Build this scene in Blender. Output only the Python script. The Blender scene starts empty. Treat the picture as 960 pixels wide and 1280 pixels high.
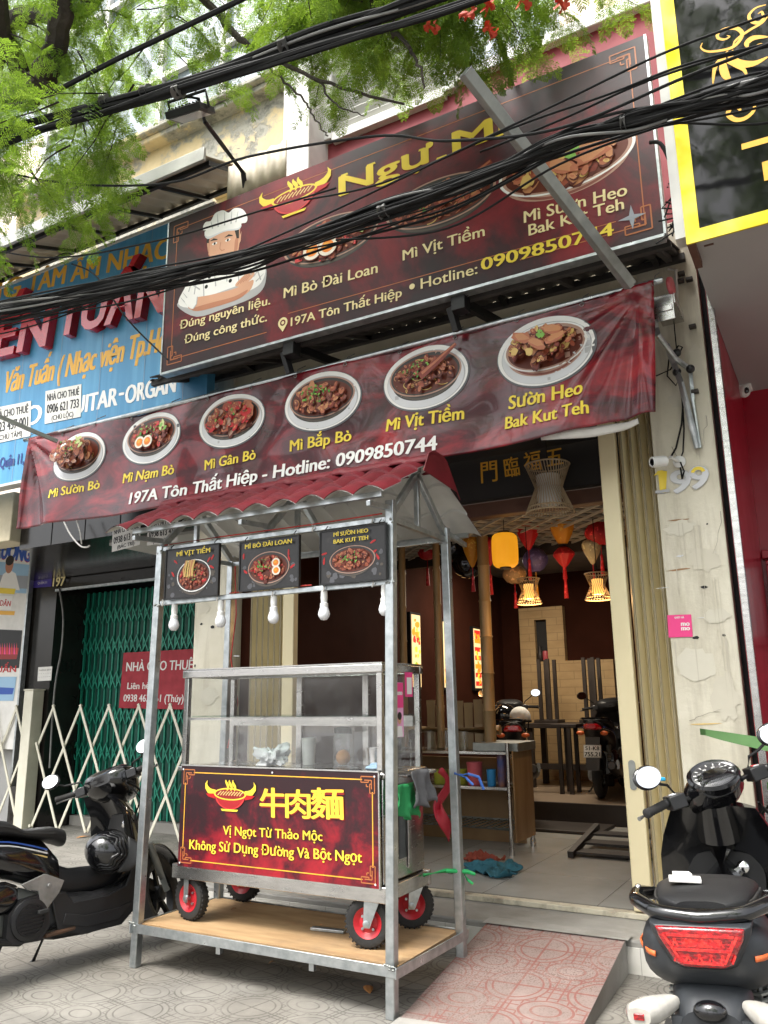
import bpy, bmesh, math, random
import numpy as np
from math import sin, cos, pi, radians, hypot, atan2, sqrt
from mathutils import Vector, Matrix, Euler, noise
from mathutils.geometry import tessellate_polygon

# ---------------------------------------------------------------- camera, sky, sun, exposure
S = bpy.context.scene
COL = S.collection
F_PX, YAW, PITCH, ROLL, EYE = 1007.0, radians(29.32), radians(13.18), radians(-0.726), 1.5
FW = Vector((-sin(YAW)*cos(PITCH), cos(YAW)*cos(PITCH), sin(PITCH)))
_r = Vector((cos(YAW), sin(YAW), 0)); _u = _r.cross(FW)
RT = _r*cos(ROLL) + _u*sin(ROLL); UP = -_r*sin(ROLL) + _u*cos(ROLL)
CAM = Vector((0, 0, EYE))
cd = bpy.data.cameras.new('camera'); cam = bpy.data.objects.new('camera', cd); COL.objects.link(cam)
mw = Matrix((RT, UP, -FW)).transposed().to_4x4(); mw.translation = CAM; cam.matrix_world = mw
cd.sensor_fit = 'HORIZONTAL'; cd.sensor_width = 36; cd.lens = F_PX/960*36
cd.clip_start = 0.05; cd.clip_end = 500
S.camera = cam

SUN_EL, SUN_ROT = radians(62), radians(200)
world = bpy.data.worlds.new('World'); S.world = world; world.use_nodes = True
wn = world.node_tree; wn.nodes.clear()
_out = wn.nodes.new('ShaderNodeOutputWorld'); _bg = wn.nodes.new('ShaderNodeBackground')
_sky = wn.nodes.new('ShaderNodeTexSky'); _sky.sky_type = 'NISHITA'; _sky.sun_disc = False
_sky.sun_elevation = SUN_EL; _sky.sun_rotation = SUN_ROT; _sky.dust_density = 6; _sky.air_density = 1.0; _sky.ozone_density = 1
_hs = wn.nodes.new('ShaderNodeHueSaturation'); _hs.inputs['Saturation'].default_value = 0.22; _hs.inputs['Value'].default_value = 1.0
wn.links.new(_sky.outputs[0], _hs.inputs['Color']); wn.links.new(_hs.outputs[0], _bg.inputs[0])
_bg.inputs[1].default_value = 0.15
wn.links.new(_bg.outputs[0], _out.inputs[0])
sl = bpy.data.lights.new('sun', 'SUN'); sl.energy = 1.5; sl.angle = radians(25); sl.color = (1, 0.97, 0.92)
so = bpy.data.objects.new('sun', sl); COL.objects.link(so)
_sd = Vector((sin(SUN_ROT)*cos(SUN_EL), cos(SUN_ROT)*cos(SUN_EL), sin(SUN_EL)))
so.rotation_euler = _sd.to_track_quat('Z', 'Y').to_euler(); so.location = (0, -10, 20)
S.view_settings.view_transform = 'Standard'; S.view_settings.look = 'None'
S.view_settings.exposure = 1.65; S.view_settings.gamma = 1.0
S.render.engine = 'CYCLES'
S.cycles.max_bounces = 8; S.cycles.transparent_max_bounces = 16; S.cycles.caustics_reflective = False; S.cycles.caustics_refractive = False
S.cycles.use_denoising = True

def at(px, py, Y=None, Z=None, X=None):
    """where the sight line through a photo pixel (960x1280) meets a real plane of the street"""
    d = FW + RT*((px-480)/F_PX) - UP*((py-640)/F_PX)
    k = Y/d.y if Y is not None else (Z-EYE)/d.z if Z is not None else X/d.x
    return CAM + d*k

R = random.Random(7)

# ---------------------------------------------------------------- tagging
def tag(o, label=None, cat=None, group=None, kind=None):
    if label: o['label'] = label
    if cat: o['category'] = cat
    if group: o['group'] = group
    if kind: o['kind'] = kind
    return o
def thing(name, loc, label, cat, group=None, rz=0):
    o = bpy.data.objects.new(name, None); COL.objects.link(o); o.location = loc; o.rotation_euler = (0, 0, rz)
    o.empty_display_size = 0.1
    return tag(o, label, cat, group)
def copy_tree(o, parent=None):
    c = o.copy(); COL.objects.link(c)
    if parent is not None: c.parent = parent
    for ch in o.children: copy_tree(ch, c)
    return c

# ---------------------------------------------------------------- mesh builder
def frame_of(d):
    d = Vector(d).normalized(); h = Vector((0, 0, 1)) if abs(d.z) < 0.95 else Vector((0, 1, 0))
    a = d.cross(h).normalized(); return d, a, a.cross(d).normalized()

class MB:
    def __init__(s): s.v = []; s.f = []; s.mi = []; s.sm = []
    def add(s, v, f, m=0, smooth=False):
        b = len(s.v); s.v += [tuple(p) for p in v]; s.f += [tuple(i+b for i in q) for q in f]
        s.mi += [m]*len(f); s.sm += [smooth]*len(f); return s
    def box(s, lo, hi, m=0, rz=0, c=None):
        x0, y0, z0 = lo; x1, y1, z1 = hi
        v = [(x0,y0,z0),(x1,y0,z0),(x1,y1,z0),(x0,y1,z0),(x0,y0,z1),(x1,y0,z1),(x1,y1,z1),(x0,y1,z1)]
        if rz:
            c = c or ((x0+x1)/2, (y0+y1)/2); q = []
            for x, y, z in v:
                dx, dy = x-c[0], y-c[1]; q.append((c[0]+dx*cos(rz)-dy*sin(rz), c[1]+dx*sin(rz)+dy*cos(rz), z))
            v = q
        return s.add(v, [(0,3,2,1),(4,5,6,7),(0,1,5,4),(1,2,6,5),(2,3,7,6),(3,0,4,7)], m)
    def bar(s, p, q, w=.03, h=None, m=0, roll=0):
        p = Vector(p); q = Vector(q); d, a, b = frame_of(q-p); h = h or w
        a, b = a*cos(roll)+b*sin(roll), b*cos(roll)-a*sin(roll)
        v = [e + a*(i*w/2) + b*(j*h/2) for e in (p, q) for i, j in ((-1,-1),(1,-1),(1,1),(-1,1))]
        return s.add(v, [(0,1,2,3),(7,6,5,4),(0,4,5,1),(1,5,6,2),(2,6,7,3),(3,7,4,0)], m)
    def tube(s, pts, r=.01, n=8, m=0, closed=False):
        pts = [Vector(p) for p in pts]; k = len(pts); rr = r if isinstance(r, (list, tuple)) else [r]*k
        v = []; prev = None
        for i, p in enumerate(pts):
            t = (pts[(i+1) % k]-pts[i-1]) if closed else (pts[min(i+1,k-1)]-pts[max(i-1,0)])
            if t.length < 1e-9: t = Vector((0,0,1))
            t.normalize()
            if prev is None: _, a, b = frame_of(t)
            else:
                a = prev - t*prev.dot(t)
                a = a.normalized() if a.length > 1e-6 else frame_of(t)[1]
                b = t.cross(a)
            prev = a
            v += [p + (a*cos(2*pi*j/n)+b*sin(2*pi*j/n))*rr[i] for j in range(n)]
        f = []
        for i in range(k if closed else k-1):
            for j in range(n):
                i2 = (i+1) % k; f.append((i*n+j, i*n+(j+1)%n, i2*n+(j+1)%n, i2*n+j))
        if not closed: f += [tuple(range(n-1,-1,-1)), tuple((k-1)*n+j for j in range(n))]
        return s.add(v, f, m, True)
    def lathe(s, prof, c=(0,0,0), axis=(0,0,1), n=24, m=0, smooth=True, caps=True):
        d, a, b = frame_of(axis); c = Vector(c)
        v = [c + d*z + (a*cos(2*pi*j/n)+b*sin(2*pi*j/n))*max(r, 1e-4) for r, z in prof for j in range(n)]
        f = [(i*n+j, i*n+(j+1)%n, (i+1)*n+(j+1)%n, (i+1)*n+j) for i in range(len(prof)-1) for j in range(n)]
        if caps: f += [tuple(range(n-1,-1,-1)), tuple((len(prof)-1)*n+j for j in range(n))]
        return s.add(v, f, m, smooth)
    def cyl(s, p, q, r, n=20, m=0, r2=None):
        p = Vector(p); q = Vector(q); return s.lathe([(r, 0), (r if r2 is None else r2, (q-p).length)], p, q-p, n, m)
    def ell(s, c, r, n=20, k=12, m=0, rot=None, lo=-1, hi=1):
        v = []; c = Vector(c)
        for i in range(k+1):
            ph = pi/2*lo + (pi/2*(hi-lo))*i/k
            for j in range(n):
                th = 2*pi*j/n; p = Vector((r[0]*max(cos(ph),1e-3)*cos(th), r[1]*max(cos(ph),1e-3)*sin(th), r[2]*sin(ph)))
                v.append(c + (rot @ p if rot else p))
        f = [(i*n+j, i*n+(j+1)%n, (i+1)*n+(j+1)%n, (i+1)*n+j) for i in range(k) for j in range(n)]
        f += [tuple(range(n-1,-1,-1)), tuple(k*n+j for j in range(n))]
        return s.add(v, f, m, True)
    def loft(s, secs, n=20, m=0, p=2.6):
        """sections along x: (x, half width, z low, z high[, exponent[, y centre]])"""
        v = []
        for q in secs:
            x, w, z0, z1 = q[:4]; e = q[4] if len(q) > 4 else p; yc = q[5] if len(q) > 5 else 0
            for j in range(n):
                t = 2*pi*j/n; cy = cos(t); cz = sin(t)
                v.append((x, yc + w*math.copysign(abs(cy)**(2/e), cy), (z0+z1)/2 + (z1-z0)/2*math.copysign(abs(cz)**(2/e), cz)))
        k = len(secs)
        f = [(i*n+j, i*n+(j+1)%n, (i+1)*n+(j+1)%n, (i+1)*n+j) for i in range(k-1) for j in range(n)]
        f += [tuple(range(n-1,-1,-1)), tuple((k-1)*n+j for j in range(n))]
        return s.add(v, f, m, True)
    def prism(s, poly, fn, d, m=0, smooth=False):
        """2D outline through fn(u, v, w), thickness d along w"""
        n = len(poly)
        v = [fn(u, w_, 0) for u, w_ in poly] + [fn(u, w_, d) for u, w_ in poly]
        tri = tessellate_polygon([[Vector((u, w_, 0)) for u, w_ in poly]])
        f = [tuple(t) for t in tri] + [tuple(i+n for i in reversed(t)) for t in tri] + [(i, (i+1)%n, (i+1)%n+n, i+n) for i in range(n)]
        return s.add(v, f, m, smooth)
    def grid(s, fn, nu, nv, m=0, smooth=True):
        v = [fn(i/nu, j/nv) for j in range(nv+1) for i in range(nu+1)]
        f = [(j*(nu+1)+i, j*(nu+1)+i+1, (j+1)*(nu+1)+i+1, (j+1)*(nu+1)+i) for j in range(nv) for i in range(nu)]
        return s.add(v, f, m, smooth)
    def shift(s, fn): s.v = [tuple(fn(Vector(p))) for p in s.v]; return s
    def build(s, name, mats, parent=None, local=False, bevel=0, seg=2, sharp=40, sub=0, recalc=True, solid=0):
        mats = mats if isinstance(mats, (list, tuple)) else [mats]
        me = bpy.data.meshes.new(name)
        off = Vector((0,0,0))
        if not local:
            if parent is not None:
                q = parent
                while q is not None: off += q.location; q = q.parent
            elif s.v:
                a = np.array(s.v); lo, hi = a.min(0), a.max(0); off = Vector(((lo[0]+hi[0])/2, (lo[1]+hi[1])/2, lo[2]))
        me.from_pydata([tuple(Vector(p)-off) for p in s.v], [], s.f)
        for mt in mats: me.materials.append(MAT[mt] if isinstance(mt, str) else mt)
        me.polygons.foreach_set('material_index', s.mi)
        if recalc:
            bm = bmesh.new(); bm.from_mesh(me); bmesh.ops.recalc_face_normals(bm, faces=bm.faces); bm.to_mesh(me); bm.free()
        me.polygons.foreach_set('use_smooth', s.sm if not bevel else [True]*len(s.f))
        if any(s.sm) or bevel: me.set_sharp_from_angle(angle=radians(sharp))
        me.update()
        o = bpy.data.objects.new(name, me); COL.objects.link(o)
        if parent is not None: o.parent = parent
        elif not local: o.location = off
        if solid:
            md = o.modifiers.new('solid', 'SOLIDIFY'); md.thickness = solid; md.offset = 0
        if bevel:
            md = o.modifiers.new('bevel', 'BEVEL'); md.width = bevel; md.segments = seg; md.limit_method = 'ANGLE'; md.angle_limit = radians(35); md.harden_normals = False
        if sub:
            md = o.modifiers.new('sub', 'SUBSURF'); md.levels = sub; md.render_levels = sub
        return o

# ---------------------------------------------------------------- node expressions
class N:
    def __init__(s, nt, k): s.nt = nt; s.k = k
    def _o(s, op, b=None, c=None):
        n = s.nt.nodes.new('ShaderNodeMath'); n.operation = op; s.nt.links.new(s.k, n.inputs[0])
        for i, x in ((1, b), (2, c)):
            if x is None: continue
            if isinstance(x, N): s.nt.links.new(x.k, n.inputs[i])
            else: n.inputs[i].default_value = x
        return N(s.nt, n.outputs[0])
    def __add__(s, b): return s._o('ADD', b)
    def __sub__(s, b): return s._o('SUBTRACT', b)
    def __mul__(s, b): return s._o('MULTIPLY', b)
    def __truediv__(s, b): return s._o('DIVIDE', b)
    def frac(s): return s._o('FRACT')
    def floor(s): return s._o('FLOOR')
    def abs(s): return s._o('ABSOLUTE')
    def lt(s, b): return s._o('LESS_THAN', b)
    def gt(s, b): return s._o('GREATER_THAN', b)
    def max(s, b): return s._o('MAXIMUM', b)
    def min(s, b): return s._o('MINIMUM', b)
    def pow(s, b): return s._o('POWER', b)
    def sqrt(s): return s._o('SQRT')
    def sin(s): return s._o('SINE')
    def ramp(s, *stops, interp='LINEAR'):
        n = s.nt.nodes.new('ShaderNodeValToRGB'); s.nt.links.new(s.k, n.inputs[0]); cr = n.color_ramp; cr.interpolation = interp
        while len(cr.elements) < len(stops): cr.elements.new(0.5)
        for e, (p, c) in zip(cr.elements, stops):
            e.position = p; e.color = (*c, 1) if isinstance(c, (tuple, list)) else (c, c, c, 1)
        return N(s.nt, n.outputs[0])

class Mat:
    def __init__(s, name):
        s.m = bpy.data.materials.new(name); s.m.use_nodes = True; s.nt = s.m.node_tree
        s.b = s.nt.nodes['Principled BSDF']; s.tc = s.nt.nodes.new('ShaderNodeTexCoord')
    def coord(s, kind='Object', sc=(1,1,1)):
        mp = s.nt.nodes.new('ShaderNodeMapping'); s.nt.links.new(s.tc.outputs[kind], mp.inputs[0]); mp.inputs['Scale'].default_value = sc
        return mp.outputs[0]
    def xyz(s, kind='Object'):
        n = s.nt.nodes.new('ShaderNodeSeparateXYZ'); s.nt.links.new(s.tc.outputs[kind], n.inputs[0]); return [N(s.nt, o) for o in n.outputs]
    def geo_pos(s):
        g = s.nt.nodes.new('ShaderNodeNewGeometry'); n = s.nt.nodes.new('ShaderNodeSeparateXYZ'); s.nt.links.new(g.outputs['Position'], n.inputs[0]); return [N(s.nt, o) for o in n.outputs]
    def noise(s, scale=5, detail=6, rough=.55, sc=(1,1,1), dist=0, kind='Object'):
        n = s.nt.nodes.new('ShaderNodeTexNoise'); s.nt.links.new(s.coord(kind, sc), n.inputs['Vector'])
        n.inputs['Scale'].default_value = scale; n.inputs['Detail'].default_value = detail; n.inputs['Roughness'].default_value = rough; n.inputs['Distortion'].default_value = dist
        return N(s.nt, n.outputs['Fac'])
    def mix(s, fac, a, b):
        n = s.nt.nodes.new('ShaderNodeMix'); n.data_type = 'RGBA'
        for i, x in ((0, fac), (6, a), (7, b)):
            if isinstance(x, N): s.nt.links.new(x.k, n.inputs[i])
            elif i == 0: n.inputs[i].default_value = x
            else: n.inputs[i].default_value = (*x, 1)
        return N(s.nt, n.outputs[2])
    def set(s, **kw):
        for k, x in kw.items():
            i = s.b.inputs[{'color':'Base Color','rough':'Roughness','metal':'Metallic','emit':'Emission Color','power':'Emission Strength','coat':'Coat Weight','alpha':'Alpha','trans':'Transmission Weight','spec':'Specular IOR Level','sub':'Subsurface Weight'}[k]]
            if isinstance(x, N): s.nt.links.new(x.k, i)
            elif isinstance(x, (tuple, list)): i.default_value = (*x, 1)
            else: i.default_value = x
        return s
    def bump(s, h, strength=.3, dist=.01):
        n = s.nt.nodes.new('ShaderNodeBump'); n.inputs['Strength'].default_value = strength; n.inputs['Distance'].default_value = dist
        s.nt.links.new(h.k, n.inputs['Height']); s.nt.links.new(n.outputs[0], s.b.inputs['Normal']); return s

MAT = {}
def mat(name, c1, c2=None, scale=6, rough=.5, metal=0, bump=0, bscale=None, dirt=None, dirt_amt=.5, dscale=2, dsc=(1,1,1), sc=(1,1,1), rvar=.12, coat=0, bdist=.01, lohi=(.35, .65), **kw):
    k = Mat(name); n = k.noise(scale, sc=sc)
    c = k.mix(n.ramp((lohi[0], 0), (lohi[1], 1)), c1, c2 or tuple(x*.82 for x in c1))
    if dirt:
        d = k.noise(dscale, 8, .65, dsc); c = k.mix(d.ramp((1-dirt_amt-.12, 0), (1-dirt_amt+.18, 1)), c, dirt)
    k.set(color=c, metal=metal, coat=coat, rough=(n*rvar*2+(rough-rvar)), **kw)
    if bump: k.bump(k.noise(bscale or scale*4, sc=sc), bump, bdist)
    MAT[name] = k.m; return k
def ink(name, c, rough=.38, vary=.1):
    k = Mat(name); k.set(color=k.mix(k.noise(9), c, tuple(x*(1-vary) for x in c)), rough=rough, spec=.3); MAT[name] = k.m
# ---------------------------------------------------------------- materials
mat('galv', (.52,.55,.56), (.34,.37,.38), 16, .32, .85, .06, dirt=(.24,.21,.18), dirt_amt=.20, dscale=7)
mat('stainless', (.62,.61,.59), (.48,.47,.46), 9, .24, 1, .04, sc=(1,1,5), dirt=(.35,.33,.30), dirt_amt=.3, dscale=6)
mat('grey_tube', (.30,.31,.29), (.22,.23,.22), 10, .45, .5, dirt=(.14,.13,.11), dirt_amt=.3)
mat('rubber', (.013,.013,.0135), (.024,.022,.02), 12, .8, 0, .3, 60)
mat('rim_red', (.50,.018,.03), (.40,.012,.02), 8, .35, dirt=(.12,.06,.04), dirt_amt=.2)
mat('plywood', (.44,.29,.15), (.33,.205,.10), 3, .65, 0, .1, sc=(1,6,1), dirt=(.16,.11,.07), dirt_amt=.36, dscale=2.2)
mat('roof_red', (.15,.008,.016), (.095,.006,.010), 5, .5, 0, .05, dirt=(.075,.035,.028), dirt_amt=.25, dscale=4, spec=.3)
mat('roof_under', (.62,.62,.60), (.52,.52,.50), 4, .55, dirt=(.34,.32,.28), dirt_amt=.3)
mat('cream', (.66,.62,.51), (.58,.54,.43), 3, .7, 0, .2, 14, dirt=(.33,.29,.22), dirt_amt=.40, dscale=3.5, dsc=(1.6,1.6,.22), bdist=.02)
mat('cream_wall', (.56,.50,.36), (.50,.44,.31), 2, .8, 0, .15, 20, dirt=(.22,.19,.14), dirt_amt=.34, dscale=1.6)
mat('white_paint', (.60,.59,.56), (.48,.475,.45), 3, .6, 0, .08, dirt=(.30,.28,.24), dirt_amt=.34)
mat('tan_gate', (.74,.65,.42), (.68,.59,.37), 2, .42, .1, .05, sc=(1,1,.2), dirt=(.32,.27,.16), dirt_amt=.22, dscale=3, dsc=(2,2,.3))
mat('tan_dark', (.30,.25,.15), None, 4, .6)
mat('black_metal', (.010,.010,.011), (.018,.018,.018), 8, .45, .3)
mat('black_plastic', (.008,.008,.009), (.013,.013,.014), 7, .45, 0, .06, 90, dirt=(.045,.04,.036), dirt_amt=.26, dscale=5)
mat('black_gloss', (.004,.004,.005), (.006,.006,.007), 3, .14, 0, dirt=(.03,.028,.026), dirt_amt=.2, dscale=3, coat=.6, rvar=.04)
mat('seat_vinyl', (.009,.009,.010), (.015,.015,.015), 5, .55, 0, .2, 220, dirt=(.04,.037,.034), dirt_amt=.2)
mat('grey_matt', (.026,.029,.033), (.020,.023,.027), 5, .45, 0, .03, dirt=(.10,.095,.09), dirt_amt=.2)
mat('engine_alu', (.34,.34,.33), (.22,.22,.21), 9, .45, .7, .1, dirt=(.07,.06,.05), dirt_amt=.34, dscale=5)
mat('chrome', (.75,.75,.75), None, 5, .08, 1, rvar=.03)
mat('orange_trim', (.75,.16,.04), None, 5, .4)
mat('clear_lens', (.48,.46,.42), (.40,.38,.34), 30, .12, 0, .1, 60, coat=.5)
mat('lens_red', (.42,.003,.008), (.13,.001,.003), 55, .06, 0, .35, 70, coat=1, rvar=.03, sc=(1,1,2.5), lohi=(.44,.56), emit=(.5,.004,.008), power=.05)
mat('lens_red_hi', (.75,.03,.02), (.40,.006,.01), 70, .08, 0, .4, 80, coat=1, rvar=.03, lohi=(.45,.55), emit=(.8,.02,.02), power=.07)
mat('mirror', (.85,.87,.88), None, 5, .03, 1, rvar=.01)
mat('plate_white', (.70,.70,.67), (.60,.60,.57), 6, .5, dirt=(.3,.28,.25), dirt_amt=.2)
mat('blue_box', (.02,.35,.60), None, 5, .4)
mat('bulb_glass', (.80,.81,.84), (.76,.77,.80), 4, .3)
mat('bulb_socket', (.78,.78,.76), None, 6, .45)
mat('wire_red', (.55,.04,.03), None, 5, .5)
mat('wire_black', (.006,.006,.0065), (.014,.014,.014), 9, .7, spec=.2)
mat('wire_grey', (.20,.20,.19), (.12,.12,.12), 9, .5)
mat('black_tile', (.015,.0135,.0125), (.023,.02,.018), 3, .18, 0, dirt=(.04,.034,.03), dirt_amt=.22, rvar=.05)
mat('green_gate', (.016,.27,.18), (.012,.21,.14), 4, .45, .1, dirt=(.03,.06,.045), dirt_amt=.3, dscale=3)
mat('green_dark', (.008,.10,.07), (.006,.07,.05), 4, .55)
mat('fence_cream', (.62,.60,.50), (.54,.52,.42), 5, .45, 0, .04, dirt=(.30,.26,.19), dirt_amt=.22)
mat('soffit', (.50,.50,.49), (.44,.44,.43), 2, .6)
mat('soffit_grey', (.36,.36,.355), (.34,.34,.335), 1.5, .55)
mat('red_wall', (.36,.007,.026), (.30,.006,.021), 2, .35, 0, .02, dirt=(.16,.008,.014), dirt_amt=.2, coat=.2)
mat('red_parapet', (.22,.022,.03), (.17,.018,.024), 3, .7, 0, .1, dirt=(.16,.06,.05), dirt_amt=.3)
mat('brown_wall', (.040,.012,.007), (.030,.009,.005), 2, .8, spec=.05)
mat('brown_beam', (.12,.055,.035), (.09,.04,.026), 5, .6)
mat('black_wall', (.012,.011,.011), (.018,.016,.016), 3, .7)
mat('bamboo', (.34,.23,.11), (.25,.16,.075), 4, .5, 0, .06, sc=(1,1,.2), dirt=(.13,.09,.05), dirt_amt=.28)
mat('lattice', (.62,.58,.50), (.50,.47,.40), 4, .7)
mat('ceiling', (.22,.21,.20), (.17,.16,.16), 3, .8)
mat('wood_side', (.36,.22,.10), (.27,.15,.065), 3, .5, 0, .05, sc=(1,6,.6))
mat('wood_dark', (.022,.016,.013), (.035,.025,.02), 5, .5)
mat('grate', (.055,.045,.04), (.035,.03,.028), 7, .55, .5)
for nm_, c_ in dict(i_patch=(.635,.60,.50), i_patch2=(.60,.56,.46), i_streak=(.55,.51,.42), i_crack=(.22,.195,.16)).items(): ink(nm_, c_, .8)
mat('cloth_teal', (.03,.14,.19), (.02,.10,.14), 6, .9, 0, .3, 40)
mat('cloth_red', (.25,.05,.03), None, 6, .9, 0, .3, 40)
mat('cloth_grey', (.11,.11,.115), (.08,.08,.085), 8, .95, 0, .3, 90)
mat('cloth_green', (.015,.24,.07), (.012,.18,.05), 5, .8, 0, .2, 50)
mat('strap_green', (.02,.42,.12), None, 8, .6)
mat('strap_blue', (.05,.16,.55), None, 8, .6)
mat('strap_red', (.38,.012,.028), (.28,.008,.02), 8, .6)
mat('pink_cup', (.55,.10,.12), None, 5, .35)
mat('blue_can', (.03,.25,.55), None, 5, .35)
mat('dark_can', (.05,.07,.20), (.25,.10,.04), 7, .35)
mat('yellow_bowl', (.42,.42,.05), None, 5, .4)
mat('paper', (.72,.71,.68), (.62,.61,.58), 7, .7, 0, .1, 20)
mat('awning_metal', (.46,.40,.30), (.38,.33,.25), 3, .6, dirt=(.20,.16,.11), dirt_amt=.34, dscale=2)
mat('awning_dark', (.05,.045,.042), (.035,.032,.03), 4, .7, dirt=(.10,.09,.08), dirt_amt=.25)
mat('awning_edge', (.46,.46,.43), (.36,.36,.34), 3, .5, .2, dirt=(.20,.19,.17), dirt_amt=.3)
mat('shutter', (.62,.62,.59), (.54,.54,.51), 4, .5, dirt=(.32,.31,.28), dirt_amt=.25)
mat('gap_shade', (.006,.006,.007), None, 4, .9)  # near-black colour standing for the shade deep in the gaps
mat('trunk', (.030,.023,.018), (.055,.043,.034), 7, .9, 0, .8, 18, bdist=.03)
mat('dial_dark', (.03,.03,.032), (.05,.05,.052), 6, .3)
mat('rust_pipe', (.16,.085,.05), (.10,.06,.04), 9, .7, .3, .2, 40)
mat('lamp_panel', (.40,.41,.42), None, 5, .2)
mat('bull_red', (.40,.012,.016), (.32,.008,.012), 4, .5)
mat('foil', (.30,.30,.32), (.05,.05,.055), 2.2, .10, .9, rvar=.04, lohi=(.46,.56))
mat('leaf_broad', (.045,.12,.03), (.075,.17,.05), 5, .4)
mat('leaf_stain', (.34,.20,.10), None, 4, .8)
mat('far_wall', (.72,.60,.50), (.66,.55,.46), 1, .8)
mat('flower', (.55,.05,.015), None, 5, .6)
mat('sponge', (.55,.25,.08), None, 8, .7)
mat('bag_white', (.72,.74,.74), None, 8, .35)
# parapet: peeling cream plaster with grey-green damp patches
k = Mat('stucco'); n1 = k.noise(.9, 9, .7); n2 = k.noise(6, 8, .6)
c = k.mix(n2.ramp((.35,0),(.7,1)), (.58,.47,.27), (.50,.39,.21))
c = k.mix((n1+(n2-.5)*.25).ramp((.46,0),(.52,1)), c, (.33,.32,.27))
c = k.mix((n1+(n2-.5)*.6).ramp((.55,0),(.64,1)), c, (.14,.14,.12))
k.set(color=c, rough=.85); k.bump((n1+(n2-.5)*.25).ramp((.50,1),(.53,0))+n2*.3, .6, .02); MAT['stucco'] = k.m
# glass: see-through with a mirror-like sheen at grazing angles
def glass(name, tint, mixin=0.0, film=1.0):
    k = Mat(name); nt = k.nt; nt.nodes.remove(k.b); o = nt.nodes['Material Output']
    t = nt.nodes.new('ShaderNodeBsdfTransparent'); t.inputs[0].default_value = (*tint, 1)
    g = nt.nodes.new('ShaderNodeBsdfGlossy'); g.inputs['Roughness'].default_value = .02
    ge = nt.nodes.new('ShaderNodeNewGeometry'); dp = nt.nodes.new('ShaderNodeVectorMath'); dp.operation = 'DOT_PRODUCT'; nt.links.new(ge.outputs['Normal'], dp.inputs[0]); nt.links.new(ge.outputs['Incoming'], dp.inputs[1])
    f = (N(nt, dp.outputs['Value']).abs()*-1.0+1.0).pow(5)*.9+(.035+mixin); mx = nt.nodes.new('ShaderNodeMixShader')
    nt.links.new(f.k, mx.inputs[0]); nt.links.new(t.outputs[0], mx.inputs[1]); nt.links.new(g.outputs[0], mx.inputs[2]); df = nt.nodes.new('ShaderNodeBsdfDiffuse'); df.inputs[0].default_value = (.7,.72,.72,1); m2 = nt.nodes.new('ShaderNodeMixShader'); nt.links.new((k.noise(4, 8, .65).ramp((.42,.004),(.72,.028))*film).k, m2.inputs[0]); nt.links.new(mx.outputs[0], m2.inputs[1]); nt.links.new(df.outputs[0], m2.inputs[2]); nt.links.new(m2.outputs[0], o.inputs[0]); MAT[name] = k.m
glass('glass', (.975,.985,.98), mixin=.03); glass('glass_green', (.80,.90,.86), mixin=.06); glass('glass_clear', (.985,.985,.985), mixin=.025)
k = Mat('window_glass'); k.set(color=k.mix(k.noise(.7, 4), (.16,.21,.24), (.30,.35,.38)), rough=.06, spec=.8, coat=.4); MAT['window_glass'] = k.m
def glow(name, c, power, c2=None, scale=6):
    k = Mat(name); cc = k.mix(k.noise(scale), c, c2 or tuple(x*.8 for x in c)); k.set(color=cc, emit=cc, power=power, rough=.7); MAT[name] = k.m
glow('silk_lit', (.95,.42,.02), .24, (.75,.27,.008), 3); glow('paper_lit', (1,.50,.12), .5); glow('panel_lit', (1,.72,.36), .28)
for nm_, c_ in dict(lit_red=(.8,.03,.02), lit_orange=(.95,.35,.02), lit_yellow=(1,.75,.06), lit_green=(.25,.55,.03)).items(): glow(nm_, c_, .25)
for nm, c in dict(silk_red=(.52,.012,.022), silk_orange=(.80,.34,.03), silk_blue=(.12,.10,.28), silk_pattern=(.42,.26,.12), silk_pale=(.55,.48,.30)).items():
    k = Mat(nm); n = k.noise(26, 3); k.set(color=k.mix(n.ramp((.58,0),(.66,1)), c, tuple(min(1, x*1.9+.05) for x in c)), rough=.5, trans=.0, sub=0); MAT[nm] = k.m
mat('cane', (.42,.32,.20), (.34,.25,.15), 8, .6)
# printed sign grounds: dark maroon with a red marbled glow
def marble(name, stops, scale=1.4, rough=.32, coat=.25, dist=.6, sc=(1,1,1), fade=None, bump=0):
    k = Mat(name); n = k.noise(scale, 9, .62, sc, dist); n2 = k.noise(scale*5, 6, .6)
    v = n+(n2-.5)*.22
    if fade:
        x, y, z = k.xyz(); u = (x/fade[0]).pow(2)*.5 + ((z-fade[2])/fade[1]).pow(2)*.5; v = v-u*.20+.03
    k.set(color=v.ramp(*stops), rough=rough, coat=coat, spec=.35)
    if bump: k.bump(k.noise(9, 4), bump, .01)
    MAT[name] = k.m
marble('print_sign', ((.32,(.020,.010,.012)),(.43,(.040,.009,.012)),(.54,(.14,.008,.013)),(.68,(.24,.010,.016))), 1.1, .5, .02, fade=(2.0,.72,.75))
marble('print_banner', ((.34,(.035,.008,.011)),(.48,(.075,.009,.014)),(.60,(.20,.013,.020)),(.76,(.34,.022,.028))), 1.5, .26, .35, 1.2, (1,1,2.2), bump=.10)
marble('print_cart', ((.30,(.024,.007,.010)),(.40,(.065,.006,.012)),(.50,(.19,.008,.016)),(.66,(.34,.012,.022))), 5.0, .4, .1, fade=(.85,.33,.27))
marble('print_menu', ((.35,(.010,.010,.011)),(.60,(.022,.020,.020)),(.75,(.05,.045,.042))), 6, .35, .1)
k = Mat('blue_board'); n = k.noise(1.2, 8, .6, (8,1,.4)); k.set(color=k.mix(n.ramp((.4,0),(.7,1)), (.05,.23,.43), (.09,.31,.52)), rough=.5); MAT['blue_board'] = k.m
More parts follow.
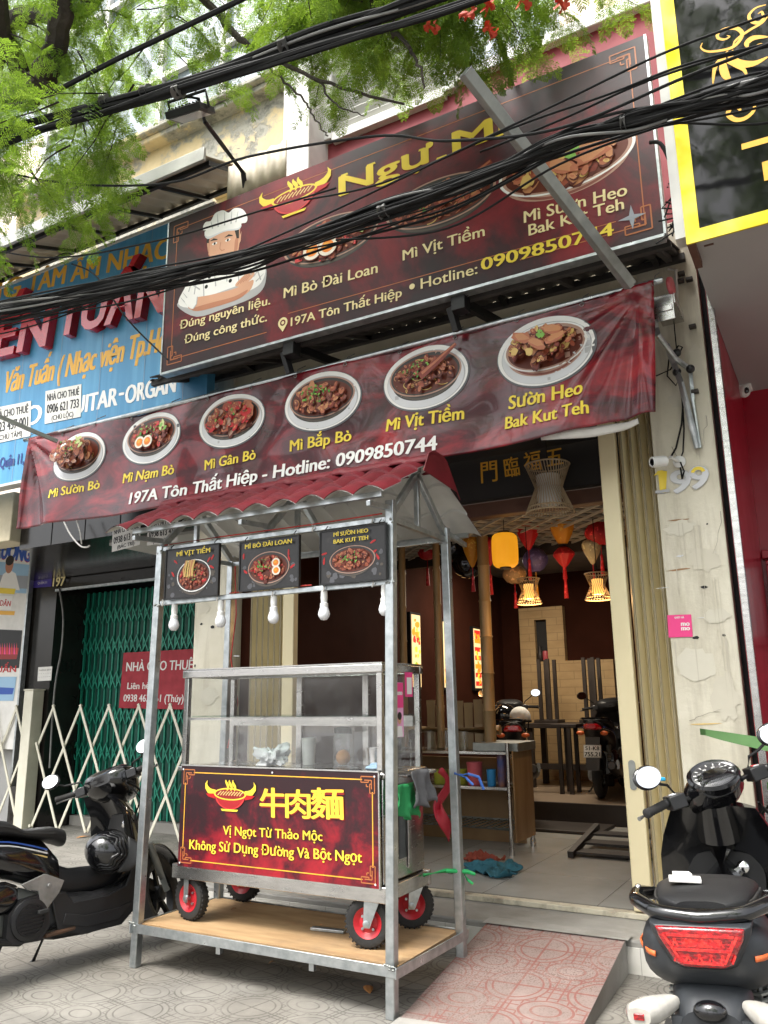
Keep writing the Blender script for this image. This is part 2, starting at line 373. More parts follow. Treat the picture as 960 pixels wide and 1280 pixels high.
k = Mat('sign_black'); k.set(color=(.006,.006,.007), rough=.04, coat=0, spec=.34); k.bump(k.noise(2.2, 3), .05, .02); MAT['sign_black'] = k.m
k = Mat('gold_mirror'); n = k.noise(2.5, 4, .5); k.set(color=k.mix(n.ramp((.4,0),(.62,1)), (.75,.56,.01), (.92,.82,.12)), rough=.14, metal=.35, coat=.4); MAT['gold_mirror'] = k.m
for nm, c in dict(i_yellow=(.82,.62,.06), i_gold=(.72,.52,.20), i_pale=(.80,.68,.36), i_white=(.80,.79,.77), i_grey=(.42,.42,.43), i_lgrey=(.62,.63,.65), i_shadow=(.10,.10,.11), i_black=(.012,.012,.012), i_bowl=(.045,.04,.038), i_bowl2=(.09,.075,.06), i_broth=(.12,.025,.012), i_clay=(.42,.25,.19), i_clayd=(.22,.07,.05), i_red=(.48,.018,.02), i_red2=(.62,.05,.05),
    i_meat1=(.30,.07,.035), i_meat2=(.20,.035,.02), i_meat3=(.42,.14,.07), i_meat4=(.10,.02,.012), i_meat5=(.50,.22,.10), i_green=(.06,.26,.03), i_green2=(.20,.42,.07), i_pak=(.55,.60,.25), i_noodle=(.62,.42,.13), i_egg=(.80,.72,.60), i_yolk=(.80,.22,.02), i_yolk2=(.85,.38,.04), i_skin=(.62,.34,.22), i_skin2=(.46,.20,.12), i_hair=(.02,.014,.012), i_blue=(.03,.09,.38), i_navy=(.02,.045,.20), i_orange=(.78,.42,.05), i_purple=(.06,.04,.28), i_pink=(.78,.06,.24), i_pink2=(.82,.40,.62), i_steel=(.30,.32,.36), i_ornament=(.42,.14,.05), i_sky=(.30,.48,.66), i_brownred=(.26,.02,.02)).items(): ink(nm, c)
mat('red_letter', (.50,.010,.022), (.40,.008,.016), 3, .25, 0, coat=.4)

# paving: cast tiles with rings, arcs and a grid of grooves
def paver(name, c1, c2, groove, T=.40, rot=0, bump=.5, speck=None, dirt=None, line=.0065, groove_amt=.8, oy=0):
    k = Mat(name); x, y, z = k.xyz()
    if rot: x, y = x*cos(rot)-y*sin(rot), x*sin(rot)+y*cos(rot)
    fx = ((x/T).frac()-.5).abs()*T; fy = (((y+oy)/T).frac()-.5).abs()*T
    ex = fx*-1.0+T/2; ey = fy*-1.0+T/2
    rc = (fx*fx*.6+fy*fy*1.25).sqrt(); re = (ex*ex+ey*ey).sqrt()
    g = ex.min(ey).lt(line*.7)
    for r0 in (T*.13, T*.24): g = g.max((rc-r0).abs().lt(line*.6))
    for r0 in (T*.30, T*.38): g = g.max((re-r0).abs().lt(line*.6))
    lines = (((x/(T/8)).frac()-.5).abs()*(T/8)).lt(line*.5)
    lines2 = (((y/(T/8)).frac()-.5).abs()*(T/8)).lt(line*.5)
    inside = rc.gt(T*.26)*re.gt(T*.39)
    band = lines.max(lines2)*inside
    g = g.max(band)
    n = k.noise(3, 8, .65); n2 = k.noise(110, 3, .6); n3 = k.noise(.8, 6, .6)
    c = k.mix(n.ramp((.35,0),(.65,1)), c1, c2)
    if speck: c = k.mix(n2.ramp((.52,0),(.60,1)), c, speck)
    c = k.mix(n3.ramp((.45,0),(.62,1))*.6, c, dirt or tuple(x_*.6 for x_ in c1))
    n4 = k.noise(1.6, 8, .7); c = k.mix(n4.ramp((.50,0),(.66,1))*.55, c, tuple(x_*1.25 for x_ in c1)); g = g*k.noise(5, 6, .7).ramp((.34,.10),(.52,1))
    c = k.mix(g*groove_amt*(n*.8+.5).min(1.0), c, groove)
    k.set(color=c, rough=(n*.25+.6)); k.bump(g*-1.0+n2*.25+n*.5, bump, .006); MAT[name] = k.m
paver('paving', (.25,.237,.21), (.172,.163,.145), (.05,.044,.037), rot=radians(12), dirt=(.105,.09,.07), line=.0075, groove_amt=.66)
paver('ramp_tile', (.27,.205,.185), (.20,.142,.127), (.19,.045,.034), T=.43, speck=(.13,.085,.073), dirt=(.15,.115,.10), line=.009, groove_amt=.72, oy=.1)
k = Mat('white_tile'); x, y, z = k.geo_pos(); g = ((x/.3).frac().lt(.012)).max((z+.28).abs().lt(0)); n = k.noise(3, 8); c = k.mix(n.ramp((.4,0),(.7,1)), (.62,.60,.55), (.50,.48,.43)); c = k.mix(g, c, (.30,.28,.25)); k.set(color=c, rough=.3); MAT['white_tile'] = k.m
k = Mat('shop_tile'); x, y, z = k.geo_pos(); g = ((x/.8).frac().lt(.006)).max((y/.8).frac().lt(.006)); n = k.noise(2.2, 8, .6); c = k.mix(n.ramp((.38,0),(.68,1)), (.42,.42,.40), (.33,.33,.315)); c = k.mix(g, c, (.12,.11,.10)); k.set(color=c, rough=(n*.2+.12), spec=.5); MAT['shop_tile'] = k.m
k = Mat('upper_floor'); n = k.noise(2, 6); k.set(color=k.mix(n, (.24,.18,.13), (.20,.15,.11)), rough=.4); MAT['upper_floor'] = k.m
mat('concrete', (.30,.29,.265), (.24,.23,.21), 3, .8, 0, .3, 30, dirt=(.15,.14,.12), dirt_amt=.35, dscale=2)
mat('peeled', (.60,.55,.43), (.50,.45,.34), 9, .7, 0, .4, 20, dirt=(.10,.075,.055), dirt_amt=.42, dscale=7)
k = Mat('brick_tile'); x, y, z = k.geo_pos(); row = (z/.11); rw = row.floor(); xx = (x/.42)+(rw*.5).frac()
g = row.frac().lt(.06).max(xx.frac().lt(.02)); n = k.noise(2.2, 7, .6, (1,1,3)); c = k.mix(n.ramp((.3,0),(.7,1)), (.52,.36,.18), (.40,.26,.12)); c = k.mix(g*.6, c, (.20,.13,.06)); k.set(color=c, rough=.7); k.bump(g*-1.0+n, .4, .01); MAT['brick_tile'] = k.m
def leafmat(name, c1, c2):
    k = Mat(name); nt = k.nt; oi = k.noise(1.3, 3); c = k.mix(oi.ramp((.35,0),(.65,1)), c1, c2); k.set(color=c, rough=.45, spec=.3)
    tr = nt.nodes.new('ShaderNodeBsdfTranslucent'); nt.links.new(k.mix(.6, c, (.36,.55,.05)).k, tr.inputs[0]); mx = nt.nodes.new('ShaderNodeMixShader'); mx.inputs[0].default_value = .5
    nt.links.new(k.b.outputs[0], mx.inputs[1]); nt.links.new(tr.outputs[0], mx.inputs[2]); nt.links.new(mx.outputs[0], nt.nodes['Material Output'].inputs[0]); MAT[name] = k.m
leafmat('leaf_a', (.080,.165,.018), (.11,.205,.024)); leafmat('leaf_b', (.05,.115,.014), (.07,.145,.018)); leafmat('leaf_c', (.15,.24,.03), (.19,.27,.04))
# ---------------------------------------------------------------- flat printed artwork
_tc = {}
HORN = {'ơ':('o',0),'ờ':('o',1),'Ơ':('O',0),'Ờ':('O',1)}
def glyphs(s):
    # the horned o is not in the typeface: draw it as an o with its horn and grave added
    if s not in _tc and any(c in HORN for c in s):
        plain = ''.join(HORN[c][0] if c in HORN else c for c in s); v, f = glyphs(plain); v = list(v); f = list(f)
        for i, c in enumerate(s):
            if c not in HORN: continue
            xr = max(p[0] for p in glyphs(plain[:i+1])[0]); vo = glyphs(HORN[c][0])[0]; w = max(p[0] for p in vo)-min(p[0] for p in vo); top = max(p[1] for p in vo)
            for L, ws in ([(((xr-w*.22, top-.05),(xr-w*.02, top-.03),(xr+.03, top+.03),(xr+.035, top+.10)), (.05,.06,.06,.05))] + ([(((xr-w*.78, top+.20),(xr-w*.45, top+.07)), (.085,.05))] if HORN[c][1] else [])):
                b = len(v); k = len(L)
                for j in range(k):
                    p, q = L[max(j-1,0)], L[min(j+1,k-1)]; d = hypot(q[0]-p[0], q[1]-p[1]); nx, ny = -(q[1]-p[1])/d*ws[j]/2, (q[0]-p[0])/d*ws[j]/2; v += [(L[j][0]+nx, L[j][1]+ny), (L[j][0]-nx, L[j][1]-ny)]
                f += [(b+2*j, b+2*j+2, b+2*j+3, b+2*j+1) for j in range(k-1)]
        _tc[s] = (v, f)
    if s not in _tc:
        cu = bpy.data.curves.new('txt', 'FONT'); cu.body = s; cu.size = 1; cu.resolution_u = 3
        o = bpy.data.objects.new('txt', cu); COL.objects.link(o); bpy.context.view_layer.update()
        me = bpy.data.meshes.new_from_object(o.evaluated_get(bpy.context.evaluated_depsgraph_get()))
        v = [(p.co.x, p.co.y) for p in me.vertices]; f = [tuple(p.vertices) for p in me.polygons]
        bpy.data.objects.remove(o); bpy.data.meshes.remove(me); bpy.data.curves.remove(cu); _tc[s] = (v, f)
    return _tc[s]
CAP = .727

class Art:
    def __init__(s, w0=.001): s.v = []; s.f = []; s.m = []; s.names = []; s.w = w0; s.dw = 4e-5
    def mi(s, m):
        if m not in s.names: s.names.append(m)
        return s.names.index(m)
    def raw(s, pts, faces, m, w=None):
        if w is None: s.w += s.dw; w = s.w
        b = len(s.v); s.v += [(u, v, w) for u, v in pts]; s.f += [tuple(i+b for i in f) for f in faces]; s.m += [s.mi(m)]*len(faces)
    def poly(s, pts, m, w=None):
        tri = tessellate_polygon([[Vector((u, v, 0)) for u, v in pts]]); s.raw(pts, tri, m, w)
    def rect(s, u0, v0, u1, v1, m, w=None): s.raw([(u0,v0),(u1,v0),(u1,v1),(u0,v1)], [(0,1,2,3)], m, w)
    def frame(s, u0, v0, u1, v1, t, m):
        for a in ((u0,v0,u1,v0+t),(u0,v1-t,u1,v1),(u0,v0+t,u0+t,v1-t),(u1-t,v0+t,u1,v1-t)): s.rect(*a, m)
    def ell(s, cu, cv, ru, rv, m, n=36, rot=0, a0=0, a1=2*pi, w=None):
        full = abs(a1-a0-2*pi) < 1e-6; p = []
        for i in range(n+(0 if full else 1)):
            t = a0+(a1-a0)*i/n; x, y = ru*cos(t), rv*sin(t); p.append((cu+x*cos(rot)-y*sin(rot), cv+x*sin(rot)+y*cos(rot)))
        s.raw(p, [tuple(range(len(p)))], m, w)
    def ring(s, cu, cv, ru, rv, t, m, n=48, a0=0, a1=2*pi, tv=None):
        tv = t if tv is None else tv; p = []
        for i in range(n+1):
            a = a0+(a1-a0)*i/n; p += [(cu+ru*cos(a), cv+rv*sin(a)), (cu+(ru-t)*cos(a), cv+(rv-tv)*sin(a))]
        s.raw(p, [(2*i, 2*i+2, 2*i+3, 2*i+1) for i in range(n)], m)
    def stroke(s, pts, wd, m, w=None):
        """a line through pts, width constant or one per point"""
        k = len(pts); ws = wd if isinstance(wd, (list, tuple)) else [wd]*k; p = []
        for i in range(k):
            a = pts[max(i-1, 0)]; b = pts[min(i+1, k-1)]; dx, dy = b[0]-a[0], b[1]-a[1]; L = hypot(dx, dy) or 1
            nx, ny = -dy/L*ws[i]/2, dx/L*ws[i]/2; p += [(pts[i][0]+nx, pts[i][1]+ny), (pts[i][0]-nx, pts[i][1]-ny)]
        s.raw(p, [(2*i, 2*i+2, 2*i+3, 2*i+1) for i in range(k-1)], m, w)
    def blob(s, cu, cv, r, m, rnd, asp=1, n=9, rot=None):
        rot = rnd.uniform(0, pi) if rot is None else rot; p = []
        for i in range(n):
            t = 2*pi*i/n; q = r*rnd.uniform(.72, 1.12); x, y = q*cos(t), q*asp*sin(t); p.append((cu+x*cos(rot)-y*sin(rot), cv+x*sin(rot)+y*cos(rot)))
        s.raw(p, [tuple(range(n))], m)
    def text(s, t, p0, p1, h, m, bold=.0, outline=None, ol=.03, skew=0, vscale=None, serif=0):
        """text whose baseline runs from p0 to p1, capitals h tall; bold widens the upright strokes"""
        v, f = glyphs(t); x0 = min(p[0] for p in v); x1 = max(p[0] for p in v); L = hypot(p1[0]-p0[0], p1[1]-p0[1]); sx = L/(x1-x0); sy = h/CAP
        c, q = (p1[0]-p0[0])/L, (p1[1]-p0[1])/L
        def mp(dx, dy): 
            o = []
            for x, y in v:
                X = (x-x0)*sx+dx+skew*y*sy; Y = y*sy+dy; o.append((p0[0]+X*c-Y*q, p0[1]+X*q+Y*c))
            return o
        if outline:
            for k in range(8): s.raw(mp(ol*h*cos(k*pi/4), ol*h*sin(k*pi/4)), f, outline)
        b = bold*h
        for dx, dy in ([(0, 0)] if not b else [(-b, 0), (b, 0), (-b*.5, b*.28), (b*.5, -b*.28), (0, 0)]): s.raw(mp(dx, dy), f, m)
    def build(s, name, parent, fn, cut=None, off=True):
        me = bpy.data.meshes.new(name); vs = s.v
        q = Vector((0,0,0)); k = parent
        while k is not None and off: q += k.location; k = k.parent
        me.from_pydata(vs, [], s.f)
        for n in s.names: me.materials.append(MAT[n])
        me.polygons.foreach_set('material_index', s.m)
        if cut:
            bm = bmesh.new(); bm.from_mesh(me)
            for ax, lo, hi, st in cut:
                x = math.floor(lo/st)*st
                while x < hi:
                    co = (x,0,0) if ax == 0 else (0,x,0); no = (1,0,0) if ax == 0 else (0,1,0)
                    fs = [g for g in bm.faces if min(e.co[ax] for e in g.verts) < x < max(e.co[ax] for e in g.verts)]
                    if fs:
                        geom = list({e for g in fs for e in g.verts} | {e for g in fs for e in g.edges}) + fs
                        bmesh.ops.bisect_plane(bm, geom=geom, plane_co=co, plane_no=no, dist=1e-6)
                    x += st
            bm.to_mesh(me); bm.free()
        n = len(me.vertices); a = np.empty(n*3, 'f'); me.vertices.foreach_get('co', a); a = a.reshape(-1, 3)
        b = np.array([tuple(Vector(fn(*p))-q) for p in a.tolist()], 'f'); me.vertices.foreach_set('co', b.ravel()); me.update()
        # make all faces look the way the sign faces
        o = bpy.data.objects.new(name, me); COL.objects.link(o)
        if parent is not None: o.parent = parent
        return o

def bowl(a, cu, cv, ru, rv, style, seed, plate=True, tilt=0.0):
    """a printed picture of a noodle bowl seen from above and in front"""
    r = random.Random(seed)
    if plate:
        a.ell(cu+ru*.01, cv-rv*.03, ru*1.03, rv*1.03, 'i_shadow', 60); a.ell(cu, cv, ru, rv, 'i_white', 60); a.ell(cu+.01*ru, cv-.05*rv, ru*.93, rv*.90, 'i_grey', 60); a.ell(cu, cv-.06*rv, ru*.91, rv*.88, 'i_lgrey', 60)
    body, rim = ('i_clay', 'i_white') if style == 'clay' else ('i_bowl', 'i_clay' if style != 'white' else 'i_white')
    bu, bv = ru*.86, rv*.70; cy = cv+rv*.12
    pts = [(cu-bu, cy)] + [(cu+bu*.93*cos(pi+pi*i/24), cy-rv*.12+rv*.72*sin(pi+pi*i/24)) for i in range(25)] + [(cu+bu, cy)]
    a.poly(pts, body); a.poly([(u*.0+cu+(u-cu)*.93, v+rv*.02) for u, v in pts], 'i_bowl2' if body == 'i_bowl' else 'i_clayd')
    a.poly([(cu+(u-cu)*.9, v+rv*.08) for u, v in pts], body)
    a.ell(cu, cy, bu, bv, rim, 60); a.ell(cu, cy, bu*.955, bv*.94, 'i_bowl' if style != 'clay' else 'i_clay', 60)
    a.ell(cu, cy-bv*.04, bu*.90, bv*.84, 'i_broth', 50)
    mu, mv = bu*.80, bv*.72
    def rp(f=1):
        t = r.uniform(0, 2*pi); q = sqrt(r.random())*f; return cu+mu*q*cos(t), cy-bv*.05+mv*q*sin(t)
    if style in ('duck', 'noodle', 'pull'):
        for i in range(36):
            x, y = rp(.92); R0 = ru*r.uniform(.08, .2); t0 = r.uniform(0, 6.3)
            a.stroke([(x+R0*cos(t0+j*.3), y+R0*.6*sin(t0+j*.3)) for j in range(8)], ru*.016, r.choice(['i_noodle', 'i_meat3', 'i_meat5']))
    meats = dict(dark=['i_meat1','i_meat2','i_meat4','i_meat1','i_meat3'], clay=['i_meat3','i_meat5','i_meat1','i_meat2','i_noodle'], beef=['i_meat1','i_red','i_meat3','i_meat1','i_clay'], beef2=['i_meat2','i_meat3','i_meat5','i_meat1','i_clayd'], pull=['i_meat3','i_meat5','i_clay','i_meat1'], egg=['i_meat1','i_meat3','i_red2','i_meat2'], duck=['i_meat2','i_meat1','i_meat4','i_meat3']).get(style, ['i_meat1','i_meat2','i_meat3','i_meat4','i_meat1','i_red'])
    for i in range(95):
        x, y = rp(.98); q = ru*r.uniform(.05, .15)*(1 if i < 60 else .6)*dict(beef=1.45, beef2=1.15, pull=1.25, duck=.8).get(style, 1); an = r.uniform(0, pi); m = r.choice(meats)
        a.blob(x, y-q*.16, q*1.04, 'i_meat4', r, .65, 9, an); a.blob(x, y, q, m, r, .62, 9, an)
        a.blob(x-q*.15, y+q*.2, q*.52, r.choice(['i_meat3','i_meat5','i_meat1']), r, .5, 7, an)
        if r.random() < .35: a.blob(x-q*.25, y+q*.3, q*.16, 'i_noodle', r, .5, 6, an)
    for i in range(dict(beef=8, beef2=34, pull=14, clay=4).get(style, 22)):
        x, y = rp(.6); x -= ru*.05; y += rv*.12
        a.blob(x, y, ru*r.uniform(.018, .05), r.choice(['i_green','i_green2','i_green']), r, .55)
    if style in ('egg', 'egg2'):
        for dx, dy in (((-.30,-.26),(-.02,-.28)) if style == 'egg' else ((.36,.16),(.38,-.18))):
            x, y = cu+dx*ru, cy+dy*rv; e = ru*.17; a.ell(x, y-e*.06, e*1.08, e*.98, 'i_meat4', 20); a.ell(x, y, e, e*.92, 'i_egg', 24); a.ell(x, y, e*.66, e*.60, 'i_yolk', 20); a.ell(x-e*.12, y+e*.14, e*.34, e*.26, 'i_yolk2', 14)
    if style in ('egg', 'pull'):
        for i in range(7):
            x, y = cu+ru*.52+r.uniform(-.1,.1)*ru, cy+r.uniform(-.05,.38)*rv; a.blob(x, y, ru*.09, r.choice(['i_pak','i_green2','i_pak']), r, .5)
    if style == 'duck':
        a.stroke([(cu-.05*ru, cy-.15*rv),(cu+.35*ru, cy+.18*rv),(cu+.82*ru, cy+.62*rv)], [ru*.20, ru*.15, ru*.07], 'i_meat2'); a.stroke([(cu+.0*ru, cy-.06*rv),(cu+.35*ru, cy+.23*rv),(cu+.8*ru, cy+.63*rv)], [ru*.07, ru*.05, ru*.03], 'i_meat3')
    if style == 'clay':
        for x, y, t in ((-.35,.18,-.5),(.28,.2,-.3),(-.05,-.1,-.6),(.35,-.08,.2)): 
            a.blob(cu+x*ru, cy+y*rv, ru*.24, 'i_meat3', r, .45, 12, t); a.blob(cu+x*ru, cy+y*rv+.03*rv, ru*.19, 'i_meat5', r, .4, 11, t)
        for x, y in ((-.5,-.2),(-.2,-.3)): a.blob(cu+x*ru, cy+y*rv, ru*.1, 'i_noodle', r, .8)
        for i in range(9): a.blob(cu+.08*ru+r.uniform(-.1,.1)*ru, cy+.12*rv+r.uniform(-.1,.12)*rv, ru*.05, 'i_green2', r, .6)

def bull_logo(a, cu, cv, s):
    """horned red soup bowl with steam, s = half width"""
    for sg in (-1, 1):
        h = [(cu+sg*s*x, cv+s*y) for x, y in ((.66,.20),(.82,.17),(.98,.21),(1.09,.32),(1.12,.44),(1.06,.56))]
        a.stroke(h, [s*.10, s*.18, s*.20, s*.16, s*.09, s*.01], 'i_yellow')
        a.poly([(cu+sg*s*x, cv+s*y) for x, y in ((.62,.12),(1.12,.10),(1.0,.0),(.70,-.06))], 'i_red')
    p = [(cu-s*.70, cv+s*.12)] + [(cu+s*.70*cos(pi+pi*i/20)*(.98), cv+s*.10+s*.50*sin(pi+pi*i/20)) for i in range(1, 20)] + [(cu+s*.70, cv+s*.12)]
    a.poly(p, 'i_red2'); a.poly([(cu+(u-cu)*.92, v+s*.03) for u, v in p], 'bull_red')
    a.poly([(cu-s*.40, cv-s*.39),(cu+s*.40, cv-s*.39),(cu+s*.34, cv-s*.46),(cu-s*.34, cv-s*.46)], 'i_yellow')
    a.ell(cu, cv+s*.12, s*.74, s*.21, 'i_yellow'); a.ell(cu, cv+s*.12, s*.67, s*.165, 'i_brownred')
    for i in range(9):
        x = cu+s*(-.5+.125*i); a.stroke([(x-.06*s, cv+.07*s),(x+.02*s, cv+.15*s),(x+.10*s, cv+.21*s)], s*.035, 'i_gold')
    for dx, ph in ((-.14,0),(0.02,.2),(.18,.4)):
        a.stroke([(cu+s*(dx+.06*sin(t*5+ph)), cv+s*(.24+.36*t)) for t in [i/9 for i in range(10)]], [s*.09*(.25+sin(pi*min(1, i/9*.9+.05))) for i in range(10)], 'i_yellow')

def fret(a, u, v, sx, sy, t, m='i_ornament'):
    """corner key ornament"""
    q = [[(0,0),(1,0)],[(1,0),(1,.35)],[(1,.35),(.45,.35)],[(.45,.35),(.45,.2)],[(0,0),(0,1)],[(0,1),(.35,1)],[(.35,1),(.35,.45)],[(.35,.45),(.2,.45)],[(.22,.22),(.75,.22)],[(.22,.22),(.22,.75)],[(.6,.6),(.6,.45)],[(.45,.6),(.6,.6)]]
    for l in q: a.stroke([(u+sx*p[0], v+sy*p[1]) for p in l], t, m)

def paper_sheet(name, pts, Y, lines, label, cat, group=None, mt='paper', inkm='i_black', thick=.002, hs=None, us=(.06,.94), bold=.02):
    """a stuck-on sheet given by its four corners in the plane Y (TL, TR, BR, BL photo pixels) with lines of writing"""
    c = [at(*p, Y=Y) for p in pts]
    def fn(u, v, w): 
        p = (c[3]*(1-u)+c[2]*u)*(1-v) + (c[0]*(1-u)+c[1]*u)*v; return Vector((p.x, Y-w, p.z))
    m = MB(); m.prism([(0,0),(1,0),(1,1),(0,1)], lambda u, v, w: fn(u, v, w), thick); o = m.build(name, mt)
    tag(o, label, cat, group)
    W = (c[1]-c[0]).length; H = (c[0]-c[3]).length
    a = Art(thick+.0008)
    for i, L in enumerate(lines):
        t, v0, hh = L[:3]; u0, u1 = L[3:5] if len(L) > 4 else us; im = L[5] if len(L) > 5 else inkm
        a.text(t, (u0*W, v0*H), (u1*W, v0*H), hh*H, im, bold)
    if lines: a.build('lettering', o, lambda u, v, w: fn(u/W, v/H, w))
    return o
# ---------------------------------------------------------------- ground
def plane(name, x0, y0, x1, y1, z, m, nz=1):
    b = MB(); b.add([(x0,y0,z),(x1,y0,z),(x1,y1,z),(x0,y1,z)], [(0,1,2,3)]); return b.build(name, m)
tag(plane('ground', -60, -60, 60, 60, -.16, 'concrete'), kind='structure')
tag(plane('road', -60, -30, 60, -.9, -.152, 'wire_grey'), kind='structure')
b = MB(); b.box((-30,-.9,-.155),(14,9.5,0)); tag(b.build('pavement', 'paving'), kind='structure')
b = MB(); b.box((-30,-1.05,-.155),(14,-.903,.004)); tag(b.build('kerb', 'concrete', bevel=.01), kind='structure')
Rm = 0.19
# step in front of the shop, its tiled riser and worn metal sill
b = MB(); b.box((-5.2,5.0,0.0),(-.46,5.5,.17), 0)
st = b.build('shop_step', ['concrete'], bevel=.012); tag(st, kind='structure')
b = MB(); b.box((-5.2,4.988,.0),(-.46,4.998,.135)); tag(b.build('step_riser_tile_wall', 'white_tile'), 'white tiled riser along the front of the shop step', 'step')
b = MB(); b.box((-4.42,5.44,.172),(-.95,5.52,.205), 0); b.box((-4.42,5.50,.172),(-.95,5.56,.199), 1)
tag(b.build('door_sill', ['peeled', 'black_metal'], bevel=.004), 'worn rusty door sill with flaking white paint across the shop entrance', 'door sill')
b = MB(); b.box((-4.44,5.56,.0),(-.94,9.0,Rm)); tag(b.build('shop_floor', 'shop_tile'), kind='structure')
b = MB(); b.box((-4.44,9.0,.0),(-.94,11.46,.40), 0); tag(b.build('raised_floor', 'upper_floor'), kind='structure')
b = MB(); b.box((-4.40,8.96,Rm),(-.97,8.995,.398)); tag(b.build('raised_floor_riser_wall', 'wood_dark'), 'dark riser board under the raised back floor', 'step')

# ---------------------------------------------------------------- the noodle shop house
sh = thing('shop_house', (-2.7,5.4,0), 'narrow shop house with cream pillars, dark brown dining room and louvred upper storey', 'building')
b = MB(); b.box((-.95,5.36,0),(-.56,5.9,4.72)); b.build('pillar', 'cream', sh, bevel=.006)
b = MB(); b.box((-4.93,5.36,0),(-4.57,5.60,6.3)); b.build('pillar', 'cream', sh, bevel=.006)
b = MB(); b.box((-5.06,5.562,0),(-4.45,11.5,3.7)); b.build('side_wall', 'brown_wall', sh)
b = MB(); b.box((-.93,5.902,0),(-.56,11.5,3.7)); b.build('side_wall', 'brown_wall', sh)
b = MB(); b.box((-5.06,11.5,0),(-.56,11.7,3.9)); b.build('back_wall', 'brown_wall', sh)
b = MB(); b.box((-4.448,8.05,3.30),(-.932,11.498,3.42)); b.build('ceiling', 'ceiling', sh)
b = MB(); b.box((-4.568,5.385,3.46),(-.952,5.62,4.8)); b.build('lintel_wall', 'cream_wall', sh)
b = MB(); b.box((-4.428,5.624,3.42),(-.952,5.9,3.46)); b.box((-4.428,5.97,3.09),(-.932,6.05,3.7)); b.build('name_board_wall', 'black_wall', sh)
a = Art(.002); a.dw = 1e-4
for ch, p0, p1, h in (('門',(602,602),(622,599),25),('臨',(632,596),(650,592),23),('福',(656,589),(677,585),23),('五',(684,583),(705,579),22)):
    q0, q1 = at(*p0, Y=5.97), at(*p1, Y=5.97); a.text(ch, (q0.x, q0.z), (q1.x, q1.z), (at(p0[0],p0[1]-h,Y=5.97)-q0).length*.86, 'i_orange', .02)
a.build('lettering', sh, lambda u, v, w: Vector((u, 5.968-w, v)))
b = MB(); b.box((-4.44,6.06,2.97),(-.94,6.18,3.09)); b.build('beam', 'brown_beam', sh, bevel=.006)
# bamboo lattice hung under the dark ceiling
b = MB(); b.box((-4.44,6.2,3.20),(-.94,8.05,3.24)); b.build('lattice_backing', 'ceiling', sh)
b = MB(); L = 1.85; W = 3.5
for i in range(-8, 20):
    for sg in (1, -1):
        x0 = -4.44+i*.21; pts = []
        for t in (0, 1):
            pts.append((x0+(L*t if sg > 0 else L*(1-t)), 6.2+L*t))
        (xa, ya), (xb, yb) = pts
        def clip(xa, ya, xb, yb):
            lo, hi = -4.44, -.94; d = xb-xa; t0, t1 = 0, 1
            for lim, s_ in ((lo, 1), (hi, -1)):
                fa = (xa-lim)*s_; fb = (xb-lim)*s_
                if fa < 0 and fb < 0: return None
                if fa < 0: t0 = max(t0, fa/(fa-fb))
                if fb < 0: t1 = min(t1, fa/(fa-fb))
            return (xa+d*t0, ya+(yb-ya)*t0, xa+d*t1, ya+(yb-ya)*t1) if t1 > t0 else None
        c = clip(xa, ya, xb, yb)
        if c: b.bar((c[0], c[1], 3.06+(.008 if sg > 0 else -.008)), (c[2], c[3], 3.06+(.008 if sg > 0 else -.008)), .014, .022)
b.build('lattice_ceiling', 'lattice', sh)
b = MB(); b.box((-4.44,8.0,2.95),(-.94,8.05,3.2)); b.build('drop_beam', 'wood_dark', sh)
# tiled feature on the back wall with a niche
b = MB(); bx = lambda x0, z0, x1, z1: b.box((x0,11.38,z0),(x1,11.498,z1))
bx(-4.13,.40,-2.80,2.02); bx(-4.13,2.02,-3.90,2.80); bx(-3.72,2.02,-3.47,2.80); bx(-3.90,2.62,-3.72,2.80)
b.build('tiled_feature', 'brick_tile', sh)
b = MB(); b.box((-4.44,11.3,.4),(-4.14,11.49,1.42)); b.build('low_wall', 'cream_wall', sh)
b = MB(); b.box((-3.9,11.46,2.02),(-3.72,11.495,2.62)); b.build('niche_back', 'black_wall', sh)
tag((lambda b: (b.lathe([(.035,0),(.04,.02),(.04,.13),(.032,.15)], (-3.77,11.42,2.022), n=14), b.build('jar', 'pink_cup'))[1])(MB()), 'small pink jar standing in the wall niche', 'jar')
tag((lambda b: (b.lathe([(.03,0),(.045,.03),(.045,.10),(.02,.18),(.02,.22)], (-3.85,11.42,2.022), n=14), b.build('vase', 'wood_dark'))[1])(MB()), 'small dark vase standing in the wall niche', 'vase')
# upper storey: red wall, louvred shutter, window
b = MB(); b.box((-3.95,5.62,4.6),(-.56,5.85,6.75)); b.build('upper_wall', 'red_parapet', sh)
b = MB(); b.box((-2.35,5.55,6.75),(-.56,5.9,6.86)); b.build('wall_coping', 'white_paint', sh, bevel=.01)
b = MB(); b.box((-4.02,5.3,5.6),(-3.72,5.86,9.2)); b.build('corner_post', 'white_paint', sh, bevel=.01)
m = MB()
for i in range(22):
    z = 6.80+i*.115; m.bar((-3.64,5.62,z),(-2.46,5.62,z), .12, .016, roll=radians(38))
lo = m.build('louvre', 'shutter', sh)
b = MB()
for x in (-3.69,-2.41): b.box((x-.05,5.55,6.70),(x+.05,5.69,9.4))
b.box((-3.64,5.55,6.66),(-2.46,5.69,6.752)); b.build('louvre_frame', 'white_paint', sh, bevel=.005)
b = MB(); b.box((-3.64,5.75,6.75),(-2.46,5.8,9.4)); b.build('louvre_backing', 'soffit_grey', sh)
b = MB(); b.box((-2.35,5.75,6.86),(-1.5,5.78,9.4)); w_ = b.build('window', 'window_glass', sh)
b = MB()
for x in (-2.35,-1.92,-1.5): b.box((x-.025,5.70,6.86),(x+.025,5.748,9.4))
for z in (7.6,8.6): b.box((-2.33,5.705,z-.02),(-1.52,5.745,z+.02))
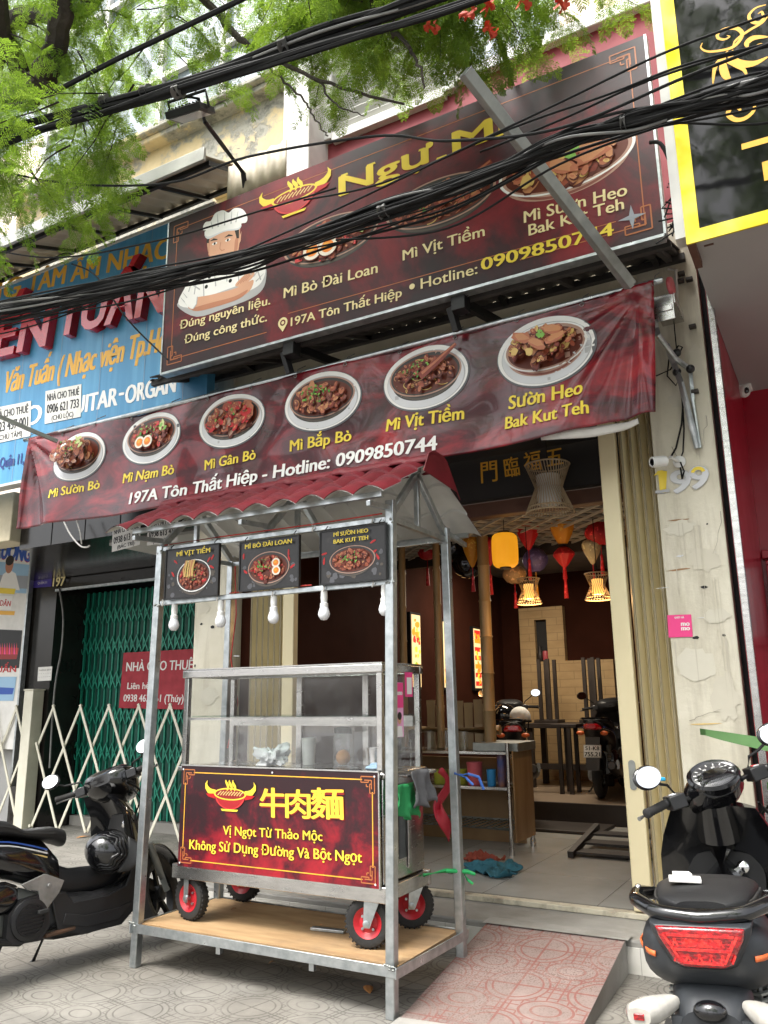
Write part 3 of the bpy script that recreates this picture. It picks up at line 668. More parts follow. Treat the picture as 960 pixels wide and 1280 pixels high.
b.build('window_frame', 'white_paint', w_)
b = MB(); b.box((-1.45,5.72,6.86),(-.56,6.0,9.4)); b.build('upper_wall', 'far_wall', sh)

# house number stuck on the pillar, fixings and marks on it
a = Art(.0008); a.dw = 2e-4
n = MB()
for ch, px, m_ in (('1',(826,831,616),'i_yellow'),('9',(838,862,616),'i_lgrey'),('9',(862,884,611),'i_lgrey')):
    q0, q1 = at(px[0], px[2], Y=5.36), at(px[1], px[2], Y=5.36); a.text(ch, (q0.x, q0.z), (q1.x, q1.z), .155, m_, .05, 'i_grey', .05)
q = at(828.5, 616, Y=5.36); a.rect(q.x-.045, q.z-.002, q.x+.045, q.z+.018, 'i_grey'); a.rect(q.x-.016, q.z+.019, q.x+.016, q.z+.15, 'i_yellow'); a.poly([(q.x-.05,q.z+.118),(q.x-.014,q.z+.152),(q.x-.014,q.z+.125)], 'i_yellow')
q = at(873, 592, Y=5.36); a.ring(q.x, q.z, .045, .045, .022, 'i_yellow', a0=.2, a1=2.9)
a.build('house_number', sh, lambda u, v, w: Vector((u, 5.3585-w, v)))
a = Art(.0006); a.dw = 1e-4
for px, py, wd, hd, m_ in ((848,650,.16,.012,'leaf_stain'),(850,712,.17,.012,'leaf_stain'),(880,734,.05,.02,'i_black'),(870,797,.045,.02,'i_black'),(905,794,.02,.018,'i_black'),(884,655,.012,.012,'i_black'),(884,711,.012,.012,'i_black'),(828,735,.08,.006,'i_lgrey'),(880,772,.09,.005,'i_lgrey'),(880,905,.2,.010,'i_gold'),(890,690,.06,.012,'i_lgrey'),(850,695,.05,.014,'i_lgrey')):
    q = at(px, py, Y=5.36); a.blob(q.x, q.z, wd/2, m_, R, hd/wd, 12, R.uniform(-.06,.06))
for px, py, wd, hd in ((266,784,.05,.03),(290,785,.04,.025),(244,832,.02,.03),(285,760,.02,.02),(252,780,.03,.02),(296,820,.08,.008)):
    q = at(px, py, Y=5.36); a.blob(q.x, q.z, wd/2, 'i_black' if px != 296 else 'i_lgrey', R, hd/wd, 9, R.uniform(-.1,.1))
for px, py, wd, hd, m_ in ((850,660,.20,.10,'i_patch'),(880,700,.22,.16,'i_patch2'),(870,830,.26,.22,'i_patch'),(905,870,.16,.30,'i_patch2'),(870,450,.12,.25,'i_patch2'),(850,500,.16,.12,'i_patch'),(895,770,.20,.10,'i_patch'),(262,870,.2,.15,'i_patch'),(255,760,.18,.10,'i_patch2')):
    q = at(px, py, Y=5.36); wd = min(wd, 2*(min(q.x+.93, -.575-q.x) if q.x > -2 else .10)); a.blob(q.x, q.z, max(.03, wd/2), m_, R, hd/max(wd, .05), 22, R.uniform(-.05,.05))
for px, py, L in ((882,735,.35),(870,798,.5),(840,800,.22),(905,796,.4),(850,652,.3),(870,655,.45),(865,500,.5),(845,700,.25),(893,720,.6),(925,950,.3)):
    q = at(px, py, Y=5.36); x_ = min(q.x, -.59)
    for k in range(R.randint(1, 3)): x2 = x_+R.uniform(-.02,.02); a.stroke([(x2, q.z-.01), (x2+R.uniform(-.004,.004), q.z-L*.5), (x2, q.z-L*R.uniform(.7,1.1))], [R.uniform(.004,.010), .004, .001], R.choice(['i_streak','i_patch2','i_streak']))
for px, py, dx, dz in ((840,560,.10,-.30),(905,640,-.08,-.25),(860,900,.20,.06),(885,520,-.05,-.22)):
    q = at(px, py, Y=5.36); P_ = [(min(q.x+dx*t/7+R.uniform(-.012,.012), -.575), q.z+dz*t/7+R.uniform(-.010,.010)) for t in range(8)]; a.stroke(P_, [.0035*(1-t/9) for t in range(8)], 'i_crack')
a.build('wall_marks', sh, lambda u, v, w: Vector((u, 5.3585-w, v)))

# folding metal gates, one stack on each side of the entrance
def fold_gate(name, x0, x1, leaf, label, hy=5.50, side=1):
    t = thing(name, ((x0+x1)/2, hy, .21), label, 'gate', 'folded gates of the shop')
    lx0, lx1 = leaf; n = max(3, int(abs((x1-x0)-(lx1-lx0))/.055)); p = []
    a0, a1 = (x0, x1)
    xs = [(lx1 if side > 0 else x0)+((x1-lx1) if side > 0 else (lx0-x0))*i/(n*2) for i in range(n*2+1)]
    for i, x in enumerate(xs): p.append((x, hy-.02 if i % 2 else hy+.07))
    m = MB()
    for i in range(len(p)-1): m.bar((p[i][0], p[i][1], 1.83), (p[i+1][0], p[i+1][1], 1.83), .012, 3.24)
    m.build('folded_slats', 'tan_gate', t)
    m = MB()
    for i in range(1, len(p)-1, 2): m.tube([(p[i][0], p[i][1]-.008, .22), (p[i][0], p[i][1]-.008, 3.44)], .008, 6)
    m.build('hinge_rods', 'tan_dark', t)
    m = MB(); m.box((lx0+.004, hy-.045, .215),(lx1-.004, hy+.02, 3.45)); lf = m.build('end_leaf', 'tan_gate', t, bevel=.006)
    m = MB(); xc = (lx0+lx1)/2
    m.prism([(.022*cos(i*pi/8), (.07 if sin(i*pi/8) >= 0 else -.07)+.022*sin(i*pi/8)) for i in range(16)], lambda u, v, w: Vector((xc+u, hy-.0465-w, 1.02+v)), .005); m.build('handle', 'grey_tube', lf, bevel=.002)
    return t
fold_gate('folding_gate', -1.335, -.955, (-1.335,-1.21), 'tan metal gate folded up against the pillar right of the entrance', side=1)
fold_gate('folding_gate', -4.42, -3.93, (-4.05,-3.93), 'tan metal gate folded up against the pillar behind the food cart', side=-1)

# rusty corrugated canopy and cream beam under the big sign
cn = thing('corrugated_canopy', (-2.7,5.0,4.2), 'dark corrugated canopy sheltering the space under the big red sign', 'canopy')
m = MB(); m.grid(lambda u, v: (-4.95+4.3*u, 4.70+.66*v, 4.215+.25*v+.014*sin(u*2*pi*34)), 272, 3); m.build('sheet', 'awning_dark', cn, solid=.003)
m = MB(); m.add([(-4.95,4.70,4.25),(-.65,4.70,4.25),(-.65,5.36,4.50),(-4.95,5.36,4.50)], [(0,1,2,3)]); m.build('added_backing', 'awning_dark', cn, solid=.01)  # dark backing sheet added to block bright slits between the waves
m = MB()
for x in (-4.85,-4.0,-3.1,-2.25,-1.4,-.72): m.bar((x,4.72,4.22),(x,5.39,4.45), .04, .05)
m.bar((-4.95,4.74,4.20),(-.62,4.74,4.20), .04); m.bar((-4.95,5.34,4.42),(-.62,5.34,4.42), .05); m.build('frame', 'awning_dark', cn)
for x in (-3.42,-2.0):
    m = MB(); m.bar((x,4.66,4.16),(x+.10,5.38,4.22), .045, .07); m.bar((x-.08,4.68,4.14),(x-.06,4.74,3.98), .05, .05); m.box((x-.05,4.62,4.08),(x+.05,4.72,4.20)); m.build('bracket', 'black_metal', cn, bevel=.004)

# ---------------------------------------------------------------- neighbour with the green gate
nb = thing('music_school_house', (-7.0,6.5,0), 'house with glossy black tiles, recessed entrance and peeling cream parapet left of the shop', 'building')
m = MB(); m.box((-9.55,7.1,0),(-8.95,7.9,3.12)); m.build('tiled_column', 'black_tile', nb)
m = MB(); m.box((-8.94,7.105,2.985),(-5.08,7.25,3.12)); m.build('header_tiles', 'black_tile', nb)
m = MB(); m.box((-8.94,7.06,2.95),(-5.08,7.10,2.982)); m.build('header_rail', 'galv', nb)
m = MB(); m.box((-7.55,5.47,3.12),(-5.08,5.58,3.82)); m.build('fascia_tiles', 'black_tile', nb)
m = MB()
for i in range(1, 5): m.box((-7.55+i*.5,5.464,3.12),(-7.546+i*.5,5.4695,3.82))
m.build('tile_joints', 'black_wall', nb)
m = MB(); m.prism([(-7.56,5.60),(-5.08,5.60),(-5.08,7.95),(-9.5,7.95),(-9.5,7.1)], lambda u, v, w: Vector((u, v, 3.13+w)), .07); m.build('soffit', 'black_tile', nb)
m = MB(); m.box((-6.5,5.75,3.10),(-5.3,6.75,3.128)); m.build('soffit_panel', 'soffit', nb)
m = MB(); m.box((-9.5,7.95,0),(-5.08,8.1,3.2)); m.build('back_wall', 'gap_shade', nb)
m = MB(); m.box((-8.93,7.55,0),(-5.08,7.94,.115)); m.build('door_sill', 'concrete', nb)
m = MB(); m.box((-13,5.35,3.2),(-7.56,5.62,3.74)); m.build('canopy_slab', 'cream_wall', nb, bevel=.01)
m = MB(); m.box((-13,5.63,3.66),(-7.57,8.0,3.74)); m.box((-13,7.2,0),(-9.56,7.3,3.65)); m.build('poster_shade_slab', 'soffit_grey', nb)  # unseen roof slab added to shade the posters, plus the wall behind
# parapet and balcony glass above the awning
m = MB(); m.box((-8.3,5.55,5.9),(-4.03,5.85,7.46)); m.build('parapet', 'stucco', nb)
for z, d, h in ((7.46,.14,.07),(7.53,.20,.06),(7.59,.14,.03),):
    m = MB(); m.box((-8.3,5.55-d,z),(-4.06 if d < .2 else -4.03,5.9,z+h)); m.build('cornice', 'stucco', nb, bevel=.015)
for z, d, h in ((6.52,.12,.06),(6.58,.18,.07),(6.28,.10,.05)):
    m = MB(); m.box((-5.05,5.55-d,z),(-4.03,5.56,z+h)); m.build('cornice', 'stucco', nb, bevel=.012)
m = MB(); m.box((-9.0,6.4,7.5),(-4.03,6.44,12)); g_ = m.build('window', 'window_glass', nb)
m = MB()
for x in (-9,-7.9,-6.8,-5.75,-4.75,-4.1): m.box((x-.04,6.33,7.5),(x+.04,6.398,12))
for z in (7.7,9.4,11): m.box((-9,6.335,z-.04),(-4.06,6.394,z+.04))
m.build('window_frame', 'white_paint', g_)
# sloping sheet awning over the blue board
aw = thing('sheet_awning', (-6.2,4.7,6.1), 'weathered corrugated sheet awning with black frame above the blue board', 'awning')
y0, y1, z0, z1 = 4.35, 5.10, 5.86, 6.16; xl, xr = -9.6, -4.08
m = MB(); m.grid(lambda u, v: (xl+(xr-xl)*u, y0+(y1-y0)*v, z0+.03+(z1-z0)*v+.012*sin(u*2*pi*38)), 304, 2); m.build('sheet', 'awning_metal', aw, solid=.003)
m = MB(); m.box((xl,y0-.03,z0-.02),(xr,y0-.002,z0+.10)); m.build('edge_trim', 'awning_edge', aw, bevel=.004)
m = MB(); m.bar((xl,y0+.05,z0-.01),(xr,y0+.05,z0-.01), .03, .04); m.bar((xl,y1-.04,z1-.02),(xr,y1-.04,z1-.02), .03, .04)
for i in range(10): x = xl+.1+i*.6; m.bar((x,y0+.05,z0+.0),(x,y1-.03,z1-.03), .03, .03)
m.build('frame', 'black_metal', aw)
m = MB(); m.grid(lambda u, v: (-4.08+.62*u, 4.62+.012*sin(u*2*pi*5), 5.60+(.36+.02*u)*v), 60, 2); m.build('end_sheet', 'awning_metal', aw, solid=.003)

# green scissor gate of the neighbour
gt = thing('scissor_gate', (-7.0,7.6,.12), 'closed dark green folding scissor gate behind the cream barrier', 'gate')
m = MB(); X0, X1 = -9.25, -5.10; nb_ = 38
for i in range(nb_+1):
    x = X0+(X1-X0)*i/nb_; m.bar((x,7.60,.13),(x,7.60,2.98), .022, .03)
m.build('upright', 'green_gate', gt)
m = MB()
for z in (.35,.8,1.25,1.70,2.15,2.55):
    for i in range(nb_):
        x = X0+(X1-X0)*i/nb_; w = (X1-X0)/nb_
        m.bar((x,7.575,z),(x+w,7.575,z+.22), .006, .016); m.bar((x,7.568,z+.22),(x+w,7.568,z), .006, .016)
m.build('lattice', 'green_gate', gt)
m = MB(); m.box((X0,7.66,.125),(X1,7.68,2.98)); m.build('slat_curtain', 'green_dark', gt)
m = MB(); m.box((-5.92,7.54,.13),(-5.80,7.565,2.98)); m.build('closing_post', 'green_gate', gt, bevel=.004)

# cream expanding barrier in front of the neighbour
fb = thing('expanding_barrier', (-8.0,7.0,0), 'cream painted expanding scissor barrier standing across the entrance', 'barrier')
def posts(x): m = MB(); m.box((x-.085,6.90,0),(x+.085,7.07,1.68)); m.box((x-.095,6.89,1.68),(x+.095,7.08,1.70)); return m.build('post', 'fence_cream', fb, bevel=.008)
posts(-9.08); posts(-5.02)
m = MB()
def zig(x0, x1, xt, st, y):
    for k in range(-4, 24):
        for sg in (1, -1):
            q0, q1 = xt+k*st, xt+k*st+sg*1.5*st; lo_, hi_ = max(min(q0, q1), x0), min(max(q0, q1), x1)
            if hi_ <= lo_+.01: continue
            z = lambda x: 1.50-1.45*(x-q0)/(q1-q0)
            m.bar((lo_,y-.012*sg,z(lo_)),(hi_,y-.012*sg,z(hi_)), .010, .034)
zig(-8.95, -5.15, -8.2, .49, 6.98)
zig(-13.0, -9.2, -9.4, .46, 6.98)
m.build('scissor_lattice', 'fence_cream', fb)

# ---------------------------------------------------------------- neighbour on the right
rb = thing('red_front_house', (.8,6.0,0), 'recessed red painted shop front under a plain grey ceiling', 'building')
m = MB(); m.box((-.53,7.051,0),(4.5,7.25,4.2)); m.build('red_wall', 'red_wall', rb)
m = MB(); m.box((-.485,4.36,3.985),(4.5,7.25,4.04)); m.build('ceiling', 'soffit_grey', rb)
m = MB(); m.box((-.52,5.36,0),(-.49,7.05,4.6)); m.build('party_wall', 'red_wall', rb)
m = MB(); m.box((-.512,5.30,0),(-.470,5.357,4.62)); m.build('corner_strip', 'stainless', rb, bevel=.004)
m = MB(); m.box((-.558,5.45,0),(-.513,5.5,4.7)); m.build('gap_shade_strip', 'gap_shade', rb)  # dark strip in place of the shade between the two houses
m = MB(); m.box((-.485,6.98,2.56),(.9,7.048,2.63)); m.build('wall_band', 'red_wall', rb, bevel=.008)
m = MB(); m.box((-.40,6.99,1.95),(.9,7.04,2.50)); w_ = m.build('window', 'window_glass', rb)
m = MB(); m.box((-.46,6.95,1.88),(.96,7.045,1.945)); m.box((-.46,6.95,2.505),(.96,7.045,2.54)); m.box((-.46,6.95,1.946),(-.405,7.045,2.504)); m.build('window_frame', 'red_wall', w_, bevel=.006)
m = MB(); m.box((-.44,4.47,4.06),(4.5,7.2,8.5)); m.build('upper_front', 'far_wall', rb)
m = MB(); m.box((-16,10,0),(-13.4,12,14)); tag(m.build('distant_house', 'far_wall'), 'pale distant house beyond the tree at the far left', 'building')

# ---------------------------------------------------------------- the big red fascia sign
YS = 4.60
def sign_uv(px, py, Y): q = at(px, py, Y=Y); return q.x, q.z
def texter(a, Y):
    def t(s, p0, p1, hpx, m, bold=.02, **k):
        q0, q1 = at(*p0, Y=Y), at(*p1, Y=Y); h = (at(p0[0], p0[1]-hpx, Y=Y)-q0).length
        a.text(s, (q0.x, q0.z), (q1.x, q1.z), h, m, bold, **k)
    return t
bs = thing('shop_sign', (-2.66, YS, 4.2), 'big dark red noodle shop sign with a chef and bowls above the canopy', 'sign')
x0, x1, z0, z1 = -4.71, -.638, 4.20, 5.62
m = MB(); m.box((x0,YS,z0),(x1,YS+.06,z1)); m.build('panel', 'print_sign', bs)
m = MB(); m.box((x0-.004,YS-.012,z0-.02),(x1+.004,YS+.07,z0-.001)); m.box((x1+.001,YS-.004,z0),(x1+.016,YS+.07,z1)); m.box((x0-.016,YS-.004,z0),(x0-.001,YS+.07,z1)); m.build('frame', 'galv', bs)
m = MB()
for x in (-4.3,-3.1,-1.9,-.8): m.bar((x,YS+.09,z0),(x,YS+.09,z1), .04); m.bar((x,YS+.09,z1-.15),(x,5.34,z1-.15), .04); m.bar((x,YS+.09,z0+.25),(x,5.30,z0+.20), .04)
m.build('support_frame', 'black_metal', bs)
fn = lambda u, v, w: Vector((u, YS-w, v))
a = Art(.001); t = texter(a, YS)
# thin gold border lines and key ornaments
for (ua, va, ub, vb) in ((x0+.10,z1-.10,x1-.10,z1-.10),(x0+.10,z0+.10,x0+1.1,z0+.10),(x1-.9,z0+.10,x1-.10,z0+.10),(x0+.10,z0+.10,x0+.10,z1-.10),(x1-.10,z0+.10,x1-.10,z1-.10)): a.stroke([(ua,va),(ub,vb)], .007, 'i_ornament')
a.stroke([sign_uv(360,392,YS), sign_uv(770,277,YS)], .006, 'i_ornament')
for u, v, sx, sy in ((x0+.06,z1-.06,.16,-.16),(x1-.06,z1-.06,-.16,-.16),(x0+.06,z0+.06,.16,.16),(x1-.06,z0+.06,-.16,.16)): fret(a, u, v, sx, sy, .009)
t('Ngự Mì', (425,245), (634,166), 25, 'i_yellow', .065, outline='i_brownred', ol=.05)
# slab serifs on the big letters
p0, p1 = at(425,245,Y=YS), at(634,166,Y=YS); hN = (at(425,220,Y=YS)-p0).length; dz = (p1.z-p0.z)/(p1.x-p0.x)
def serif(fx, fz, wd): u = p0.x+(p1.x-p0.x)*fx; v = p0.z+dz*(u-p0.x)+hN*fz; a.poly([(u-wd*hN,v-.045*hN),(u+wd*hN,v-.045*hN),(u+wd*hN*.8,v+.05*hN),(u-wd*hN*.8,v+.05*hN)], 'i_yellow')
for fx, fz, wd in ((.03,.0,.24),(.03,.96,.2),(.205,.96,.24),(.415,.72,.18),(.52,.72,.16),(.635,0,.26),(.86,0,.26),(.955,0,.24)): serif(fx, fz, wd)
for s, p, q, h in (('Mì Bò Đài Loan',(355,373),(472,341),13),('Mì Vịt Tiềm',(504,326),(606,295),13.5),('Mì Sườn Heo',(655.5,279),(784,244),15),('Bak Kut Teh',(661.5,295),(780,261.5),14.5),('Đúng nguyên liệu.',(225,412),(338,380.5),10.5),('Đúng công thức.',(231,430),(334,401.5),10.5)): t(s, p, q, h, 'i_pale', .028)
for s, p, q, h, bo in (('197A Tôn Thất Hiệp',(364,408),(502.5,371),11,.03),('Hotline:',(526.5,361.5),(597,342.5),13.5,.02),('0909850744',(602.5,338.5),(767,294),15.5,.05)): t(s, p, q, h, 'i_yellow' if bo > .04 else 'i_pale', bo)
q = at(515.5, 358.5, Y=YS); a.ell(q.x, q.z, .022, .022, 'i_pale', 14)
q = at(354, 406, Y=YS); a.poly([(q.x+.045*cos(i*pi/8), q.z+.015+.045*sin(i*pi/8)) for i in range(-2, 11)]+[(q.x, q.z-.06)], 'i_pale'); a.ell(q.x, q.z+.015, .026, .026, 'print_sign', 16); a.ell(q.x, q.z+.015, .014, .014, 'i_pale', 12)
q = at(790, 272, Y=YS); a.poly([(q.x+(.085 if i % 2 == 0 else .022)*cos(i*pi/4), q.z+(.085 if i % 2 == 0 else .022)*sin(i*pi/4)) for i in range(8)], 'i_steel')
q = at(368, 249, Y=YS); bull_logo(a, q.x, q.z, .30)
a.build('lettering', bs, fn)
# three bowl pictures
for i, (px, py, ru, rv, st) in enumerate(((412,302,.50,.225,'egg'),(549,256,.50,.225,'duck'),(706,208,.53,.26,'clay'))):
    a = Art(.001); q = at(px, py, Y=YS); bowl(a, q.x, q.z, ru, rv*1.15, st if st != 'egg' else 'egg', 40+i, plate=False); a.build('bowl_picture', bs, fn)
# the printed chef, arms folded
a = Art(.001)
def U(px, py): return sign_uv(px, py, YS)
c = lambda *P: [U(*p) for p in P]
def rounded(Q):
    n = len(Q); o = []
    if n < 5: return Q
    for i in range(n):
        p0, p1, p2, p3 = Q[i-1], Q[i], Q[(i+1) % n], Q[(i+2) % n]
        for j in range(4):
            s = j/4; o.append(tuple(.5*((2*p1[d])+(p2[d]-p0[d])*s+(2*p0[d]-5*p1[d]+4*p2[d]-p3[d])*s*s+(3*p1[d]-p0[d]-3*p2[d]+p3[d])*s**3) for d in (0,1)))
    return o
def poly(m_, *P): a.poly(rounded(c(*P)), m_)
poly('i_grey', (222,383),(228,372),(236,352),(250,341),(268,335),(300,325),(322,321),(331,326),(333,345),(328,362),(312,374),(280,386),(246,396))
poly('i_white', (223,380),(230,362),(238,351),(250,343),(262,339),(262,368),(240,384))
poly('i_white', (256,340),(298,328),(300,356),(256,372)); poly('i_white', (298,328),(322,322),(331,328),(331,344),(322,358),(304,362))
for P in (((254,341),(255,372)),((297,329),(299,358)),((236,353),(250,362)),((318,326),(326,350)),((246,346),(243,368))): a.stroke(c(*P), .012, 'i_grey')
for p in ((258,358.5),(288,351),(262,346),(287,338)): q = U(*p); a.ell(q[0], q[1], .018, .018, 'i_black', 12)
poly('i_skin', (235,384),(243,373),(262,369),(290,362),(304,356),(317,350),(312,364),(295,374),(270,381),(246,388)); poly('i_skin2', (240,386),(262,379),(292,371),(310,362),(300,373),(272,383),(248,389))
poly('i_skin', (294,357),(301,348),(310,341),(317,340),(318,344),(311,352),(302,358))
for k_ in range(4): a.stroke(c((297+k_*3.4,356-k_*1.6),(306+k_*3,345-k_*1.2)), .008, 'i_skin2')
poly('i_skin2', (270,333),(274,320),(292,315),(295,328),(284,338))                       # neck
poly('i_skin', (259,302),(262,322),(270,334),(281,336),(292,328),(298,314),(300,292),(296,284),(262,294)); poly('i_skin2', (288,330),(296,316),(298,296),(294,300),(292,316),(284,332))
poly('i_skin', (298,300),(302,289),(301,301),(298,308))
poly('i_hair', (258,304),(259,296),(262,294),(262,304)); poly('i_hair', (293,286),(299,284),(299,298),(296,298))
for P in (((263,301.5),(267,299.5),(272,299.5)),((281,297),(286,294.3),(291,294.6))): a.stroke(c(*P), [.004,.02,.008], 'i_hair')
for p in ((268.5,304.6),(285,300.2)): q = U(*p); a.ell(q[0], q[1], .028, .012, 'i_white', 14); a.ell(q[0], q[1], .012, .012, 'i_hair', 10)
a.stroke(c((276,303),(275,311),(277.5,313.5),(281,312)), .009, 'i_skin2'); a.stroke(c((271,321),(277,320.5),(285,316)), [.004,.016,.004], 'i_brownred')
poly('i_lgrey', (260,299),(259,288),(298,279),(299,287),(280,290)); poly('i_white', (260,296),(259,287),(298,277),(299,284.5),(280,288.5))
poly('i_white', (259,288),(254,285),(257,278),(264,276),(269,267),(279,263),(286,266),(293,260.5),(303,261.5),(309,270),(308,278),(298,280))
for P in (((264,277),(266,286)),((272,268),(273,284)),((281,265),(281,282)),((290,264),(289,280)),((298,264),(295,278))): a.stroke(c(*P), [.004,.014,.008][:2], 'i_grey')
for P in (((229,366),(237,376)),((226,372),(234,381)),((326,334),(317,346)),((330,342),(320,352)),((312,327),(314,344)),((268,338),(270,358)),((283,334),(284,352)),((240,352),(236,365))): a.stroke(c(*P), [.003,.012], 'i_grey')
poly('i_white', (236,384),(231,376),(240,369),(247,371),(246,379),(242,386)); a.stroke(c((247,371),(246,380),(242,386)), .01, 'i_grey')
a.stroke(c((262,300.5),(261,318),(270,333),(281,335),(291,327)), .008, 'i_skin2'); a.stroke(c((272,325),(278,324.5),(283,321)), .006, 'i_skin2')
a.build('chef_picture', bs, fn)

# ---------------------------------------------------------------- sagging vinyl banner
YB = 4.82
TLp, TRp, BLp, BRp = at(38,549,Y=YB), at(818,353,Y=YB), at(23,662,Y=YB), at(820,517,Y=YB)
def ban_exact(u, v, w):
    """u, v in metres in the banner plane (world X, Z) -> point on the creased cloth"""
    s = (u-TLp.x)/(TRp.x-TLp.x); zt = TLp.z+(TRp.z-TLp.z)*s; zb = BLp.z+(BRp.z-BLp.z)*s; q = (v-zb)/(zt-zb)
    y = .012*sin(u*2.1+v*1.5)+.010*sin(u*5.3-v*4)
    e = max(0, (s-.84)/.16); p = math.atan2((zt-.06-v)+1e-3, (TRp.x-.10-u)+1e-3); d = hypot(zt-.06-v, TRp.x-.10-u)
    y += e**1.3*min(1, d*2)*(.035*sin(p*11)+.018*sin(p*23+1))
    e2 = max(0, (.10-s)/.10); p2 = math.atan2(zt-v+1e-3, u-TLp.x+1e-3); d2 = hypot(zt-v, u-TLp.x)
    y += e2**1.2*min(1, d2*2.5)*(.045*sin(p2*10+.5)+.02*sin(p2*21))
    y += -.05*max(0, .25-q)*4*sin(s*pi)*.5 + .012*noise.noise((u*3, v*3, 0))
    return Vector((u, YB+y-w, v))
GB = .045; _bc = {}
def _bn(i, j):
    if (i, j) not in _bc: _bc[i, j] = ban_exact(i*GB, j*GB, 0).y
    return _bc[i, j]
def ban(u, v, w):
    i, j = math.floor(u/GB), math.floor(v/GB); a_, b_ = u/GB-i, v/GB-j
    return Vector((u, (_bn(i,j)*(1-a_)+_bn(i+1,j)*a_)*(1-b_)+(_bn(i,j+1)*(1-a_)+_bn(i+1,j+1)*a_)*b_-w, v))
bn = thing('vinyl_banner', ((TLp.x+TRp.x)/2, YB, BLp.z), 'long creased dark red vinyl banner with six bowls strung below the big sign', 'banner')
m = MB()
def bg(s, q):
    zt = TLp.z+(TRp.z-TLp.z)*s-.02*sin(s*pi)+.012*sin(s*46)*(.5+.5*sin(s*9)); zb = BLp.z+(BRp.z-BLp.z)*s-.05*sin(s*pi)+.010*sin(s*21)
    u = TLp.x+(TRp.x-TLp.x)*s; u += (BLp.x-TLp.x)*(1-q)*(1-s)+(BRp.x-TRp.x)*(1-q)*s
    return ban_exact(u, zb+(zt-zb)*q, 0)
m.grid(bg, 260, 44); m.build('cloth', 'print_banner', bn, solid=.0012)
m = MB(); m.grid(lambda s, q: ban(-1.55+.62*s, BRp.z-.03-.03*sin(s*pi)*(q)+.04*s*0+.03*(1-q), -.03-.02*q), 20, 3); m.build('folded_hem', 'paper', bn, solid=.001)
m = MB()
for s in [i/13 for i in range(14)]:
    q = bg(s, .975); m.lathe([(.012,0),(.016,.002),(.012,.004)], q+Vector((0,-.008,0)), (0,-1,0), 12, caps=False)
    m.tube([q+Vector((0,-.01,0)), q+Vector((.01,.01,.06)), q+Vector((.02,.10,.12))], .004, 5)
m.build('eyelet_ties', 'wire_grey', bn)
m = MB(); a0 = bg(0, 1)+Vector((-.1,.03,.01)); a1 = bg(1, 1)+Vector((.05,.03,.0)); m.tube([a0.lerp(a1, i/12)+Vector((0,0,-.02*sin(pi*i/12))) for i in range(13)], .02, 10); m.build('hanging_rail', 'galv', bn)
cutb = [(0, TLp.x, TRp.x, GB), (1, 3.0, 4.2, GB)]
a = Art(.004); t = texter(a, YB)
for s, p, q, h in (('Mì Sườn Bò',(64,623.5),(124,610.5),11),('Mì Nạm Bò',(153,604),(217,592.5),12.5),('Mì Gân Bò',(254,587),(320,574),12.5),('Mì Bắp Bò',(364,565),(439,551),14),('Mì Vịt Tiềm',(484,540),(579,523.5),16),('Sườn Heo',(635,511),(729,493),17.5),('Bak Kut Teh',(631,536),(736,517),16)): t(s, p, q, h, 'i_yellow', .04, outline='i_black', ol=.03, skew=.08)
t('197A Tôn Thất Hiệp - Hotline: 0909850744', (164.5,631), (547,563), 15, 'i_white', .05, skew=.04, outline='i_brownred', ol=.03)
a.build('lettering', bn, ban, cut=cutb)
for i, (px, py, rx, ry, st) in enumerate(((99,571,33,30,'pull'),(188,547,37,32,'egg'),(289,526,41.5,33,'beef'),(403.5,502,47,37,'beef2'),(531,472,54,41,'duck'),(681,438,64,44,'clay'))):
    q = at(px, py, Y=YB); ru = (at(px+rx, py, Y=YB).x-at(px-rx, py, Y=YB).x)/2*.97; rv = (at(px, py-ry, Y=YB).z-at(px, py+ry, Y=YB).z)/2*.96
    a = Art(.004); a.dw = 1.2e-4 if 0 < i < 5 else 4e-4; bowl(a, q.x, q.z, ru, rv, st, 60+i); a.build('bowl_picture', bn, ban, cut=[(0, q.x-ru*1.1, q.x+ru*1.1, GB), (1, q.z-rv*1.1, q.z+rv*1.1, GB)])

# ---------------------------------------------------------------- blue music school board
YL = 5.06
bb = thing('blue_signboard', (-6.4, YL, 3.72), 'blue signboard with raised red letters and yellow lettering left of the red sign', 'sign')
m = MB(); m.box((-9.6,YL,3.72),(-4.62,YL+.10,6.03)); m.build('board', 'blue_board', bb)
m = MB(); m.box((-9.6,YL-.015,3.69),(-4.61,YL+.11,3.718)); m.box((-9.6,YL-.015,6.032),(-4.61,YL+.11,6.06)); m.build('frame', 'white_paint', bb)
fnl = lambda u, v, w: Vector((u, YL-w, v))
a = Art(.001); t = texter(a, YL); a.dw = 1e-4
t('TÂM ÂM NHẠC', (34,366), (210,322), 22, 'i_orange', .05); t('TRUNG', (-80,394), (24,369), 22, 'i_orange', .05)
t('Văn Tuấn ( Nhạc viện Tp.Hcm )', (4,492), (231,431), 27, 'i_orange', .045, skew=.12)
t('PIANO', (-30,549), (51,528), 23, 'i_white', .05); t('GUITAR', (80,521), (146,506.5), 22, 'i_white', .05); t('-', (149,500), (154,499), 22, 'i_white', .05); t('ORGAN', (157,505), (219,490), 23, 'i_white', .05)
t('Quận 11,', (0,585), (30,579), 13, 'i_navy', .05)
for u in (-9,-8.4,-7.8,-7.2,-6.6,-6,-5.4,-4.9): a.stroke([(u,3.73),(u,6.02)], .004, 'i_steel')
a.build('lettering', bb, fnl)
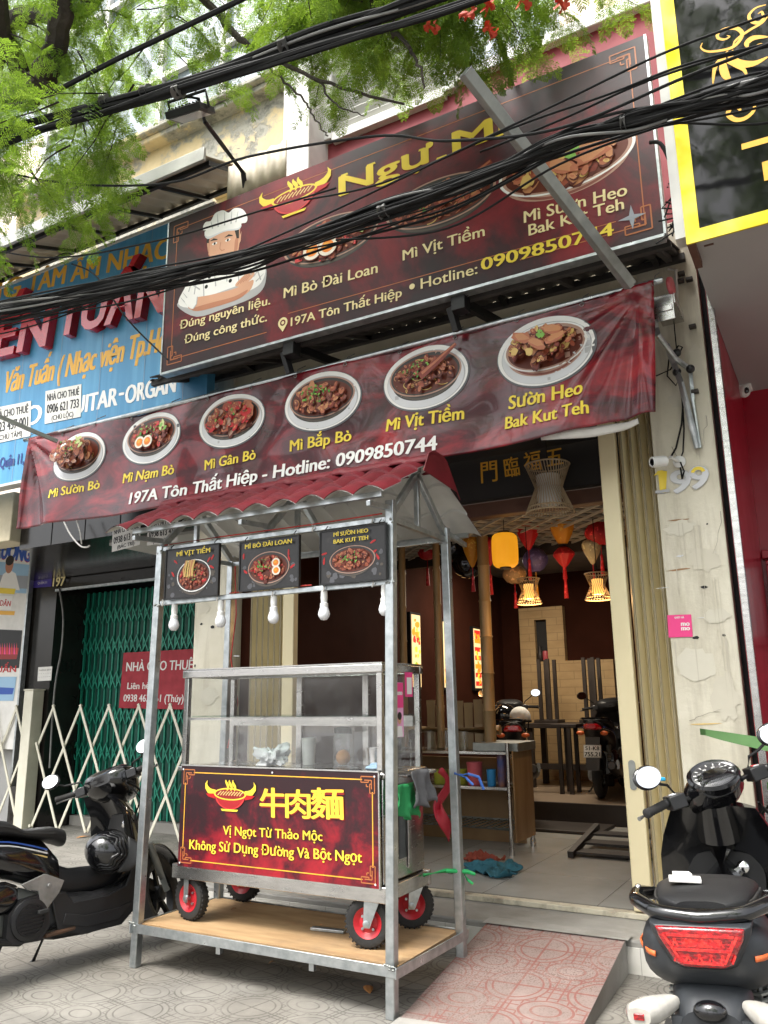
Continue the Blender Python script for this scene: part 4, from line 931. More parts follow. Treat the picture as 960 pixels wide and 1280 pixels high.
def letters3d(s, p0, p1, hpx, depth):
    q0, q1 = at(*p0, Y=YL), at(*p1, Y=YL); h = (at(p0[0], p0[1]-hpx, Y=YL)-q0).length; L = q1.x-q0.x
    cu = bpy.data.curves.new('txt', 'FONT'); cu.body = s; cu.size = 1; cu.extrude = .5; cu.offset = .03; cu.resolution_u = 3
    o = bpy.data.objects.new('txt', cu); COL.objects.link(o); bpy.context.view_layer.update()
    me = bpy.data.meshes.new_from_object(o.evaluated_get(bpy.context.evaluated_depsgraph_get())); bpy.data.objects.remove(o)
    xs_ = [v.co.x for v in me.vertices]; xa, xb = min(xs_), max(xs_)
    for v in me.vertices:
        x, y, z = v.co; u = q0.x+(x-xa)/(xb-xa)*L+y*h*.18; v.co = Vector((u, YL-.002-depth*(z+.5), q0.z+(q1.z-q0.z)*(x-xa)/(xb-xa)+y/CAP*h))-bb.location
    me.materials.append(MAT['red_letter']); o = bpy.data.objects.new('raised_letters', me); COL.objects.link(o); o.parent = bb
    md = o.modifiers.new('bevel', 'BEVEL'); md.width = .004; md.segments = 1
letters3d('TUẤN', (78,424), (213,392), 45, .09); letters3d('YẾN', (-34,458), (66,434), 45, .09)

# black sign with a gold mirror border, right
YK = 4.34
ks = thing('black_glass_sign', (1.2, YK, 3.98), 'glossy black sign with gold mirror border and gold scrollwork at top right', 'sign')
kx0, kz0 = at(858,301,Y=YK).x, at(858,301,Y=YK).z
m = MB(); m.box((kx0+.045,YK,kz0+.045),(3.2,YK+.10,7.6)); m.build('panel', 'sign_black', ks)
m = MB(); m.box((kx0,YK-.014,kz0+.0461),(kx0+.075,YK-.001,7.6)); m.box((kx0,YK-.014,kz0-.03),(3.2,YK-.001,kz0+.0459)); m.build('border', 'gold_mirror', ks)
m = MB(); m.box((kx0-.055,YK-.010,kz0+.02),(kx0-.001,YK+.10,7.6)); m.build('edge_panel', 'white_paint', ks)
m = MB(); m.box((kx0,YK+.002,kz0-.026),(kx0+.04,YK+.3,kz0+.044)); m.bar((kx0+.1,YK+.12,kz0+.03),(kx0+.1,5.3,kz0+.4), .05); m.bar((kx0+1.2,YK+.12,kz0+.03),(kx0+1.2,5.3,kz0+.4), .05); m.build('support_frame', 'brown_beam', ks)
a = Art(.0012); a.dw = 1e-4
def K(px, py): q = at(px, py, Y=YK); return q.x, q.z
def curve(P, ws, m_='i_orange'):
    P = [K(820+x/4, y/4) for x, y in P]; q = []; k = len(P)
    for i in range(k-1):
        p0, p1, p2, p3 = P[max(i-1,0)], P[i], P[i+1], P[min(i+2,k-1)]
        for j in range(8):
            s_ = j/8; q.append(tuple(.5*((2*p1[d])+(-p0[d]+p2[d])*s_+(2*p0[d]-5*p1[d]+4*p2[d]-p3[d])*s_*s_+(-p0[d]+3*p1[d]-3*p2[d]+p3[d])*s_**3) for d in (0,1)))
    q.append(P[-1]); n = len(q); a.stroke(q, [.004+ws*sin(pi*(i+.5)/n) for i in range(n)], m_)
curve([(232,215),(225,240),(260,258),(330,252),(385,235),(420,200),(430,165),(400,142),(350,145),(312,165),(310,190),(340,198),(368,185),(355,178)], .018)
curve([(385,235),(400,200),(470,150),(530,115),(560,80)], .012); curve([(550,25),(500,40),(466,75),(475,105),(510,115),(535,95),(530,60),(510,70)], .016)
curve([(385,250),(375,290),(420,318),(490,318),(560,285)], .04); curve([(460,240),(455,215),(490,190),(560,185)], .03); curve([(460,238),(500,246),(525,225),(500,228)], .02)
curve([(360,255),(330,290),(295,340),(285,420)], .022); curve([(345,280),(335,330),(350,380),(375,400)], .04); curve([(350,310),(400,330),(440,350),(455,385)], .018)
curve([(455,480),(485,500),(490,550),(450,590),(400,600),(362,575),(372,545),(410,540),(420,558),(395,562)], .022)
p = [K(927,184), K(990,166)]; a.stroke(p, .036, 'i_orange')
q0, q1 = K(957,226), K(1010,212); a.text('E', q0, (q0[0]+.09, q0[1]), .12, 'i_orange', .05)
a.build('gold_scroll', ks, lambda u, v, w: Vector((u, YK-w, v)))

# ---------------------------------------------------------------- stuck-up papers, plaques, posters
g = 'to-let papers pasted on the neighbour house'
def to_let(name, pts, Y, nums, label):
    return paper_sheet(name, pts, Y, [('NHÀ CHO THUÊ', .68, .22), (nums[0], .30, .28), (nums[1], .06, .15, .2, .8)], label, 'notice', g, bold=.04)
to_let('to_let_notice', [(57,489),(102,480),(101,521),(56,530)], YL-.004, ('0906 621 733','(CHÚ LỘC)'), 'white to-let paper with phone number pasted beside ITAR on the blue board')
to_let('to_let_notice', [(-12,511),(39,501),(38,545),(-12,556)], YL-.004, ('0923 457 001','(CHÚ TÂM)'), 'white to-let paper at the left edge of the blue board behind the banner pole')
to_let('to_let_notice', [(141,659),(176,649),(175,681),(140,690)], 5.462, ('0938 613 416','(BÁC TRÍ)'), 'white to-let paper fully visible on the black tiles beside the cart roof')
to_let('to_let_notice', [(185,649),(223,644),(222,677),(184,682)], 5.462, ('0938 613 416','(BÁC TRÍ)'), 'white to-let paper half hidden by the red tips of the cart roof')
paper_sheet('to_let_board', [(155,816),(245,811),(238,887),(149,885)], 7.53, [('NHÀ CHO THUÊ',.66,.17,.06,.98,'i_white'),('Liên hệ:',.34,.12,.10,.45,'i_white'),('0938 463 161 (Thúy)',.12,.13,.06,.90,'i_white')], 'red to-let board with white lettering hung on the green gate', 'notice', mt='strap_red', thick=.006, bold=.03)
o = paper_sheet('street_plaque', [(44,713),(66,711),(65,733),(42,735)], 7.09, [('HẺM TÔN THẤT',.68,.12,.1,.9,'i_white'),('PHƯỜNG 4',.44,.12,.25,.75,'i_white'),('QUẬN 11',.18,.14,.25,.75,'i_white')], 'small purple address plaque on the black column beside the number', 'plaque', mt='i_purple', thick=.01)
a = Art(.001); q0, q1 = at(66,733,Y=7.06), at(80.5,732,Y=7.06)
a.text('197', (q0.x,q0.z), (q1.x,q1.z), .125, 'i_pale', .05)
on = a.build('house_number', None, lambda u, v, w: Vector((u, 7.058-w, v)), off=False); tag(on, 'cream house number 197 above the green gate opening', 'number')
paper_sheet('meter_notice', [(48,834),(65.5,833),(64,850.5),(47,851.5)], 7.09, [('THÔNG BÁO',.72,.1),('- - - - - -',.5,.1),('------',.25,.1)], 'small white notice on the dark tiled column above the barrier post', 'notice', thick=.003)
ps = thing('poster_board', (-10.6,7.02,.9), 'poster board with a man in a white shirt left of the black column', 'poster')
YP = 7.02; px1 = at(40,700,Y=YP).x
m = MB(); m.box((-12.8,YP,.95),(px1-.02,YP+.03,3.6)); m.build('board', 'paper', ps); m = MB(); m.box((px1-.02,YP-.02,.5),(px1+.01,YP+.05,3.6)); m.build('edge_strip', 'galv', ps)
a = Art(.001); t = texter(a, YP); a.dw = 1e-4
V = lambda px, py: (lambda q: (q.x, q.z))(at(px, py, Y=YP)); pl = lambda m_, *P: a.poly([V(*p) for p in P], m_)
t('TRƯỜNG', (-14,696), (37,702), 20, 'i_blue', .07, outline='i_red', ol=.06)
pl('i_sky', (-20,700),(37,706),(33,742),(-20,738)); pl('i_steel', (-20,718),(36,720),(35,736),(-20,734)); pl('i_white', (-2,735),(4,718),(12,712),(20,717),(25,738)); q = V(12,706); a.ell(q[0], q[1], .085, .12, 'i_skin2', 20); a.ell(q[0], q[1]+.06, .09, .07, 'i_hair', 20)
pl('i_yellow', (-8,734),(20,736),(18,743),(-8,741)); pl('i_white', (-12,744),(16,745),(14,762),(-12,762)); t('DÂN', (0,757), (13,758), 7, 'i_red', .05); pl('i_orange', (-10,763),(19,764),(18,769),(-10,768))
pl('i_black', (-20,786),(28,788),(24,835),(-20,835)); pl('i_brownred', (-20,808),(24,810),(21,824),(-20,824))
for i in range(9): x = -4+i*3; pl('i_pink' if i % 2 else 'i_red2', (x,818),(x+1.2,803),(x+2.4,818))
t('TUẤN', (-12,841), (20,840), 8, 'i_red', .05); pl('i_sky', (-20,846),(21,846),(17,876),(-20,876)); pl('i_blue', (-20,858),(18,860),(16,868),(-20,868))
a.build('poster_print', ps, lambda u, v, w: Vector((u, YP-w, v)))
o = paper_sheet('pay_sticker', [(834,769),(864,768),(866,796),(836,797)], 5.356, [('QUÉT MÃ',.84,.08,.3,.7,'i_white'),('mo',.50,.22,.56,.90,'i_white'),('mo',.30,.22,.56,.90,'i_white')], 'pink payment sticker on the cream pillar right of the folded gate', 'sticker', mt='i_pink', bold=.06)
# ---------------------------------------------------------------- steel stand with plywood deck and little tiled roof
sd = thing('roofed_stand', (-2.95,4.15,0), 'galvanised steel stand with plywood deck and small red tiled roof holding the food cart', 'stand')
XL, XR, YF, YK2 = -3.80, -2.09, 3.80, 4.50
for x0, xf, y, zt in ((XL,-3.845,YF,2.50),(XR,-2.125,YF,2.58),(XL,-3.83,YK2,2.50),(XR,-2.065,YK2,2.55)):
    m = MB(); m.bar((xf,y,0),(x0,y,zt), .05, .05); p_ = m.build('post', 'galv', sd, bevel=.005)
m = MB(); zb = .215
for p, q in (((-3.83,YF-.028,zb),(-2.085,YF-.028,zb)),((-3.83,YK2+.028,zb),(-2.06,YK2+.028,zb)),((-2.075,YF-.05,zb),(-2.045,YK2+.05,zb)),((-3.855,YF-.05,zb),(-3.85,YK2+.05,zb))): m.bar(p, q, .008, .05)
m.bar((-3.85,YF+.02,zb-.02),(-2.08,YF+.02,zb-.02), .05, .006)
m.build('base_frame', 'galv', sd, bevel=.002)
m = MB(); m.box((-3.835,YF+.005,.222),(-2.085,YK2-.0,.238)); m.build('deck', 'plywood', sd)
for x in (-3.25,-2.62): m = MB(); m.bar((x,YF+.03,.185),(x,YK2-.03,.185), .03, .03); m.bar((x,YF+.03,.16),(x,YF+.06,.16),.03,.05); m.build('cross_bar', 'galv', sd)
for z, y in ((2.475,YF),(2.125,YF),(2.475,YK2)):
    m = MB(); m.bar((XL+.02,y-.004,z),(XR-.02,y-.004,z), .028, .03); m.build('rail', 'galv', sd, bevel=.003)
for x in (XL, XR): m = MB(); m.bar((x,YF+.02,2.475),(x,YK2-.02,2.475), .03, .03); m.build('rail', 'galv', sd, bevel=.003)
# roof: two pitched pressed sheets, ridge along X
rx0, rx1 = -4.02, -1.98; RY, RZ, EY, EZ, BY, BZ = 4.12, 2.87, 3.52, 2.545, 4.84, 2.52
for x in (XL, -2.95, XR):
    m = MB(); m.bar((x,YF,2.50),(x,RY,RZ-.06), .03, .04); m.bar((x,YK2,2.50),(x,RY,RZ-.06), .03, .04); m.bar((x,RY,2.48),(x,RY,RZ-.07), .03, .03); m.bar((x,EY+.03,EZ-.03),(x,YF,2.535), .025, .03); m.bar((x,BY-.03,BZ-.03),(x,YK2,2.525), .025, .03); m.build('rafter', 'galv', sd, bevel=.003)
for y, z in ((EY+.10,EZ+.028),(RY-.05,RZ-.055),(BY-.10,BZ+.02)): m = MB(); m.bar((rx0+.15,y,z),(rx1-.06,y,z), .03, .03); m.build('purlin', 'galv', sd)
nw = 11
def rib(u): return .038*(abs(sin(u*pi*nw))**.9)
def tile_step(v): return .016*(1-((v*3) % 1.0)) if v < 1 else 0
def roof_fn(y0, z0, y1, z1, lift):
    def f(u, v):
        x = rx0+(rx1-rx0)*u; return (x, y0+(y1-y0)*v, z0+(z1-z0)*v+rib(u)+tile_step(v)+lift)
    return f
for nm, a0 in (('front',(EY,EZ,RY,RZ)),('rear',(BY,BZ,RY,RZ))):
    m = MB(); n = 176; rows = []
    vs = [0,.02,.16,.30,.333,.3334,.36,.5,.64,.666,.6667,.70,.84,.999]
    f = roof_fn(*a0, .004); m.add([f(i/n, v) for v in vs for i in range(n+1)], [(j*(n+1)+i, j*(n+1)+i+1, (j+1)*(n+1)+i+1, (j+1)*(n+1)+i) for j in range(len(vs)-1) for i in range(n)], 0, True)
    f = roof_fn(*a0, -.001); b = len(m.v); m.add([f(i/n, v) for v in vs for i in range(n+1)], [(j*(n+1)+i, (j+1)*(n+1)+i, (j+1)*(n+1)+i+1, j*(n+1)+i+1) for j in range(len(vs)-1) for i in range(n)], 1, True)
    m.build('roof_sheet', ['roof_red','roof_under'], sd, recalc=False, sharp=60)
m = MB()
m.grid(lambda u, v: (rx0-.02+(rx1-rx0+.05)*u, RY+.13*sin((v-.5)*pi)*1.0, RZ+.055*cos((v-.5)*pi)*1.3-.035+.010*(abs(sin(u*pi*5))>.96)), 120, 12); m.build('ridge_cap', 'roof_red', sd, solid=.004)
m = MB(); m.prism([(-.20,-.10),(.25,-.13),(.30,-.17),(.12,.03),(.06,.055),(-.06,.055),(-.13,.02)], lambda u, v, w: Vector((rx1+.03-w, RY+u+.02, RZ+v)), .006); m.build('gable_cap', 'roof_red', sd)
# cables along the stand
m = MB(); m.tube([(XL+.04,YF-.02,2.50),(-3.3,YF-.024,2.503),(-2.6,YF-.024,2.50),(XR-.04,YF-.03,2.505)], .004, 6); m.tube([(-3.72,4.44,2.45),(-3.68,4.42,2.1),(-3.70,4.40,1.8),(-3.66,4.44,1.5),(-3.72,4.42,1.2)], .005, 6); m.tube([(-3.2,YF-.024,2.145),(-2.9,YF-.024,2.150),(-2.6,YF-.024,2.147)], .004, 6); m.build('power_lead', 'wire_red', sd)
m = MB()
for x, z in ((XL+.05,2.125),(-3.3,2.125),(-2.88,2.125),(-2.52,2.125),(-2.2,2.125),(XL+.08,2.48),(-2.6,2.48),(-2.2,2.48)): m.tube([(x,YF-.024,z+.02),(x+.012,YF-.032,z),(x,YF-.024,z-.02)], .005, 6)
m.build('cable_ties', 'paper', sd)
for x, y, z in ((XL,YF,2.46),(XR,YF,2.46),(XL,YF,2.11),(XR,YF,2.11),(-3.842,YF-.02,.24),(-2.118,YF-.02,.24),(-2.07,YK2+.02,.24),(XR,YK2,2.46)):
    m = MB(); r_ = random.Random(int(z*100+x*10))
    for i in range(6): m.ell((x+r_.uniform(-.026,.026), y-.024+r_.uniform(-.004,.004), z+r_.uniform(-.014,.014)), (.009,.006,.006), 8, 5)
    m.build('weld', 'grey_tube', sd)

# menu boards tied between the two front rails
def menu(pts, lines, style, seed, label):
    YM = 3.752; c = [at(*p, Y=YM) for p in pts]; x0 = (c[0].x+c[3].x)/2; x1 = (c[1].x+c[2].x)/2; z0 = (c[3].z+c[2].z)/2; z1 = (c[0].z+c[1].z)/2
    t = thing('menu_board', ((x0+x1)/2, YM, z0), label, 'menu board', 'menu boards hung under the cart roof')
    m = MB(); m.box((x0+.006,YM-.003,z0+.006),(x1-.006,YM+.012,z1-.006)); m.build('picture_panel', 'print_menu', t)
    m = MB()
    for b_ in ((x0,z0,x1,z0+.008),(x0,z1-.008,x1,z1),(x0,z0+.0082,x0+.008,z1-.0082),(x1-.008,z0+.0082,x1,z1-.0082)): m.box((b_[0],YM-.008,b_[1]),(b_[2],YM+.013,b_[3]))
    m.build('frame', 'black_metal', t)
    a = Art(.0036); W = x1-x0; H = z1-z0; r = random.Random(seed)
    for i in range(26): a.blob(x0+W*r.uniform(.05,.95), z0+H*r.uniform(.05,.5), .02*r.uniform(.2,1), r.choice(['i_shadow','i_bowl2','i_shadow']), r)
    for i in range(5): u = r.choice([r.uniform(.05,.2), r.uniform(.8,.93)]); a.blob(x0+W*u, z0+H*r.uniform(.2,.8), .022, 'i_red', r, .35)
    ru = W*(.40 if style != 'white' else .36); bowl(a, (x0+x1)/2+(.02 if style == 'white' else 0), z0+H*.37, ru, H*(.45 if style != 'dark' else .36), style, seed, plate=False)
    if style == 'white':
        for i in range(16): u = x0+W*.47+r.uniform(-.04,.04); a.stroke([(u, z0+H*.40),(u+r.uniform(-.01,.01), z0+H*.55),(u+.015+r.uniform(-.01,.01), z0+H*.72)], .008, r.choice(['i_noodle','i_meat5','i_noodle']))
    for s, v0, u0, u1, hh in lines: a.text(s, (x0+W*u0, z0+H*v0), (x0+W*u1, z0+H*v0), H*hh, 'i_yellow', .06)
    a.build('printed_picture', t, lambda u, v, w: Vector((u, YM-w, v)))
    m = MB()
    for x in (x0+.04, x1-.04): m.tube([(x,YM+.004,z1-.012),(x+.005,YM-.01,z1+.008),(x,YM+.02,z1+.03)], .003, 5)
    m.build('ties', 'wire_black', t)
menu([(208,686),(275,680),(273,744),(206,750)], [('MÌ VỊT TIỀM',.83,.24,.86,.09)], 'white', 3, 'black menu board with noodles lifted from a white bowl')
menu([(301,678),(375,668),(374,733),(298,740)], [('MÌ BÒ ĐÀI LOAN',.84,.12,.90,.09)], 'egg2', 4, 'black menu board with a beef bowl and halved eggs')
menu([(401,663),(483,655),(483,724),(399,732)], [('MÌ SƯỜN HEO',.86,.24,.76,.075),('BAK KUT TEH',.73,.24,.76,.075)], 'dark', 5, 'black menu board with ribs in a dark bowl nearest the right post')
# bulbs
def bulb(x, label):
    t = thing('light_bulb', (x, YF, 1.93), label, 'bulb', 'unlit bulbs in a row under the menu boards')
    m = MB(); m.lathe([(.004,.19),(.018,.188),(.020,.14),(.017,.115),(.023,.11),(.023,.09)], (x,YF,1.93), n=18); m.build('socket', 'bulb_socket', t)
    m = MB(); m.lathe([(.002,.014),(.018,.018),(.030,.034),(.034,.05),(.030,.067),(.023,.086),(.021,.092)], (x,YF,1.93), n=20); m.build('globe', 'bulb_glass', t)
for px, l in ((218,'unlit white bulb next to the left front post of the stand'),(276,'unlit white bulb under the right corner of the duck noodle board'),(342,'unlit white bulb below the beef and egg bowl board'),(405,'unlit white bulb below the ribs board, left end'),(481,'unlit white bulb almost touching the right front post')): bulb(at(px,765,Y=YF).x, l)

# ---------------------------------------------------------------- the stainless food cart standing on the deck
fc = thing('food_cart', (-2.98,4.2,.24), 'stainless noodle cart with glass case on four red rimmed wheels', 'food cart')
cx0, cx1, cy0, cy1 = -3.69, -2.25, 3.95, 4.43
m = MB(); m.box((cx0-.02,cy0-.025,.475),(cx1+.03,cy0+.01,.555)); m.box((cx0-.02,cy1-.01,.475),(cx1+.03,cy1+.025,.555)); m.box((cx0-.02,cy0+.011,.48),(cx0+.015,cy1-.011,.552)); m.box((cx1-.005,cy0+.011,.48),(cx1+.03,cy1-.011,.552)); m.box((cx0+.016,cy0+.012,.52),(cx1-.006,cy1-.012,.54)); m.build('chassis', 'stainless', fc, bevel=.004)
m = MB(); m.box((cx0,cy0+.005,.557),(cx1,cy1,1.09)); m.build('body_panel', 'stainless', fc, bevel=.006)
m = MB(); m.box((cx0-.02,cy0-.012,1.092),(cx1+.02,cy1+.02,1.118)); m.build('counter_top', 'stainless', fc, bevel=.005)
for x in (cx1-.10, cx1-.04): pass
m = MB(); m.box((cx1+.002,cy0+.06,.60),(cx1+.008,cy0+.16,1.06)); m.box((cx1+.002,cy0+.27,.60),(cx1+.010,cy0+.31,1.04)); m.build('side_trim', 'stainless', fc, bevel=.003)
m = MB(); m.box((cx1+.002,cy0+.165,.66),(cx1+.006,cy0+.265,1.05)); m.build('side_door', 'black_gloss', fc)
# glass case
gz0, gz1 = 1.12, 1.70
for x, y in ((cx0+.015,cy0+.015),(cx1-.015,cy0+.015),(cx0+.015,cy1-.015),(cx1-.015,cy1-.015)): m = MB(); m.box((x-.017,y-.017,gz0),(x+.017,y+.017,gz1-.045)); m.build('case_post', 'stainless', fc, bevel=.003)
m = MB(); m.box((cx0-.012,cy0-.012,gz1-.045),(cx1+.012,cy0+.03,gz1)); m.box((cx0-.012,cy1-.03,gz1-.045),(cx1+.012,cy1+.012,gz1)); m.box((cx0-.012,cy0+.031,gz1-.045),(cx0+.02,cy1-.031,gz1)); m.box((cx1-.02,cy0+.031,gz1-.045),(cx1+.012,cy1-.031,gz1)); m.build('case_rim', 'stainless', fc, bevel=.004)
m = MB(); m.box((cx0-.01,cy0-.01,gz1+.002),(cx1+.01,cy1+.01,gz1+.010)); m.build('case_lid', 'stainless', fc)
for lo, hi, nm in (((cx0+.034,cy0+.008,gz0),(cx1-.034,cy0+.012,gz1-.046),'front'),((cx0+.006,cy0+.034,gz0),(cx0+.010,cy1-.034,gz1-.046),'side'),((cx1-.010,cy0+.034,gz0),(cx1-.006,cy1-.034,gz1-.046),'side'),((cx0+.034,cy1-.012,gz0),(cx1-.034,cy1-.008,gz1-.046),'rear')):
    m = MB(); m.box(lo, hi); m.build('glass_pane', 'glass_clear' if nm == 'front' else 'glass', fc)
m = MB(); m.box((cx0+.035,cy0+.035,1.415),(cx1-.035,cy1-.035,1.421)); m.build('glass_shelf', 'glass_green', fc)
m = MB(); m.box((cx0+.034,cy1-.05,1.350),(cx1-.034,cy1-.034,1.412)); m.box((cx0+.03,cy0+.018,1.395),(cx1-.03,cy0+.034,1.411)); m.build('shelf_rail', 'stainless', fc)
for x in (-3.12,-2.62): m = MB(); m.box((x-.02,cy1-.033,gz0),(x+.02,cy1-.014,gz1-.046)); m.build('case_post', 'stainless', fc)
m = MB(); m.box((cx1+.03,cy1-.06,1.05),(cx1+.06,cy1+.03,1.10)); m.tube([(cx1+.02,cy0+.1,1.10),(cx1+.09,cy0+.1,1.10),(cx1+.09,cy1-.02,1.10),(cx1+.02,cy1-.02,1.10)], .011, 8); m.build('push_handle', 'stainless', fc)
# printed front panel
fp = MB(); pz0, pz1 = .548, 1.125; qx0, qx1 = at(222,1083,Y=3.915).x, at(473,1000,Y=3.915).x; fp.box((qx0,3.915,pz0),(qx1,3.921,pz1)); fpo = fp.build('front_board', 'print_cart', fc)
m = MB()
for b_ in ((qx0-.004,pz1,qx1+.004,pz1+.008),(qx1,pz0,qx1+.008,pz1),(qx0-.004,pz0-.008,qx1+.004,pz0)): m.box((b_[0],3.911,b_[1]),(b_[2],3.925,b_[3]))
m.build('board_edge', 'stainless', fc)
a = Art(.0012); YC = 3.915; t = texter(a, YC)
for (u0,v0,u1,v1) in ((qx0+.10,pz1-.038,qx1-.10,pz1-.038),(qx0+.10,pz0+.038,qx1-.10,pz0+.038),(qx0+.036,pz0+.10,qx0+.036,pz1-.10),(qx1-.036,pz0+.10,qx1-.036,pz1-.10)): a.stroke([(u0,v0),(u1,v1)], .006, 'i_orange')
for u, v, sx, sy in ((qx0+.022,pz1-.022,.085,-.085),(qx1-.022,pz1-.022,-.085,-.085),(qx0+.022,pz0+.022,.085,.085),(qx1-.022,pz0+.022,-.085,.085)): fret(a, u, v, sx, sy, .006, 'i_ornament')
for ch, pa, pb, hh in (('牛',(326,1018),(357,1019),34),('肉',(358,1019),(388,1020),33),('麵',(390,1020),(430,1021),36)):
    q0, q1 = at(*pa, Y=YC), at(*pb, Y=YC); h = (at(pa[0],pa[1]-hh,Y=YC)-q0).length*.80; a.text(ch, (q0.x+.006,q0.z-.006), (q1.x+.006,q1.z-.006), h, 'i_brownred', .03); a.text(ch, (q0.x,q0.z), (q1.x,q1.z), h*1.06, 'i_yellow', .045, outline='i_brownred', ol=.03)
t('Vị Ngọt Từ Thảo Mộc', (279.5,1043), (403.5,1051), 11.5, 'i_yellow', .035); t('Không Sử Dụng Đường Và Bột Ngọt', (237.5,1061), (453,1078), 12.5, 'i_yellow', .035)
q = at(288, 997, Y=YC); bull_logo(a, q.x, q.z, .165)
for u, v in ((qx0+.02,pz1-.02),(qx1-.02,pz1-.02),((qx0+qx1)/2,pz1-.02),(qx0+.02,pz0+.02),(qx1-.02,pz0+.02)): a.ell(u, v, .006, .006, 'i_lgrey', 12)
a.build('lettering', fpo, lambda u, v, w: Vector((u, YC-w, v)))
# wheels
def wheel(x, y, yaw, side):
    t = bpy.data.objects.new('wheel', None); COL.objects.link(t); t.parent = fc; t.location = Vector((x, y, .365))-fc.location; t.rotation_euler = (0, 0, yaw)
    m = MB(); prof = [(.078,-.028),(.098,-.034),(.116,-.030),(.124,-.016),(.126,0),(.124,.016),(.116,.030),(.098,.034),(.078,.028)]; m.lathe(prof+[prof[0]], (0,0,0), (0,1,0), 40, caps=False)
    for i in range(30):
        an = 2*pi*i/30; c_, s_ = cos(an), sin(an); m.bar((.124*c_,-.024,.124*s_),(.124*c_,-.004,.124*s_), .010, .010, roll=an); an += pi/30; c_, s_ = cos(an), sin(an); m.bar((.124*c_,.004,.124*s_),(.124*c_,.024,.124*s_), .010, .010, roll=an)
    m.build('tyre', 'rubber', t, local=True)
    m = MB(); m.lathe([(.02,-.02),(.05,-.012),(.062,-.020),(.078,-.030),(.080,-.022),(.080,.022),(.078,.030),(.062,.020),(.05,.012),(.02,.02)], (0,0,0), (0,1,0), 32); m.build('rim', 'rim_red', t, local=True, sharp=30)
    m = MB(); m.cyl((0,-.05,0),(0,.05,0), .013)
    for i in range(4): an = pi/4+i*pi/2; m.cyl((.042*cos(an),-.024,.042*sin(an)),(.042*cos(an),.024,.042*sin(an)), .007, 8)
    m.lathe([(.012,-.056),(.018,-.054),(.018,-.048),(.012,-.046)], (0,0,0), (0,1,0), 12); m.build('hub', 'galv', t, local=True)
    m = MB(); kx = .035 if side else 0
    for sg in (-1, 1): m.prism([(-.018,-.02),(.018,-.02),(kx+.045,.13),(kx-.045,.13)] if side else [(-.018,-.02),(.018,-.02),(.022,.13),(-.022,.13)], lambda u, v, w, sg=sg: Vector((u, sg*(.044+w), v)), .004)
    m.box((kx-.05,-.05,.13),(kx+.05,.05,.137)); m.lathe([(.028,.137),(.028,.150)], (kx,0,0), n=16); m.build('fork', 'galv', t, local=True)
    return t
wheel(-3.60,3.99,radians(-8),0); wheel(-2.36,3.985,radians(12),1); wheel(-2.34,4.43,radians(28),1); wheel(-3.62,4.50,radians(5),0)
# inside the case: dark frame, little things seen through the glass
def small(name, mtl, fn_, label, cat):
    m = MB(); fn_(m); return tag(m.build(name, mtl), label, cat)
jr = thing('storage_jar', (-2.72,4.30,1.12), 'clear jar holding an orange ball inside the glass case of the cart', 'jar')
m = MB(); m.lathe([(.06,0),(.062,.01),(.062,.17),(.05,.19),(.05,.20)], (-2.72,4.30,1.12), n=24, caps=False); m.build('jar_body', 'glass', jr)
m = MB(); m.ell((-2.72,4.30,1.17), (.045,.04,.045)); m.build('ball', 'sponge', jr)
m = MB(); m.lathe([(.052,.19),(.055,.195),(.055,.22),(.02,.23)], (-2.72,4.30,1.12), n=20); m.build('lid', 'cloth_grey', jr)
for x_, r_, h_, mt_, l_ in ((-2.50,.05,.11,'stainless','small steel cup near the right end of the glass case'),(-2.98,.045,.16,'paper','pale paper tub beside the jar in the glass case')):
    m = MB(); m.lathe([(r_*.8,0),(r_,h_),(r_*.93,h_),(r_*.75,.01)], (x_,4.31,1.12), n=20); tag(m.build('cup', mt_), l_, 'cup')
def bag(m):
    b0 = len(m.v); m.ell((-3.16,4.18,1.165), (.11,.07,.055), 40, 24); m.v[b0:] = [tuple(Vector(p)+(Vector(p)-Vector((-3.16,4.18,1.16)))*(.9*noise.noise(Vector(p)*22)+.5*noise.noise(Vector(p)*47))) for p in m.v[b0:]]; m.v[b0:] = [(x, y, max(z, 1.1215)) for x, y, z in m.v[b0:]]
small('plastic_bag', 'bag_white', bag, 'crumpled white plastic bag lying in the glass case', 'bag')
def rag(m):
    for i in range(7): m.ell((-2.36+R.uniform(-.04,.04),4.1+R.uniform(-.04,.04),1.13+R.uniform(0,.02)), (.04,.03,.014), 10, 6)
small('cleaning_rag', 'i_sky', rag, 'pale blue crumpled rag at the right end of the glass case', 'cloth')
def board(m): m.box((-2.66,4.385,1.43),(-2.30,4.40,1.66))
o = small('promo_card', 'i_pink2', lambda m: m.box((-2.236,4.06,1.30),(-2.232,4.17,1.60)), 'pink payment card stuck on the right glass of the cart', 'card')
a = Art(.001); a.dw = 1e-4; a.rect(4.062,1.46,4.168,1.598,'i_pink'); a.text('momo',(4.075,1.53),(4.155,1.53),.03,'i_white',.06); a.ell(4.12,1.40,.022,.03,'i_skin'); a.ell(4.12,1.415,.024,.022,'i_hair'); a.poly([(4.085,1.302),(4.155,1.302),(4.145,1.36),(4.095,1.36)],'i_white')
a.build('print', o, lambda u, v, w: Vector((-2.231+w, u, v)))
o = small('pay_card', 'i_pink', lambda m: m.box((-2.236,4.20,1.52),(-2.232,4.29,1.66)), 'narrow dark pink payment card right of the larger pink card', 'card')
a = Art(.001); a.rect(4.215,1.535,4.275,1.63,'i_white'); a.build('print', o, lambda u, v, w: Vector((-2.231+w, u, v)))
